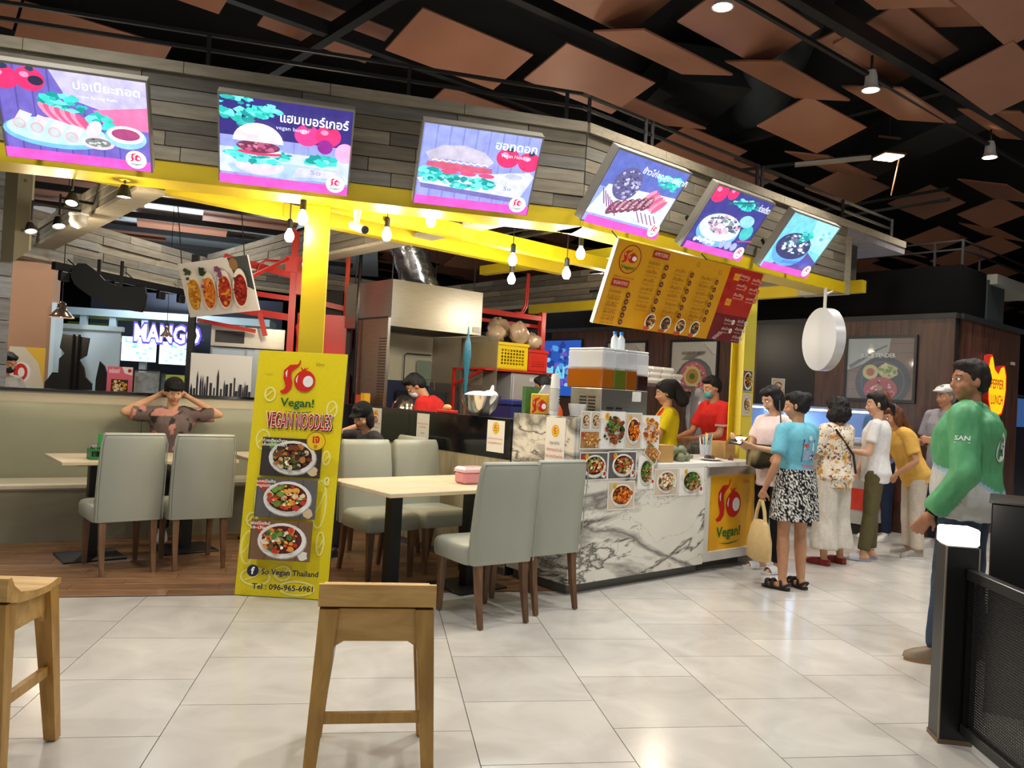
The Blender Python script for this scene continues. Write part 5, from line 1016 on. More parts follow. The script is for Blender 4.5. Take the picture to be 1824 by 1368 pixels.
lo = a.build('letters', vcol_mat('backlit letters', .4, emit=1.6, base=0.), kx, (0, -.2, 0)); MB().box(-.45, .68, -.19, -.17, 1.99, 2.01).build('letter_rail', mat('purple rail', (70, 50, 150), .4), kx); lamp('AREA', (0, .6, 2.6), 90, (.85, .94, 1), 1.6, rot=(PI, 0, 0), parent=kx, name='ceiling_fill_light')  # upward area lamp added to brighten the pale hall ceiling
MB().ell((-1.0, .5, 1.95), (.2, .2, .12)).build('light_dome', mat('yellow dome', (230, 210, 40), .4, emit=(235, 215, 60), estr=1.2), kx, smooth=True); MB().box(-1.6, -1.0, .3, .4, 1.75, 2.2).build('green_panel', mat('leaf green', (110, 160, 50), .5), kx)
lamp('AREA', (-3.6, 13.5, 3.0), 60, (.9, .97, 1), 1.2, name='kiosk_light')
# pale ceiling of the hall behind, with brown panels and black tracks slung below it
pc_ = struct(MB().box(-9, -.2, 10.8, 21, 4.25, 4.3).build('ceiling_pale', mat('pale blue ceiling board', (206, 216, 222), .6)), 'pale lit ceiling of the hall behind the bench')
pmb = MB().box(-.75, .75, -.42, .42, -.01, .01).mesh('ceiling_panel', COPPER)
for i in range(5):
    for j in range(5):
        if (i*3+j) % 4 == 1: continue
        o = bpy.data.objects.new('ceiling_panel', pmb); C.objects.link(o); o.location = (-6.6+1.75*i+.4*j, 11.6+1.15*j, 4.02+.05*(i % 2)); o.rotation_euler = (math.radians(8 if (i+j) % 2 else -8), 0, math.radians(14)); o.parent = pc_
for k in range(4): MB().bar((0, 0, 0), (6.5, 1.6, 0), .06, .09).build('light_track', BLACK, pc_, loc=(-7.2, 11.2+1.4*k, 3.9))
# pendants
def pendant(x, y, z, top, label, r=.125):
    t = thing('pendant_lamp', label, 'lamp', (x, y, z)); MB().lathe([(r, 0), (r*.95, .012), (r*.8, .03), (r*.38, .09), (r*.33, .12), (r*.33, .15), (.012, .17)], 22, cap=False).build('shade', mat('smoked chrome glass', (150, 130, 115), .12, .8), t, smooth=60); MB().ell((0, 0, .05), (.03, .03, .045)).build('bulb', GLOW, t, smooth=True); MB().cyl((0, 0, .17), (0, 0, top-z), .005, n=6).build('cord', IRON, t); lamp('POINT', (0, 0, -.03), 6, (1, .82, .55), .04, parent=t)
pendant(-3.34, 9.0, 1.93, 5.6, 'chrome pendant lamp hanging before the tan wall'); pendant(-3.3, 13.0, 1.98, 4.25, 'small pendant lamp hanging before the mango letters', .1)
# black post, skyline board, fridge and red frame past the bench
bp = struct(MB().box(-2.07, -2.0, 8.98, 9.05, 0, 2.7).build('trim_8', IRON), 'black post between the bench and the mango kiosk')
sk = thing('skyline_board', 'white board with a black city skyline above the bench', 'board', (-1.57, 8.3, 1.0), math.radians(5)); MB().box(-.29, .29, 0, .02, 0, .62).build('board', mat('white board', (214, 214, 214), .5), sk); a = Art(); r_ = random.Random(2); x = -.285; SKY = (34, 34, 48)
while x < .28:
    ww = r_.uniform(.008, .03); hh = r_.uniform(.08, .34) if r_.random() < .55 else r_.uniform(.06, .16); a.rect(x, .18, x+ww*.9, .18+hh, SKY)
    if r_.random() < .5: a.poly([(x, .18+hh), (x+ww*.9, .18+hh), (x+ww*.45, .18+hh+.08)], SKY)
    x += ww+r_.choice([.002, .012])
a.rect(-.29, .16, .29, .19, (14, 14, 18)); a.build('print', PRINT, sk); MB().box(-.29, .29, .0, .03, -1.0, 0).build('leg', IRON, sk)
fr_ = thing('upright_fridge', 'stainless upright refrigerator behind the skyline board', 'refrigerator', (-1.42, 9.0, 0), math.radians(8)); MB().box(-.4, .36, 0, .6, 0, 1.72, .01).build('body', mat('cool steel', (150, 160, 170), .3, .7), fr_); MB().box(-.4, .36, -.01, 0, 1.74, 1.94).build('grille', STEEL, fr_); MB().box(-.4, .36, 0, .6, 1.73, 1.95).build('top_box', STEEL, fr_)
MB().box(-.38, -.05, -.03, -.002, .2, 1.70, .005).build('door', mat('pale blue door', (172, 186, 200), .3, .4), fr_); MB().box(-.03, .34, -.03, -.002, .2, 1.70, .005).build('door', mat('pale blue door', (172, 186, 200)), fr_); MB().box(-.36, -.06, -.02, -.012, 1.77, 1.9).build('vent_panel', mat('dark vent', (50, 52, 56)), fr_)
rf = thing('red_steel_frame', 'red painted steel frame with pipes behind the yellow front column', 'frame', (-.97, 8.75, 0), math.radians(4)); MB().box(-.035, .035, -.035, .035, 0, 3.0).build('post', RED, rf); MB().box(-.09, .09, -.06, .06, 2.55, 2.72).build('bracket', RED, rf); MB().bar((-.72, .05, 2.66), (0, 0, 2.52), .05, .07).build('rail', RED, rf); MB().bar((-.62, .05, 2.32), (0, 0, 2.27), .04, .05).build('rail', RED, rf); MB().bar((-.58, .05, 2.12), (-.02, 0, 2.07), .05, .07).build('rail', RED, rf); MB().bar((-.95, .05, 1.98), (-.36, .02, 1.9), .04, .04).build('rail', RED, rf); MB().bar((-.33, .02, 2.1), (-.26, .02, 1.86), .06, .05).build('brace', RED, rf); MB().bar((-.7, .06, 2.70), (-.6, .06, 2.1), .03, .03).build('brace', RED, rf); MB().box(.03, .2, -.06, .06, 2.32, 2.7).build('gas_cylinder', RED, rf)
MB().tube([(-.1, 0, 2.66), (-.3, 0, 2.66), (-.36, 0, 2.6), (-.38, 0, 2.5)], .014).build('pipe', RED, rf, smooth=True); MB().tube([(.12, 0, 2.3), (.12, 0, 2.1), (.06, 0, 1.98), (.08, 0, 1.85)], .016).build('pipe', RED, rf, smooth=True)
rc = thing('red_cabinet', 'bright red steel cabinet behind the yellow front column', 'cabinet', (-.645, 8.98, 0), math.radians(-3)); MB().box(-.29, .29, 0, .3, 0, 2.15, .004).build('body', mat('bright red paint', (206, 40, 34), .4), rc); MB().box(.25, .30, -.02, .0, 0, 2.17).build('edge', BLACK, rc)
rp = thing('red_pipe', 'orange red upright pipe beside the red cabinet', 'pipe', (-.436, 9.36, 0)); MB().cyl((0, 0, 0), (0, 0, 2.9), .025, n=10).build('pipe', mat('orange red pipe', (226, 80, 40), .35), rp); MB().bar((-.25, 0, 2.3), (.4, .05, 2.2), .05, .06).build('arm', RED, rp)
bp2 = thing('black_pole', 'thin black pole standing beside the red cabinet', 'pole', (-.264, 8.28, 0)); MB().cyl((0, 0, 0), (0, 0, 2.75), .018, n=10).build('pole', BGL, bp2)
ac = thing('fan_unit', 'black fan unit behind the yellow front column', 'fan', (-.46, 9.46, 2.18)); MB().box(-.25, -.01, 0, .3, -2.17, .3, .01).build('housing', BLACK, ac)
fb = thing('fruit_board', 'white hanging board with pineapple and grilled food photos', 'board', (-1.56, 8.22, 2.02)); fb.rotation_euler = (Matrix.Rotation(math.radians(-28), 3, 'Z') @ Matrix.Rotation(math.radians(17), 3, 'X') @ Matrix.Rotation(math.radians(-6), 3, 'Y')).to_euler()
MB().box(-.42, .42, 0, .02, 0, .54).build('board', mat('white board', (214, 214, 214)), fb); a = Art(); a.rect(-.42, 0, .42, .54, (226, 220, 214)); a.poly([(.18, .54), (.42, .54), (.42, .2), (.24, .3)], (70, 74, 76)); a.ell(.24, .47, .05, .06, (150, 110, 70))
for k, (x, cc) in enumerate(((-.3, [(214, 150, 40), (190, 110, 30), (226, 180, 80)]), (-.1, [(220, 120, 30), (150, 60, 110), (230, 150, 50)]), (.1, [(190, 60, 30), (226, 150, 60), (140, 40, 40)]), (.3, [(150, 40, 30), (190, 60, 40), (110, 24, 24)]))):
    a.ell(x, .24, .085, .19, (236, 226, 214), 22, -.2); a.ell(x, .22, .075, .155, cc[0], 22, -.2); a.scatter(x, .23, .065, .14, 46, cc, .012, .026)
    if k < 3: a.scatter(x-.02, .43, .03, .05, 10, [(60, 80, 40), (40, 60, 30), (130, 70, 110)][k:k+1], .015, .03)
a.build('print', PRINT, fb); MB().tube([(-.38, .01, .53), (-.38, .15, 1.1)], .005).build('hanger', IRON, fb); MB().tube([(.38, .01, .53), (.38, .15, 1.1)], .005).build('hanger', IRON, fb); MB().bar((.3, .02, .3), (.31, .80, .42), .02, .03).build('arm', RED, fb)

# ================================================================== steak house beyond the queue
WALN = wood_material('dark walnut panel', (62, 38, 30), (96, 62, 48), .4, (9, 9, .9)); PA = Vector((6.44, 8.03, 0))
wa = struct(MB().box(-.1, 0, .0, 9.0, 0, 2.5).build('wall_walnut', BLACK, loc=PA, rotz=A2), 'dark walnut panelled wall with framed steak posters')
for k in range(11):
    t0 = .0+.6*k
    if 1.62 < t0+.3 < 2.5: continue
    MB().box(-.125, -.1, t0, t0+.597, 0, 2.5).build('panel', WALN, wa)
MB().box(-.13, -.1, 1.65, 2.5, 0, 2.5).build('panel', mat('black laminate', (20, 20, 21), .35), wa); MB().box(-.15, .1, -.02, 9, 2.5, 2.56).build('ledge', mat('charcoal ledge', (32, 34, 38), .5), wa)
wb2 = struct(MB().box(0, 1.9, -.02, .1, 0, 2.5).build('wall_walnut_side', WALN, loc=PA, rotz=A2), 'side of the walnut clad steak house')
MB().box(-.05, 1.95, -.06, .15, 2.5, 2.56).build('ledge', mat('charcoal ledge', (32, 34, 38)), wb2)
for k in range(3): MB().box(.0+.633*k, .63+.633*k, -.034, -.02, 0, 2.5).build('panel', WALN, wb2)
hb = struct(MB().box(-.05, .75, .0, 9.0, 2.56, 3.12).build('wall_header', mat('black bulkhead', (5, 5, 6), .9, spec=.1), loc=PA, rotz=A2), 'black bulkhead above the walnut wall'); MB().box(.75, 1.3, -.02, .9, 2.56, 3.05).build('panel', mat('charcoal green panel', (40, 50, 50), .6), hb)
sfx = MB().box(.8, 2.4, -.1, 1.9, 3.0, 3.12).build('soffit', mat('pale grey soffit', (140, 142, 134), .6), hb)
r2 = thing('bulkhead_railing', 'thin black railing on the bulkhead of the steak house', 'railing', PA, A2)
for z in (3.3, 3.4): MB().bar((-.0, .0, z), (0, 6.5, z), .02, .02).build('rail', RAIL, r2); MB().bar((.0, .0, z), (2.2, 0, z), .02, .02).build('rail', RAIL, r2)
for t_ in (.0, .3, 3.0, 6.4): MB().box(-.012, .012, t_-.012, t_+.012, 3.12, 3.4).build('post', RAIL, r2)
MB().box(.5, .52, -.01, .01, 3.12, 3.4).build('post', RAIL, r2)
def steak_poster(t, txt, kind, label):
    n = thing('framed_poster', label, 'poster', PA+E2*-.128+N2*t+Vector((0, 0, 1.52)), A2-PI/2); ww, hh = .86, .80
    f = MB(); f.box(-ww/2, ww/2, -.03, 0, 0, .035).box(-ww/2, ww/2, -.03, 0, hh-.035, hh).box(-ww/2, -ww/2+.03, -.03, 0, .035, hh-.035).box(ww/2-.03, ww/2, -.03, 0, .035, hh-.035); f.build('frame', mat('black frame', (26, 28, 32), .4), n)
    a = Art(); x0, x1, y0, y1 = -ww/2+.03, ww/2-.03, .035, hh-.035; cl_ = lambda x, y: (min(max(x, x0), x1), min(max(y, y0), y1)); a.T = cl_
    if kind == 0:
        a.rect(x0, y0, x1, y1, (128, 106, 94)); 
        for k in range(7): a.rect(x0, y0+.11*k, x1, y0+.11*k+.006, (96, 78, 70))
        a.poly([(x0, y1), (.12, y1), (.1, .6), (-.1, .5), (-.3, .42), (x0, .38)], (176, 184, 182)); a.line([(-.37, .42), (-.05, .62), (.08, .68)], [.05, .025, .02], (104, 112, 114)); a.line([(-.38, .37), (.0, .52)], .012, (90, 84, 80))
        a.ell(.04, .24, .33, .31, (52, 60, 76), 34); a.ring(.04, .24, .26, .25, .012, (90, 98, 112)); a.ell(-.11, .36, .095, .09, (206, 194, 130)); a.ell(-.11, .36, .05, .048, (176, 84, 70)); a.blob(.1, .37, .12, (196, 196, 130), 14, .15, .085); a.scatter(.1, .37, .1, .07, 16, [(120, 150, 80), (214, 214, 160)], .02, .04)
        a.ell(.02, .15, .2, .15, (176, 70, 84), 26); a.scatter(.02, .15, .16, .12, 26, [(206, 120, 126), (150, 46, 60), (226, 180, 176)], .012, .03); a.ell(.02, .17, .035, .03, (170, 150, 120)); a.text('JUICE TENDER', -.02, .535, .05, (226, 226, 222), 'c', .42, .02)
    else:
        a.rect(x0, y0, x1, y1, (186, 180, 168)); a.poly([(.1, y1), (x1, y1), (x1, .5), (.3, .65)], (206, 200, 188)); a.line([(.15, y1), (.3, .6), (x1, .56)], .008, (120, 112, 104))
        a.blob(.02, .2, .34, (26, 26, 28), 20, .08, .32); a.ell(.0, .24, .24, .24, (190, 40, 40), 30); a.scatter(0, .24, .21, .21, 60, [(226, 100, 96), (160, 24, 30), (236, 160, 150)], .015, .04); a.ell(0, .26, .15, .15, (206, 186, 130), 24); a.ell(0, .26, .11, .11, (176, 130, 60), 22); a.ell(0, .26, .05, .045, (70, 110, 50)); a.text('ORIENTAL' if kind == 2 else 'ANGUS BEEF', .0, .575, .05, (120, 110, 100), 'c', .42, .02)
        for k in range(6): a.line([(-.2+.03*k, .5), (-.05+.05*k, .62)], .007, (50, 46, 44))
    a.build('print', PRINT, n, (0, -.004, 0))
    MB().box(x0, x1, -.022, -.019, y0, y1).build('glazing', mat('poster glass', (240, 245, 248), .04, alpha=.08), n)
steak_poster(.82, '', 0, 'framed steak poster with the white words above the blue plate'); steak_poster(3.54, '', 1, 'framed poster of round red meat platter, seen past the H column'); steak_poster(4.85, '', 2, 'framed red platter poster half hidden by the juice dispenser')
bs = thing('lit_window_sign', 'blue lit shop screen beyond the kitchen', 'screen', PA+E2*-.128+N2*6.3+Vector((0, 0, 1.4)), A2-PI/2); a = Art(); a.rect(-.45, 0, .45, .95, (40, 90, 190)); a.scatter(0, .5, .4, .4, 50, [(90, 170, 235), (40, 60, 150), (150, 210, 245), (120, 90, 190)], .03, .1); a.text('MAI', -.4, .3, .2, (120, 230, 250), 'l', .5, .03); a.build('screen', vcol_mat('blue shop display', .3, emit=.9, base=0.), bs, (0, -.02, 0)); MB().box(-.48, .48, -.018, 0, -.03, .98).build('frame', IRON, bs)
# glass food counter
gcn = thing('glass_food_counter', 'glass food counter with cold blue light below the steak poster', 'counter', PA+E2*-.79+N2*.60, A2)
MB().box(0, .6, 0, 2.4, .12, 1.0).build('base', mat('grey counter base', (178, 176, 172), .4), gcn); MB().box(.03, .6, .03, 2.37, 0, .12).build('plinth', BLACK, gcn); MB().box(-.012, 0, 0, 2.4, .28, .52).build('red_stripe', mat('red stripe panel', (206, 58, 40), .4), gcn); MB().box(0, .6, -.012, 0, .28, .52).build('red_stripe', mat('red stripe panel', (206, 58, 40)), gcn)
MB().box(0, .58, 0, 2.4, 1.0, 1.03).build('deck', STEEL, gcn); MB().box(-.006, 0, .0, 2.4, 1.03, 1.40).build('pane', mat('counter glass', (190, 215, 240), .04, alpha=.18), gcn); MB().box(0, .5, 0, 2.4, 1.40, 1.425).build('top_glass', mat('top glass', (190, 215, 240), .05, alpha=.35), gcn)
MB().box(.03, .07, .05, 2.35, 1.375, 1.397).build('light_tube', mat('cold tube', (220, 235, 255), .4, emit=(200, 225, 255), estr=9.), gcn); MB().box(.5, .53, 0, 2.4, 1.03, 1.40).build('rear_panel', mat('cold blue panel', (90, 130, 190), .3), gcn)
l = lamp('AREA', (.2, 1.2, 1.365), 14, (.65, .8, 1), .5, parent=gcn, name='counter_light')
r_ = random.Random(8)
for k in range(9): MB().cbox((.22+.06*(k % 2), .2+.25*k, 1.06), (.2, .17, .06), .01).build('food_tray', mat('tray food %d' % (k % 3), ((206, 206, 210), (170, 150, 130), (190, 200, 214))[k % 3], .4, var=.2, scale=20), gcn)
# flame-shaped lit logo sign on the side wall
sl = thing('lit_logo_sign', 'yellow and red lit cloud-shaped sign on the walnut side wall', 'sign', PA+E2*.95+N2*-.04+Vector((0, 0, 1.45)), A2); sl.scale = (.85, 1, .85)
a = Art(.001); cloud = [(-.36, .62), (-.3, .78), (-.22, .8), (-.12, .62), (.02, .56), (.12, .66), (.24, .68), (.32, .55), (.33, .35), (.28, .15), (.2, .02), (.0, -.02), (-.2, .03), (-.3, .2)]
a.poly([(x*1.09, (y-.35)*1.07+.35) for x, y in cloud], (226, 40, 20)); a.poly(cloud, (252, 206, 20)); a.text('PEPPER', 0, .36, .13, (196, 60, 20), 'c', .5, .02); a.text('LUNCH', 0, .14, .13, (196, 60, 20), 'c', .46, .02)
a.build('print', vcol_mat('lit sign face', .4, emit=1.1, base=0.), sl, (0, -.06, 0)); MB().prism([(x*1.09, (y-.35)*1.07+.35) for x, y in cloud], -.055, 0, 'y').build('casing', RED, sl)
pk2 = thing('sensor_box', 'small pale wall box on the walnut side wall', 'switch', PA+E2*1.62+N2*-.036+Vector((0, 0, 2.08)), A2); MB().box(-.06, .06, -.02, 0, 0, .04, .004).build('body', mat('pale box', (190, 170, 150)), pk2)
ns = thing('partition_cabinet', 'dark blue black cabinet beside the walnut side wall', 'cabinet', PA+E2*2.1+N2*.3, A2); MB().box(0, 1.4, 0, .5, 0, 1.75, .01).build('body', mat('midnight cabinet', (20, 22, 34), .4), ns); MB().box(.05, 1.35, -.01, 0, 1.3, 1.7).build('lit_panel', mat('blue glass', (60, 90, 140), .2, emit=(60, 100, 160), estr=.4), ns); struct(MB().box(2.0, 6, 3.0, 3.1, 0, 2.5).build('wall_tan_far', mat('tan far wall', (176, 140, 96), .6), loc=PA, rotz=A2))
# round lightbox on the canopy end
rs = thing('round_lightbox', 'round white blank lightbox sign hanging from the canopy end', 'sign', (4.34, 7.3, 2.09)); n = 40
db_ = MB(); db_.loft([[(x, r*math.cos(2*PI*i/n), r*math.sin(2*PI*i/n)) for i in range(n)] for x, r in ((-.05, .31), (-.05, .315), (.05, .315), (.05, .31))], False); db_.build('rim', mat('white rim', (214, 216, 218), .3, .3), rs, smooth=40)
for x in (-.048, .048): MB().cyl((x-.004, 0, 0), (x+.004, 0, 0), .311, n=n).build('face', mat('milky acrylic', (206, 208, 210), .35, emit=(220, 228, 240), estr=.12), rs)
MB().cyl((0, 0, .31), (0, 0, .52), .016, n=10).build('stem', mat('white pipe', (200, 200, 200), .4), rs); MB().cyl((0, 0, .45), (.15, .1, .52), .014, n=8).build('arm', WHITE, rs)
hk = thing('hanging_photo', 'tall white photo card hung behind the queue', 'photo', (4.2, 7.9, 1.32), A2-.3); MB().box(-.09, .09, 0, .002, 0, .38).build('sheet', mat('glossy photo paper', (232, 230, 224)), hk); a = Art(); food(a, -.082, .19, .082, .37, 'soup', 70); food(a, -.082, .02, .082, .18, 'nugget', 71); a.build('print', PRINT, hk); MB().tube([(0, .006, .3), (0, .006, -1.30)], .006, 6).build('pole', WHITE, hk); MB().box(-.12, .12, -.1, .1, -1.316, -1.30).build('foot', WHITE, hk)
# visible hall lamps
def hall_lamp(x, y, z, top, label):
    t = thing('hall_downlight', label, 'lamp', (x, y, z), 0, 'hall track downlights'); MB().lathe([(.035, .17), (.05, .12), (.055, .05), (.075, .0), (.08, -.005), (.068, -.005)], 18, cap=False).build('housing', mat('white lamp housing', (206, 206, 204), .4), t, smooth=60); MB().lathe([(0, .002), (.068, .002)], 18).build('lens', mat('bright lens', (255, 248, 235), .3, emit=(255, 246, 230), estr=20.), t); MB().cyl((0, 0, .16), (0, 0, top-z), .012, n=8).build('stem', BLACK, t)
for x, y, z, lb in ((2.245, 5.284, 4.2, 'white track downlight nearest the canopy bend'), (4.081, 6.302, 4.2, 'white track downlight midway along the hall track'), (6.33, 7.558, 4.2, 'white track downlight near the steak house bulkhead')): hall_lamp(x, y, z, 4.5, lb); lamp('SPOT', (x, y, z-.03), 160, (1, .93, .84), .07, spot=2.0, name='hall_spot_beam')
fx = thing('flood_lamp', 'warm square flood lamp on a tilted bracket above the steak house', 'lamp', (5.37, 7.9, 4.2)); MB().box(-.13, .13, -.13, .13, 0, .02).build('frame', mat('bronze frame', (110, 80, 60), .4, .5), fx); MB().box(-.11, .11, -.11, .11, -.01, 0).build('panel', mat('warm flood', (255, 225, 190), .3, emit=(255, 222, 180), estr=16.), fx); MB().bar((-.13, 0, 0), (-.13, 0, .22), .015, .02).bar((.13, 0, 0), (.13, 0, .22), .015, .02).bar((-.13, 0, .22), (.13, 0, .22), .02, .02).build('bracket', mat('bronze frame', (110, 80, 60)), fx); MB().cyl((.13, 0, .0), (.05, 0, -.42), .008, n=6).build('strut', mat('bronze frame', (110, 80, 60)), fx); MB().cyl((0, 0, .22), (0, 0, .6), .008, n=6).build('rod', BLACK, fx)
lamp('SPOT', (5.37, 7.9, 4.17), 160, (1, .85, .66), .1, spot=2.2, name='flood_beam')

# ================================================================== black lit post, mesh fence and cabinet by the walkway
BKM = mat('satin black metal', (16, 16, 16), .32, .2, spec=.5)
lp = thing('lit_post', 'black square post with a glowing top beside the mesh fence', 'post', (2.49, 3.055, 0), math.radians(-18)); MB().box(-.065, .065, -.06, .06, 0, .835, .004).build('shaft', BKM, lp); MB().box(-.068, .068, -.063, .063, 0, .02).build('foot', mat('worn metal', (120, 100, 80), .5, .6), lp)
MB().box(-.066, .066, -.061, .061, .837, .91, .008).build('lamp_cap', mat('glowing cap', (255, 250, 235), .3, emit=(255, 244, 222), estr=5.), lp); lamp('POINT', (0, 0, .97), 5, (1, .92, .8), .06, parent=lp, name='cap_light')
for x, y in ((-.065, -.06), (.065, -.06)): MB().box(x-.003, x+.003, y-.003, y+.003, .02, .83).build('edge_strip', mat('worn edge', (150, 138, 120), .4, .6), lp)
fn = thing('mesh_fence', 'low black mesh fence panel running from the lit post', 'fence', (2.5, 2.98, 0), math.radians(-103)); MB().box(0, 1.7, -.02, .02, .70, .745, .003).build('top_rail', mat('satin grey rail', (46, 47, 48), .3, .5), fn); MB().box(0, 1.7, -.02, .02, .05, .095, .003).build('bottom_rail', mat('satin grey rail', (46, 47, 48)), fn); MB().box(0.01, .04, -.015, .015, .095, .70).build('stile', BKM, fn); MB().box(1.66, 1.7, -.015, .015, 0, .70).build('stile', BKM, fn)
ms = MB(); k = 0; st_p = .011
x = .05
while x < 1.65: ms.box(x, x+.0055, -.003, -.001, .095, .70); x += st_p
z = .10
while z < .70: ms.box(.04, 1.66, -.004, -.002, z, z+.0055); z += st_p
mo = ms.build('mesh', BKM, fn); mo['kind'] = 'stuff'
bx = thing('host_cabinet', 'tall glossy black cabinet behind the lit post', 'cabinet', (2.885, 3.33, 0), math.radians(-41)); MB().box(0, .9, 0, .4, 0, .985, .006).build('body', BKM, bx); MB().box(-.01, .91, -.01, .41, .985, 1.0, .003).build('top', mat('brown black top', (44, 36, 32), .4), bx)
# ================================================================== people
from mathutils import noise as MN
SKIN = vcol_mat('skin', .5, var=.05, scale=25, spec=.35); CLOTH = vcol_mat('cloth', .8, var=.07, scale=40, spec=.2, bump=.15); NYLON = vcol_mat('nylon', .5, var=.06, scale=30, spec=.35)
HAIR = vcol_mat('hair strands', .62, var=.4, scale=34, spec=.3, bump=.8, stretch=(1, 1, .25)); SHOE = vcol_mat('shoe material', .5, var=.06, scale=30)
TMPS = bpy.data.scenes.new('tmp')
def remesh(mb, name, voxel, smooth=4, wrinkle=0., wscale=9., seed=0, cut=None):
    me = bpy.data.meshes.new(name); me.from_pydata(mb.v, [], mb.f)
    bm = bmesh.new(); bm.from_mesh(me); bmesh.ops.recalc_face_normals(bm, faces=bm.faces); bm.to_mesh(me); bm.free()
    o = bpy.data.objects.new('tmp', me); TMPS.collection.objects.link(o)
    r = o.modifiers.new('r', 'REMESH'); r.mode = 'VOXEL'; r.voxel_size = voxel
    s = o.modifiers.new('s', 'SMOOTH'); s.factor = .5; s.iterations = smooth
    vl = TMPS.view_layers[0]; vl.update(); dg = vl.depsgraph; ev = o.evaluated_get(dg); out = bpy.data.meshes.new_from_object(ev); bpy.data.objects.remove(o); bpy.data.meshes.remove(me)
    if cut:
        bm = bmesh.new(); bm.from_mesh(out)
        for co, no in cut: bmesh.ops.bisect_plane(bm, geom=bm.verts[:]+bm.edges[:]+bm.faces[:], plane_co=co, plane_no=no, clear_outer=True)
        bm.to_mesh(out); bm.free()
    if wrinkle:
        out.update(); n = len(out.vertices); co = np.empty(n*3); out.vertices.foreach_get('co', co); co = co.reshape(-1, 3); nr = np.empty(n*3, np.float32); out.vertex_normals.foreach_get('vector', nr); nr = nr.reshape(-1, 3)
        Q = (co*wscale+np.array((seed*3.1, seed*1.7, 0)))*np.array((1.3, 1.3, .55)); amp = np.array([wrinkle*(MN.noise(q)+.6*MN.noise(tuple(2.3*c for c in q))) for q in Q.tolist()]); co = co+nr*amp[:, None]; out.vertices.foreach_set('co', co.ravel())
    out.polygons.foreach_set('use_smooth', [True]*len(out.polygons)); out.update(); out.name = name
    return out
def paint(me, fn):
    at = me.color_attributes.new('Col', 'FLOAT_COLOR', 'POINT'); buf = []
    for v in me.vertices: buf += srgb(*fn(v.co, None))
    at.data.foreach_set('color', buf)
def part(me, name, m, parent, fn):
    paint(me, fn if callable(fn) else (lambda p, n: fn)); me.materials.append(m); o = bpy.data.objects.new(name, me); C.objects.link(o); o.parent = parent; return o
def vmul(c, k): return tuple(max(0, min(255, int(x*k))) for x in c)
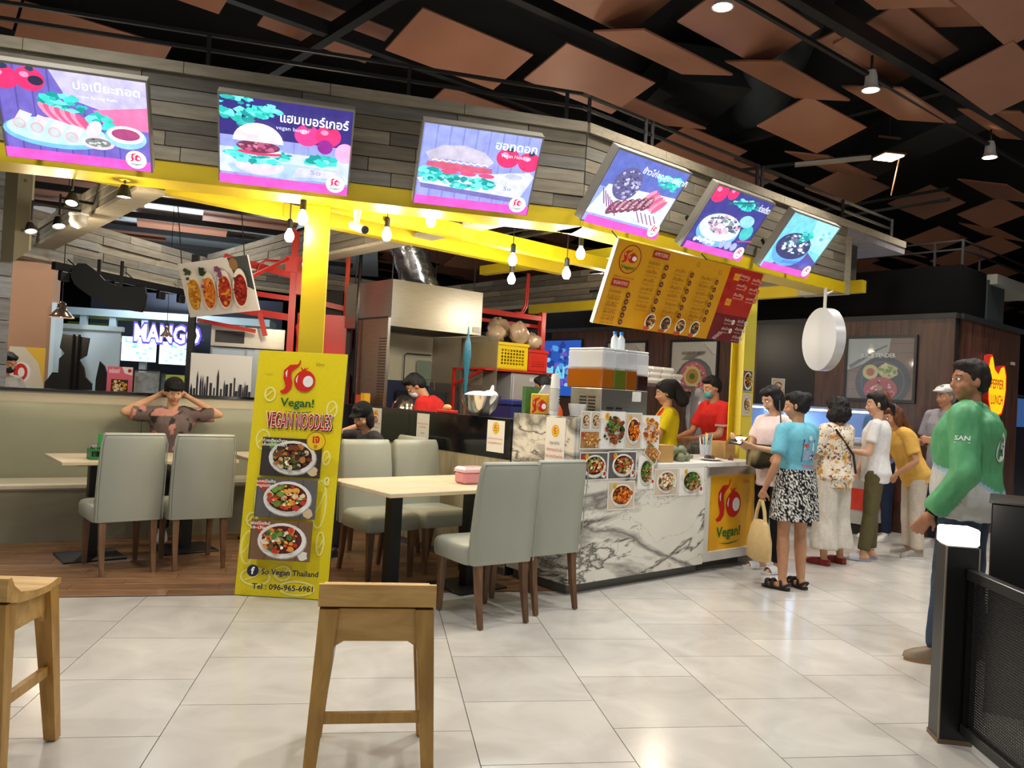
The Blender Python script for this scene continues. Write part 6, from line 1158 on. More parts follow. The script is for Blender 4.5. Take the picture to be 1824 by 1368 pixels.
class Fig:
    """standing or seated figure; faces local +y, +x is its right side"""
    def __init__(s, H=1.6, sw=.105, girth=1., lean=(0, 0), seat=None, twist=0.):
        s.H = H; s.sw = sw*H; s.g = girth
        s.pel = Vector((0, 0, .53*H if seat is None else seat+.10)); L = .30*H
        s.chest_top = s.pel+Vector((lean[0], lean[1], math.sqrt(max(.01, L*L-lean[0]**2-lean[1]**2)))); s.up = (s.chest_top-s.pel).normalized()
        s.neck = s.chest_top+s.up*.02*H
        s.tw = twist
        rx = Vector((math.cos(twist), math.sin(twist), 0)); s.rx = rx
        s.sh = {sd: s.chest_top+rx*(sd*s.sw)-s.up*.012*H for sd in (-1, 1)}
        s.hipj = {sd: s.pel+Vector((sd*.055*H, 0, -.01*H)) for sd in (-1, 1)}
        s.arm = {}; s.leg = {}; s.headR = Matrix.Identity(3)
        s.head = s.neck+Vector((0, 0, .085*H))
    def set_head(s, yaw=0., pitch=0., tilt=0., fwd=.02):
        s.headR = Matrix.Rotation(yaw, 3, 'Z') @ Matrix.Rotation(-pitch, 3, 'X') @ Matrix.Rotation(tilt, 3, 'Y'); s.head = s.neck+s.up*.05*s.H+s.headR @ Vector((0, fwd*.6, .045*s.H)); return s
    def set_arm(s, sd, el, wr): s.arm[sd] = (s.sh[sd]+Vector(el)*s.H, s.sh[sd]+Vector(wr)*s.H); return s
    def set_leg(s, sd, kn, an): s.leg[sd] = (Vector(kn), Vector(an)); return s
    def defaults(s):
        H = s.H
        for sd in (-1, 1):
            if sd not in s.arm: s.set_arm(sd, (sd*.03, -.012, -.178), (sd*.04, .03, -.325))
            if sd not in s.leg: s.leg[sd] = (s.hipj[sd]+Vector((sd*.005, .012, -.235*H)), Vector((s.hipj[sd].x+sd*.012, -.01, .048*H)))
    def rings(s, f):
        """torso outline: list of (t along spine, half width, half depth)"""
        H, g = s.H, s.g; out = []
        for t, w_, d, oy in ((-.10, .086, .066, -.004), (.0, .096, .074, -.006), (.15, .09, .07, 0), (.38, .078, .062, .004), (.62, .088, .068, .006), (.82, .098, .068, .002), (.93, .092, .056, -.004), (1.0, .07, .046, -.006), (1.05, .04, .036, -.004)):
            c = s.pel+(s.chest_top-s.pel)*t+Vector((0, oy*H, 0)); a = s.tw*max(0, min(1, t)); rx = Vector((math.cos(a), math.sin(a), 0)); ry = s.up.cross(rx); out.append((t, c, rx, ry, w_*H*g*f[0]+f[1], d*H*g*f[0]+f[1]))
        return out
    def torso(s, mb, t0=-.1, t1=1.05, f=(1, 0), flare=0.):
        R = [r for r in s.rings(f) if t0-1e-6 <= r[0] <= t1+1e-6]
        if t0 < -.1:
            _, c, rx, ry, a, b = s.rings(f)[0]; c2 = s.pel+(s.chest_top-s.pel)*t0; R = [(t0, Vector((c2.x, c2.y, c2.z)), rx, ry, a*(1+flare), b*(1+flare))]+R
        mb.loft([[tuple(c+rx*(a*math.cos(2*PI*i/20))+ry*(b*math.sin(2*PI*i/20))) for i in range(20)] for t, c, rx, ry, a, b in R]); return mb
    def hand(s, mb, wr, d, palmn, curl=.5, sd=1):
        k = s.H/1.65; d = d.normalized(); nrm = (palmn-d*palmn.dot(d)).normalized(); x = d.cross(nrm).normalized()
        pc = wr+d*.045*k; mb.cap(wr, wr+d*.03*k, .021*k, .026*k, 10)
        for i in range(4):
            o = (-.027+.018*i)*k; mb.cap(wr+d*.02*k+x*o*.7, wr+d*.085*k+x*o, .0125*k, .0115*k, 8, 3)
        Ls = (.062, .074, .070, .054)
        for i in range(4):
            o = (-.029+.0195*i)*k; p = wr+d*.085*k+x*o; dd = (d+x*(o*4)).normalized(); L = Ls[i]*k
            for q in range(3):
                ang = curl*(.5+.45*q); d2 = (dd*math.cos(ang)+nrm*math.sin(ang)).normalized(); p2 = p+d2*L*(.45, .32, .26)[q]; mb.cap(p, p2, (.0098-.0006*q)*k, (.0092-.0006*q)*k, 8, 3); p = p2
        o = -sd*.026*k; p = wr+d*.028*k+x*o
        for q in range(2):
            d2 = (d*(.75, .95)[q]+x*(-sd*(.75, .35)[q])+nrm*(.45, .35)[q]).normalized(); p2 = p+d2*(.042, .034)[q]*k; mb.cap(p, p2, (.0125, .0105)[q]*k, (.0105, .009)[q]*k, 8, 3); p = p2
    def body(s, root, skin, voxel=.0095, curl=(.5, .5), palm=None, lips=(176, 104, 92), barefeet=True):
        s.defaults(); H = s.H; mb = MB(); hk = H/1.65*1.0
        # head
        R = s.headR; h = s.head; hw, hd, hh = .069*hk, .089*hk, .108*hk
        mb.ell(h+R @ Vector((0, -.006*hk, .018*hk)), (hw, hd*.98, hh*.83), 20, 14, R); mb.ell(h+R @ Vector((0, .018*hk, -.03*hk)), (hw*.83, hd*.74, hh*.66), 18, 12, R); mb.ell(h+R @ Vector((0, .047*hk, -.088*hk)), (.026*hk, .028*hk, .022*hk), 12, 8, R)
        mb.cap(h+R @ Vector((0, .078*hk, .012*hk)), h+R @ Vector((0, .096*hk, -.026*hk)), .009*hk, .0135*hk, 8)
        for q in (-1, 1):
            mb.ell(h+R @ Vector((q*.075*hk, -.008*hk, -.01*hk)), (.009*hk, .02*hk, .032*hk), 10, 8, R); mb.ell(h+R @ Vector((q*.011*hk, .094*hk, -.033*hk)), (.0085*hk, .008*hk, .007*hk), 8, 6, R); mb.ell(h+R @ Vector((q*.036*hk, .05*hk, -.03*hk)), (.024*hk, .03*hk, .024*hk), 10, 8, R); mb.cap(h+R @ Vector((q*.012*hk, .081*hk, .026*hk)), h+R @ Vector((q*.045*hk, .066*hk, .027*hk)), .008*hk, n=8)
        mb.cap(h+R @ Vector((-.014*hk, .079*hk, -.06*hk)), h+R @ Vector((.014*hk, .079*hk, -.06*hk)), .0085*hk, n=8)
        mb.cap(s.neck-s.up*.03, h+R @ Vector((0, -.018*hk, -.06*hk)), .05*hk*min(1.1, s.g), .047*hk)
        s.torso(mb, f=(.9, -.008))
        for sd in (-1, 1):
            e, w_ = s.arm[sd]; mb.cap(s.sh[sd], s.sh[sd]*.6+s.chest_top*.4, .04*hk, .05*hk); mb.cap(s.sh[sd], e, .04*hk*s.g, .033*hk*s.g); d = (w_-e).normalized(); m_ = e+(w_-e)*.3; mb.cap(e, m_, .033*hk*s.g, .034*hk*s.g); mb.cap(m_, w_, .034*hk*s.g, .023*hk)
            pn = palm[sd] if palm and sd in palm else Vector((-sd, .25, 0)); s.hand(mb, w_, d, Vector(pn), curl[0 if sd < 0 else 1], sd)
            k_, a_ = s.leg[sd]; mb.cap(s.hipj[sd], k_, .075*hk*s.g, .05*hk); c_ = k_+(a_-k_)*.3; mb.cap(k_, c_, .05*hk, .053*hk); mb.cap(c_, a_, .053*hk, .034*hk)
            fd = s.foot_dir.get(sd, Vector((sd*.12, 1, 0))) if hasattr(s, 'foot_dir') else Vector((sd*.12, 1, 0)); fd = fd.normalized(); s_ = a_-fd*.03*hk+Vector((0, 0, -.02*hk)); base = a_.z-.048*H
            mb.cap(a_, Vector((a_.x, a_.y, base+.045*hk))-fd*.025*hk, .034*hk, .03*hk); mb.cap(Vector((a_.x, a_.y, base+.036*hk))-fd*.03*hk, Vector((a_.x, a_.y, base+.03*hk))+fd*.10*hk, .031*hk, .026*hk); mb.cap(Vector((a_.x, a_.y, base+.024*hk))+fd*.09*hk, Vector((a_.x, a_.y, base+.02*hk))+fd*.135*hk, .03*hk, .02*hk)
        me = remesh(mb, 'person_body', voxel, 2)
        Ri = R.inverted()
        def col(p, n):
            q = Ri @ (p-h); q = q/hk
            if q.y > .06 and abs(q.x) < .027 and -.069 < q.z < -.051: return lips
            if q.y > .05 and .012 < abs(q.x) < .048 and .026 < q.z < .036: return vmul(skin, .38)
            return skin
        o = part(me, 'body', SKIN, root, col)
        for q in (-1, 1):
            e = MB(); c = h+R @ Vector((q*.030*hk, .0735*hk, .008*hk)); e.color(236, 232, 226); e.ell(c, (.0135*hk, .009*hk, .0075*hk), 10, 8, R); e.color(28, 20, 16); e.ell(c+R @ Vector((0, .006*hk, 0)), (.0062*hk, .005*hk, .0066*hk), 8, 6, R); e.build('eye', SKIN, o, smooth=180)
        return o
    def cover_arm(s, mb, sd, frac, r0, r1):
        """sleeve down to frac of the arm (1 = elbow, 2 = wrist)"""
        e, w_ = s.arm[sd]; sh = s.sh[sd]; k = s.H/1.65*s.g; mb.cap(sh, sh*.55+s.chest_top*.45, r0*k, r0*k*1.12)
        if frac <= 1: mb.cyl(sh, sh+(e-sh)*frac, r0*k, r1*k, 14); mb.ell(sh, (r0*k, r0*k, r0*k))
        else:
            m_ = (r0*.55+r1*.45)*k; mb.ell(sh, (r0*k, r0*k, r0*k)); mb.cyl(sh, e, r0*k, m_, 14); mb.ell(e, (m_, m_, m_)); mb.cyl(e, e+(w_-e)*(frac-1), m_, r1*k, 14)
    def top(s, root, col, name='shirt', frac=.55, hem=-.16, f=(1.06, .012), r0=.056, r1=.058, m=None, wr=.006, flare=.04, voxel=.013, collar=None, seed=0):
        mb = MB(); s.torso(mb, hem, 1.05, f, flare)
        for sd in (-1, 1): s.cover_arm(mb, sd, frac[0 if sd < 0 else 1] if isinstance(frac, tuple) else frac, r0, r1)
        if collar: mb.cyl(s.neck-s.up*.03, s.neck+s.up*collar, .062*s.H/1.65, .058*s.H/1.65, 16)
        me = remesh(mb, name, voxel, 3, wr, seed=seed); return part(me, name, m or CLOTH, root, col)
    def trousers(s, root, col, name='trousers', end=.97, r=(.088, .066, .05), m=None, wr=.006, voxel=.014, seed=0, waist=.14):
        mb = MB(); s.torso(mb, -.1, .15, (1.03, .006)); k = s.H/1.65*s.g
        for sd in (-1, 1):
            k_, a_ = s.leg[sd]; h_ = s.hipj[sd]+Vector((0, 0, .02)); mb.cap(h_, k_, r[0]*k, r[1]*k, 14); mb.ell(k_, (r[1]*k,)*3); mb.cyl(k_, k_+(a_-k_)*end, r[1]*k, r[2]*k, 14)
        me = remesh(mb, name, voxel, 3, wr, seed=seed); return part(me, name, m or CLOTH, root, col)
    def skirt(s, root, col, z1, r1, name='skirt', wr=.005):
        mb = MB(); H = s.H; rings = []
        for t in np.linspace(0, 1, 40):
            z = s.pel.z+.1*H*(1-t)*.9+(z1-s.pel.z)*t; a = (.088+.02*math.sin(t*PI*.6))*H*s.g+.024+(r1-.1*H)*t*t; rings.append([((a*math.cos(2*PI*i/130))*(1+.02*math.sin(i*.29)*t), a*.8*math.sin(2*PI*i/130)*(1+.02*math.cos(i*.34)*t)-.005, z) for i in range(130)])
        mb.loft(rings); me = mb.mesh(name, None, 60); me.materials.clear(); return part(me, name, CLOTH, root, col)
    def hair(s, root, style, col, seed=0):
        mb = MB(); R = s.headR; h = s.head; k = s.H/1.65
        P = lambda x, y, z: h+R @ (Vector((x, y, z))*k)
        E = lambda c, r: mb.ell(P(*c), tuple(v*k for v in r), 18, 12, R)
        vox, wr_ = .010, .006
        E((0, -.022, .05), (.079, .088, .078)); E((0, -.05, .01), (.078, .066, .09))
        if style == 'short': E((0, .03, .088), (.062, .05, .034)); [E((q*.07, -.012, .02), (.012, .032, .045)) for q in (-1, 1)]; E((0, -.055, -.03), (.06, .05, .05))
        if style == 'bob': E((0, .03, .085), (.066, .055, .04)); [E((q*.066, -.01, -.04), (.024, .052, .085)) for q in (-1, 1)]; E((0, -.06, -.04), (.078, .05, .08))
        if style == 'curly': E((0, -.03, .04), (.10, .105, .10)); E((0, -.05, -.03), (.125, .10, .10)); [E((q*.085, -.02, -.06), (.055, .07, .07)) for q in (-1, 1)]; E((0, .03, .09), (.075, .06, .05)); wr_ = .012
        if style == 'bun': E((0, .03, .085), (.064, .052, .036)); [E((q*.068, -.02, -.01), (.014, .04, .05)) for q in (-1, 1)]; E((0, -.10, .05), (.055, .05, .055)); E((.0, -.07, -.01), (.06, .05, .05))
        if style == 'pony': E((0, .03, .085), (.064, .052, .036)); [E((q*.068, -.015, .0), (.012, .036, .05)) for q in (-1, 1)]; mb.cap(P(0, -.11, .0), P(0, -.15, -.035), .022*k, .03*k); mb.cap(P(0, -.15, -.035), P(0, -.155, -.12), .03*k, .012*k)
        if style == 'long': E((0, .03, .085), (.066, .055, .04)); [E((q*.068, -.01, -.05), (.02, .045, .09)) for q in (-1, 1)]; mb.cap(P(0, -.07, 0), P(0, -.10, -.20), .07*k, .04*k)
        me = remesh(mb, 'hair', vox, 3, wr_, 38, seed); return part(me, 'hair', HAIR, root, col)
    def shoes(s, root, kind, col, sole=(200, 196, 188)):
        k = s.H/1.65
        for sd in (-1, 1):
            k_, a_ = s.leg[sd]; fd = (s.foot_dir.get(sd, Vector((sd*.12, 1, 0))) if hasattr(s, 'foot_dir') else Vector((sd*.12, 1, 0))).normalized(); x = Vector((fd.y, -fd.x, 0)); base = a_.z-.048*s.H; o = Vector((a_.x, a_.y, base))-fd*.055*k
            P = lambda a, b, z: tuple(o+fd*(a*k)+x*(b*k)+Vector((0, 0, z*k)))
            out = [(-.005, .03), (.05, .036), (.11, .036), (.16, .044), (.205, .038), (.232, .018), (.238, 0), (.232, -.018), (.205, -.038), (.16, -.044), (.11, -.036), (.05, -.036), (-.005, -.03), (-.016, 0)]
            sh = MB(); sh.color(*sole); sh.loft([[P(a, b, z) for a, b in out] for z in (.001, .022)]); b_ = sh.build('sole', SHOE, root)
            u = MB(); u.color(*(col(sd) if callable(col) else col))
            if kind == 'sneaker':
                rg = []
                for z, ks, cut in ((.018, 1.0, 1), (.045, .98, .97), (.065, .88, .8), (.085, .74, .55), (.105, .7, .40)): rg.append([P(-.008+(a+.016)*cut*1.0, b*ks, z) for a, b in out])
                u.loft(rg); u.build('shoe', SHOE, root, smooth=60)
            elif kind == 'sandal':
                for a0 in (.045, .125, .175):
                    r_ = .046 if a0 > .1 else .04; pts = [P(a0+.012*math.sin(t), r_*math.cos(t), .02+(.075 if a0 < .1 else .055 if a0 < .15 else .045)*math.sin(t)) for t in np.linspace(0, PI, 9)]; u.tube(pts, .015*k if a0 > .1 else .013*k, 6)
                u.tube([P(.03, .036, .03), P(-.012, .02, .06), P(-.016, 0, .065), P(-.012, -.02, .06), P(.03, -.036, .03)], .012*k, 6); u.build('strap', SHOE, root, smooth=60)
            else:   # slides
                rg = []
                for a0 in (.09, .12, .15, .18): rg.append([P(a0, .047*math.cos(t), .015+(.062-.15*(a0-.09))*math.sin(t)) for t in np.linspace(-.1, PI+.1, 11)])
                u.loft(rg, cap=False, closed=False); u.build('strap', SHOE, root, smooth=60)
                if kind == 'clog': v = MB(); v.color(*(col(sd) if callable(col) else col)); v.loft([[P(-.01+(a+.012)*c, b*ks, z) for a, b in out] for z, ks, c in ((.018, 1.02, 1.02), (.045, .96, .96), (.06, .8, .8))]); v.build('shoe', SHOE, root, smooth=60)
def person(label, x, y, ang, z=0, group=None):
    """ang: world direction in degrees the person faces"""
    return thing('person', label, 'person', (x, y, z), math.radians(ang-90), group)
from mathutils.bvhtree import BVHTree
def stick(art, me, name, root, x, z, side='back', gap=.003):
    """lay a flat print on the cloth: every print vertex moves onto the garment surface"""
    bv = BVHTree.FromPolygons([tuple(v.co) for v in me.vertices], [tuple(p.vertices) for p in me.polygons]); out = []
    for a_, y_, b_ in art.mb.v:
        if side == 'back': o_ = Vector((x+a_, -1, z+b_)); d_ = Vector((0, 1, 0))
        else: o_ = Vector((-1, x-a_, z+b_)); d_ = Vector((1, 0, 0))
        h_ = bv.ray_cast(o_, d_); p_ = h_[0] if h_[0] is not None else o_+d_*.85; out.append(tuple(p_+d_*(y_-gap)))
    art.mb.v = out; return art.build(name, PRINT, root)
SK1, SK2, SK3 = (206, 160, 128), (190, 140, 106), (168, 118, 88); BLK = (22, 20, 20)
def blobs(p, sc_, seed, off=0.):
    return MN.noise(Vector((p.x*sc_+seed*7.3, p.y*sc_+seed*2.1, p.z*sc_+off)))

# 1 woman in pale pink top reading her phone at the counter corner
r = person('woman in pale pink top and black trousers holding a phone and wallet', 3.32, 6.27, 196); f = Fig(1.55, .100, .98).set_head(-.15, .45)
f.set_arm(1, (.035, .05, -.165), (-.02, .19, -.12)); f.set_arm(-1, (-.04, .04, -.165), (.03, .19, -.14)); f.foot_dir = {1: Vector((.2, 1, 0)), -1: Vector((-.1, 1, 0))}
f.body(r, SK1, curl=(.8, .8), palm={1: (-.6, 0, .6), -1: (.6, 0, .6)}); f.top(r, (226, 204, 202), 'blouse', .6, -.22); f.trousers(r, (20, 20, 23), end=.94, r=(.092, .066, .056)); f.hair(r, 'bob', BLK); f.shoes(r, 'slide', (206, 206, 204), (196, 196, 194))
wrist = {sd: f.arm[sd][1] for sd in f.arm}; d = (wrist[1]-f.arm[1][0]).normalized(); ph = (wrist[1]+wrist[-1])/2+Vector((0, .085, .03))
def world(root, p): return root.matrix_basis @ Vector(p)
hw_ = world(r, ph); pw = thing('phone_wallet', 'dark phone wallet held by the woman in pink', 'wallet', hw_, rot=(math.radians(-35), 0, r.rotation_euler.z)); MB().box(-.075, .075, -.045, .055, -.006, .006, .003).build('cover', mat('dark wallet', (52, 44, 44), .5), pw); MB().box(-.07, .07, -.04, .05, .0065, .009).build('screen', BGL, pw)
hb_ = world(r, f.sh[-1]+Vector((.09, .17, -.40))); hbg = thing('patterned_handbag', 'black and gold patterned shoulder bag worn by the woman in pink', 'bag', hb_, r.rotation_euler.z+.5); bgm = vcol_mat('bag print', .5)
bb = MB(); bb.loft([[(a*math.cos(2*PI*i/20), b*math.sin(2*PI*i/20), z) for i in range(20)] for a, b, z in ((.06, .02, 0), (.14, .055, .025), (.15, .065, .12), (.14, .05, .19), (.13, .02, .205))]); bm_ = bb.mesh('bag_body', None, 60); part(bm_, 'bag_body', CLOTH, hbg, lambda p, n: (30, 28, 26) if p.z > .15 or blobs(p, 30, 3) > .12 else ((186, 166, 120) if blobs(p, 60, 5) > 0 else (92, 84, 60)))
MB().tube([(-.13, 0, .2), (-.12, -.03, .40), (-.08, -.1, .58)], .006, 6).build('strap', IRON, hbg)
# 2 woman in light blue polo with tote
r = person('woman in light blue polo shirt and black speckled skirt, black sandals', 3.19, 5.66, 106); f = Fig(1.49, .102, 1.0).set_head(.75, .2)
f.set_arm(-1, (-.055, -.02, -.17), (-.045, .06, -.31)); f.set_arm(1, (.03, .05, -.165), (.0, .17, -.17)); f.foot_dir = {1: Vector((.1, 1, 0)), -1: Vector((-.35, 1, 0))}
f.body(r, SK2, curl=(1.2, .6)); 
bt = f.top(r, (112, 186, 206), 'polo_shirt', .72, -.17, r0=.06, r1=.064, collar=.012); f.skirt(r, lambda p, n: (226, 224, 218) if blobs(p, 95, 2)+.6*blobs(p, 200, 4) > .12 else (24, 24, 27), .36*1.49, .165); f.hair(r, 'bun', BLK); f.shoes(r, 'sandal', (24, 23, 23), (30, 28, 26))
a = Art(.0006); a.rect(-.065, -.11, .065, .06, (30, 50, 120)); a.rect(-.057, -.10, .057, .035, (224, 226, 230)); a.rect(-.057, -.10, .0, -.02, (150, 170, 200)); a.text('MIX', -.03, .0, .032, (214, 40, 50), 'c', .045, .03); a.ell(0, .072, .022, .02, (206, 210, 214)); a.scatter(.025, -.06, .03, .035, 18, [(90, 120, 180), (214, 214, 220), (60, 80, 140)], .006, .014); a.text('Sriwitthaya', .0, -.155, .03, (206, 60, 90), 'c', .13, .02)
stick(a, bt.data, 'back_print', r, .015, .735*1.49)
tw_ = world(r, f.arm[-1][1]+Vector((-.01, .02, -.09))); tt = thing('tote_bag', 'beige cloth tote bag carried by the woman in blue', 'bag', (tw_.x, tw_.y, tw_.z-.46), r.rotation_euler.z+1.45); TB = mat('beige cloth', (206, 176, 120), .75, var=.06, scale=20, bump=.2)
MB().loft([[(a_*math.cos(2*PI*i/18), b_*math.sin(2*PI*i/18)+o_, z) for i in range(18)] for a_, b_, z, o_ in ((.10, .03, 0, 0), (.14, .055, .02, 0), (.135, .06, .15, 0), (.10, .04, .27, 0), (.07, .022, .31, 0))]).build('sack', TB, tt, smooth=60); MB().tube([(-.06, 0, .3), (-.045, 0, .38), (-.01, 0, .46)], .014, 8).tube([(.06, 0, .3), (.045, 0, .38), (.01, 0, .46)], .014, 8).build('handles', TB, tt, smooth=60)
# 3 woman in floral blouse
FLO = [(196, 130, 60), (60, 52, 44), (150, 60, 50), (214, 170, 90)]
def floral(p, n):
    v = blobs(p, 22, 1); w2 = blobs(p, 34, 6)
    if v > .28: return FLO[0] if w2 > 0 else FLO[3]
    if abs(v) < .035: return FLO[1]
    if w2 > .42: return FLO[2]
    return (226, 214, 194)
r = person('woman in flower-print blouse with curly black hair and cream culottes', 4.1, 6.6, 112); f = Fig(1.475, .106, 1.12).set_head(.1, .1); f.set_arm(1, (.035, .05, -.165), (.01, .17, -.15)); f.set_arm(-1, (-.035, .05, -.165), (-.01, .17, -.15))
f.leg = {sd: (Vector((sd*.1, .01, .42)), Vector((sd*.115, -.01, .071))) for sd in (-1, 1)}
f.body(r, SK2, .011); f.top(r, floral, 'blouse', .85, -.2, r0=.064, r1=.07, f=(1.1, .016), voxel=.010); f.trousers(r, (206, 200, 188), 'culottes', .80, (.10, .098, .125), wr=.009); f.hair(r, 'curly', BLK); f.shoes(r, 'clog', (128, 34, 38), (110, 28, 32)); MB().tube([(-.15, -.10, 1.22), (.05, -.145, 1.0), (.19, -.08, .83)], .011, 6).build('bag_strap', IRON, r)
# 4 woman in white tee
r = person('woman in white T-shirt and olive trousers with low ponytail', 4.64, 6.80, 140); f = Fig(1.555, .10, .98).set_head(.35, .15); f.set_arm(-1, (-.04, .03, -.17), (-.02, .16, -.16)); f.set_arm(1, (.035, .04, -.17), (.0, .17, -.18)); f.leg = {1: (Vector((.09, .03, .44)), Vector((.10, .02, .075))), -1: (Vector((-.085, .02, .44)), Vector((-.10, .06, .075)))}
f.body(r, SK1, .011); f.top(r, (226, 224, 222), 'tee', .62, -.2, f=(1.08, .014)); f.trousers(r, (92, 84, 56), end=.93, r=(.094, .072, .062)); f.hair(r, 'pony', BLK); f.shoes(r, 'slide', lambda sd: (186, 186, 196) if sd < 0 else (190, 150, 140), (150, 150, 170))
# 5 woman in yellow blouse leaning forward
r = person('woman in mustard yellow blouse leaning towards the food counter', 5.22, 7.02, 168); f = Fig(1.5, .104, 1.02, lean=(0, .17)).set_head(.1, .5); f.set_arm(-1, (-.05, -.04, -.165), (.02, .06, -.27)); f.set_arm(1, (.04, .0, -.17), (-.02, .1, -.25))
f.body(r, SK2, .011); f.top(r, (214, 168, 82), 'blouse', .75, -.18, r0=.064, r1=.07, f=(1.1, .016), wr=.008); f.trousers(r, (196, 184, 168), end=.95, r=(.094, .074, .066)); f.hair(r, 'long', (96, 58, 36)); f.shoes(r, 'sneaker', (150, 142, 132), (206, 204, 200))
# 6 man in white cap and grey shirt, 6b brown-haired person behind
r = person('man in grey shirt and white flat cap at the food counter', 5.84, 7.42, 186); f = Fig(1.69, .118, 1.08).set_head(0, .1); f.set_arm(-1, (-.03, .03, -.17), (.0, .17, -.15)); f.set_arm(1, (.03, .03, -.17), (.0, .17, -.15)); f.body(r, SK2, .012); f.top(r, (150, 148, 156), 'shirt', .75, -.2, r0=.064, r1=.068, collar=.01); f.trousers(r, (30, 34, 48), end=.95); f.hair(r, 'short', (120, 116, 110)); f.shoes(r, 'sneaker', (186, 184, 180))
cp = MB(); R = f.headR; k = f.H/1.65; h = f.head; cp.ell(h+R @ Vector((0, -.012*k, .075*k)), (.09*k, .11*k, .05*k), 20, 10, R); cp.ell(h+R @ Vector((0, .07*k, .065*k)), (.07*k, .06*k, .014*k), 16, 8, R); part(remesh(cp, 'flat_cap', .010, 2, .002), 'flat_cap', CLOTH, r, (214, 214, 214))
r = person('brown-haired person in blue shirt behind the woman in mustard yellow', 5.45, 7.9, 200); f = Fig(1.60, .104, 1).set_head(0, .2); f.body(r, SK1, .013); f.top(r, (90, 124, 176), 'shirt', .7, -.18); f.trousers(r, (32, 42, 66), end=.95); f.hair(r, 'short', (112, 70, 44)); f.shoes(r, 'sneaker', (200, 198, 194))
# 7 man in green jacket
GJ = (82, 152, 104); GW = (188, 188, 184)
def jacket(p, n):
    z = p.z/1.69; y = p.y
    if z > .90: return GJ
    # white wedge on the back and lower side panels, green sleeve in front
    edge = .66+.55*min(.18, max(-.1, y+.02)) 
    if abs(p.x) < .23 or z > .80: return GW if z < edge-.03 else ((150, 178, 196) if z < edge-.012 else GJ)
    return GJ
r = person('man in green and white jacket and jeans beside the lit post', 3.36, 4.07, 132); f = Fig(1.69, .128, 1.18).set_head(.62, .05); f.set_arm(-1, (-.05, -.02, -.18), (-.035, .075, -.32)); f.set_arm(1, (.04, -.02, -.18), (.05, .04, -.33)); f.foot_dir = {-1: Vector((-.35, 1, 0)), 1: Vector((.15, 1, 0))}
f.leg = {-1: (Vector((-.14, .05, .47)), Vector((-.20, .06, .081))), 1: (Vector((.10, 0, .47)), Vector((.11, -.06, .081)))}
f.body(r, SK3, .009, curl=(.45, .5)); jo = f.top(r, GJ, 'jacket', 1.93, -.17, f=(1.13, .03), r0=.070, r1=.056, m=NYLON, wr=.013, collar=.045, voxel=.012, flare=.05, seed=3)
me = jo.data; me.color_attributes.remove(me.color_attributes['Col']); e_, w_ = f.arm[-1]; sh_ = f.sh[-1]
def segd(p, a, b): ab = b-a; t = max(0, min(1, (p-a).dot(ab)/ab.dot(ab))); return (p-(a+ab*t)).length
def jacket2(p, n):
    arm = min(segd(p, f.sh[q], f.arm[q][0]) for q in (-1, 1)); fore = min(segd(p, f.arm[q][0], f.arm[q][1]) for q in (-1, 1)); z = p.z
    tor = fore > .082 and (arm > .09 or abs(p.x) < .15)
    if not tor and z < 1.36: return GJ
    edge = 1.08+.30*p.y+.10*MN.noise(p*3)
    if z < edge: return GW if z < edge-.025 else (150, 178, 200)
    return GJ
paint(me, jacket2); f.trousers(r, (52, 64, 84), 'jeans', .98, (.098, .076, .066), wr=.01, seed=4); f.hair(r, 'short', (30, 24, 22)); f.shoes(r, 'sneaker', (132, 116, 94), (150, 116, 78))
cf_ = MB(); d_ = (w_-e_).normalized(); cf_.color(24, 26, 28); cf_.cyl(w_-d_*.05, w_-d_*.005, .044, .04, 16); cf_.build('cuff', CLOTH, r, smooth=60)
a = Art(.001); a.ell(0, 0, .05, .085, (222, 224, 222)); a.scatter(0, 0, .025, .05, 8, [(60, 60, 60), (130, 90, 90), (90, 120, 100)], .008, .016); stick(a, jo.data, 'back_logo', r, -.06, 1.23)
a = Art(.001); a.text('SAN', 0, .015, .024, (226, 230, 226), 'c', .075, .02); a.rect(-.04, .0, .04, .004, (206, 214, 208)); sp_ = sh_+(e_-sh_)*.45; stick(a, jo.data, 'sleeve_print', r, sp_.y, sp_.z, 'side')

# seated woman on the bench, both hands at her head
r = person('person in black cap and brown patterned top seated on the bench, hands raised', -1.80, 7.42, -68); f = Fig(1.62, .105, 1.05, seat=.47, lean=(0, .02)).set_head(0, .2); f.leg = {sd: (Vector((sd*.07, .38, .52)), Vector((sd*.075, .36, .078))) for sd in (-1, 1)}
for sd in (-1, 1): f.set_arm(sd, (sd*.135, .03, .01), (sd*-.025, -.015, .10))
f.body(r, SK1, .0095, curl=(.9, .9), palm={1: (-1, 0, .2), -1: (1, 0, .2)}); f.top(r, lambda p, n: (196, 140, 130) if blobs(p, 9, 4) > .12 else ((52, 46, 48) if blobs(p, 14, 8) > .22 else (110, 96, 94)), 'top', .8, -.1, r0=.066, r1=.068); f.trousers(r, (40, 40, 44), end=.95); f.hair(r, 'short', BLK); f.shoes(r, 'sneaker', (214, 214, 214))
cp = MB(); R = f.headR; k = f.H/1.65; h = f.head; cp.ell(h+R @ Vector((0, -.012*k, .055*k)), (.088*k, .105*k, .085*k), 20, 10, R); cp.ell(h+R @ Vector((0, .10*k, .062*k)), (.065*k, .06*k, .012*k), 16, 8, R); part(remesh(cp, 'cap', .011, 2, .001), 'cap', CLOTH, r, (30, 30, 33))
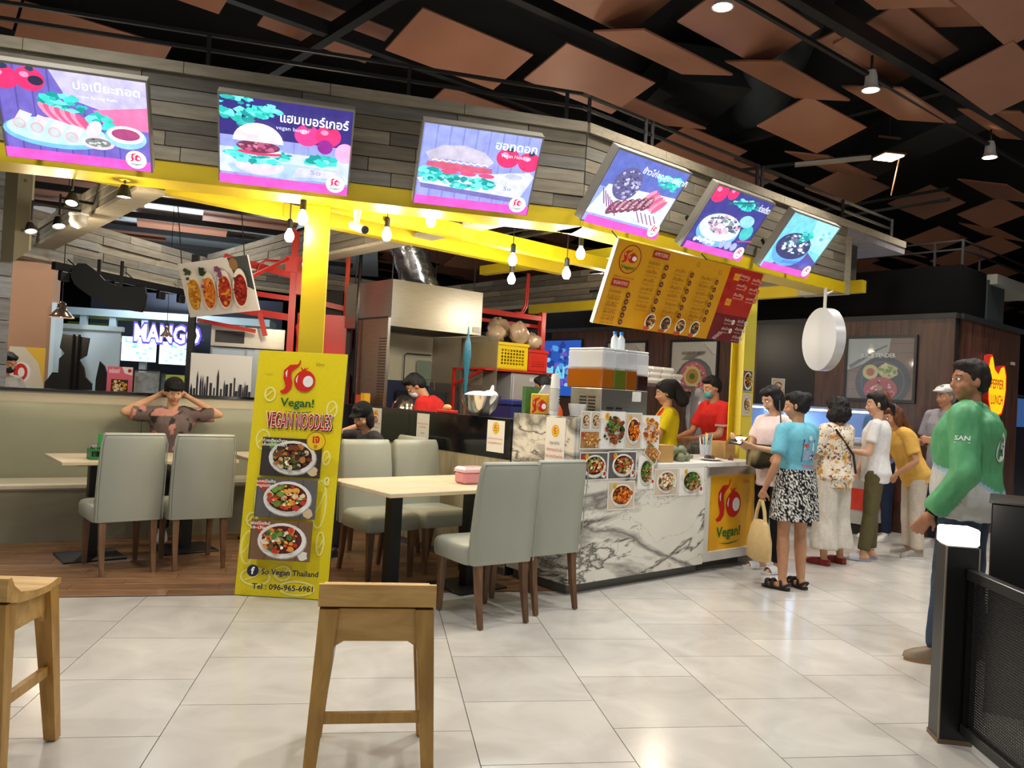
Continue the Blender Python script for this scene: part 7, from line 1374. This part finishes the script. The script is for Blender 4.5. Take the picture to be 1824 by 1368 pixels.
# seated person behind the pink box table
pc = put(dup(ch0, label='grey-green chair under the seated person by the kitchen wall'), *S(-.15, 1.80).xy, A2+PI/2, .255)
r = person('person in black cap seated behind the chairs, hand at the neck', *S(-.45, 1.80).xy, 206); f = Fig(1.5, .10, .98, seat=.45, lean=(0, .14)).set_head(.5, .45); f.leg = {sd: (Vector((sd*.1, .38, .52)), Vector((sd*.1, .40, .075))) for sd in (-1, 1)}
f.set_arm(1, (.1, .10, .0), (.03, -.03, .07)); f.body(r, SK1, .010, curl=(.5, .9), palm={1: (-.6, .5, 0), -1: (1, 0, 0)}); f.top(r, (60, 58, 62), 'top', .7, -.1); f.trousers(r, (40, 40, 44), end=.95); f.hair(r, 'bob', BLK); f.shoes(r, 'sneaker', (60, 60, 60))
cp = MB(); R = f.headR; k = f.H/1.65; h = f.head; cp.ell(h+R @ Vector((0, -.012*k, .055*k)), (.088*k, .105*k, .085*k), 20, 10, R); cp.ell(h+R @ Vector((0, .10*k, .055*k)), (.065*k, .06*k, .012*k), 16, 8, R); part(remesh(cp, 'cap', .011, 2, .001), 'cap', CLOTH, r, (20, 20, 22))
# counter staff
def mask(f, root, col):
    mb = MB(); R = f.headR; k = f.H/1.65; mb.ell(f.head+R @ Vector((0, .058*k, -.05*k)), (.058*k, .042*k, .05*k), 16, 10, R); part(remesh(mb, 'face_mask', .009, 2), 'face_mask', CLOTH, root, col)
    for q in (-1, 1): t_ = MB(); t_.color(*col); t_.tube([f.head+R @ Vector((q*.05*k, .05*k, -.03*k)), f.head+R @ Vector((q*.074*k, .0, -.005*k))], .003, 5); t_.build('ear_loop', CLOTH, root)
r = person('cook in red T-shirt and black headwear bending at the stove', *S(.52, 2.18).xy, 156); f = Fig(1.62, .112, 1.04, lean=(0, .26)).set_head(.35, .8); f.set_arm(-1, (-.03, .0, -.17), (.02, .10, -.24)); f.set_arm(1, (.03, .0, -.17), (-.02, .11, -.24)); f.body(r, SK2, .012); f.top(r, (206, 44, 40), 'tee', .7, -.15); f.trousers(r, (30, 30, 34), end=.95); f.hair(r, 'short', BLK); f.shoes(r, 'sneaker', (40, 40, 40)); mask(f, r, (206, 216, 224))
ap_ = MB(); ap_.color(22, 22, 24); ap_.tube([f.neck+Vector((-.06, .0, .0)), f.neck+Vector((0, -.06, .02)), f.neck+Vector((.06, 0, 0))], .012, 6); ap_.build('apron_strap', CLOTH, r)
r = person('counter woman in yellow polo and black headscarf at the till', *S(2.22, .98).xy, 168); f = Fig(1.56, .10, 1.0).set_head(.1, .25); f.set_arm(-1, (-.02, .07, -.155), (.02, .2, -.16)); f.set_arm(1, (.02, .07, -.155), (-.02, .2, -.16)); f.body(r, SK2, .011); bt = f.top(r, lambda p, n: (190, 36, 30) if (p.y > .035 and .04 < abs(p.x) < .10 and p.z > 1.02) else (216, 190, 24), 'polo_shirt', .65, -.15, collar=.012); f.trousers(r, (30, 30, 34), end=.95); f.hair(r, 'bun', BLK); f.shoes(r, 'sneaker', (40, 40, 40))
sf_ = MB(); R = f.headR; h = f.head; sf_.ell(h+R @ Vector((0, -.03, .05)), (.09, .10, .085), 18, 12, R); sf_.cap(h+R @ Vector((0, -.10, .06)), h+R @ Vector((.02, -.16, -.10)), .06, .07); part(remesh(sf_, 'headscarf', .011, 3, .004), 'headscarf', CLOTH, r, (34, 32, 33))
a = Art(.001); chili_logo(a, 0, .05, .075, word=False); stick(a, bt.data, 'back_logo', r, .02, 1.13)
r = person('counter man in red T-shirt and blue face mask beside the H column', *S(3.12, 1.02).xy, 192); f = Fig(1.66, .112, 1.06, lean=(0, .05)).set_head(.0, .35); f.set_arm(-1, (-.03, .06, -.165), (.03, .21, -.2)); f.set_arm(1, (.03, .06, -.165), (-.02, .2, -.2)); f.body(r, SK2, .011); f.top(r, lambda p, n: (214, 214, 214) if (1.165 < p.z < 1.18 and p.x < -.14) else (206, 44, 38), 'tee', .75, -.15); f.trousers(r, (30, 30, 34), end=.95); f.hair(r, 'short', BLK); f.shoes(r, 'sneaker', (40, 40, 40)); mask(f, r, (90, 170, 176))
r = person('helper in orange shirt bending behind the juice dispenser', *S(1.52, 1.78).xy, 150); f = Fig(1.58, .104, 1.0, lean=(0, .1)).set_head(0, .4); f.body(r, SK3, .013); f.top(r, (222, 96, 44), 'shirt', .7, -.15); f.trousers(r, (30, 30, 34), end=.95); f.hair(r, 'short', BLK); f.shoes(r, 'sneaker', (40, 40, 40))
# man with phone beyond the bench
r = person('masked man looking at his phone beyond the bench', -3.9, 9.12, -20); f = Fig(1.52, .11, 1.0).set_head(-.1, .45); f.set_arm(1, (.03, .07, -.155), (-.05, .21, -.12)); f.set_arm(-1, (-.03, .07, -.155), (.04, .2, -.13)); f.body(r, SK2, .010, curl=(.9, .9)); f.top(r, (150, 150, 150), 'shirt', .7, -.15); f.trousers(r, (40, 40, 46), end=.95); f.hair(r, 'short', BLK); f.shoes(r, 'sneaker', (60, 60, 60)); mask(f, r, (40, 40, 44))
hw_ = world(r, (f.arm[1][1]+f.arm[-1][1])/2+Vector((0, .09, .04))); pw = thing('mobile_phone', 'dark phone held by the masked man', 'phone', hw_, rot=(math.radians(-40), 0, r.rotation_euler.z)); MB().box(-.035, .035, -.07, .07, -.005, .005, .003).build('body', BGL, pw)
ps = thing('round_logo_poster', 'cream and yellow poster with round red logo behind the masked man', 'poster', (-4.02, 9.85, 0)); MB().box(-.16, .22, 0, .02, 0, 1.62).build('board', mat('cream poster', (206, 196, 170), .5), ps); a = Art(); a.rect(-.16, 1.0, .22, 1.62, (206, 196, 176)); a.poly([(0, 1.62), (.22, 1.62), (.22, 1.2), (.15, 1.45)], (220, 176, 60)); a.ell(-.02, 1.33, .1, .12, (226, 222, 214)); a.ell(-.03, 1.33, .075, .1, (196, 40, 34)); a.ell(-.02, 1.33, .035, .055, (230, 224, 216)); a.build('print', PRINT, ps)

bpy.data.scenes.remove(TMPS); bpy.data.scenes.remove(TXS)
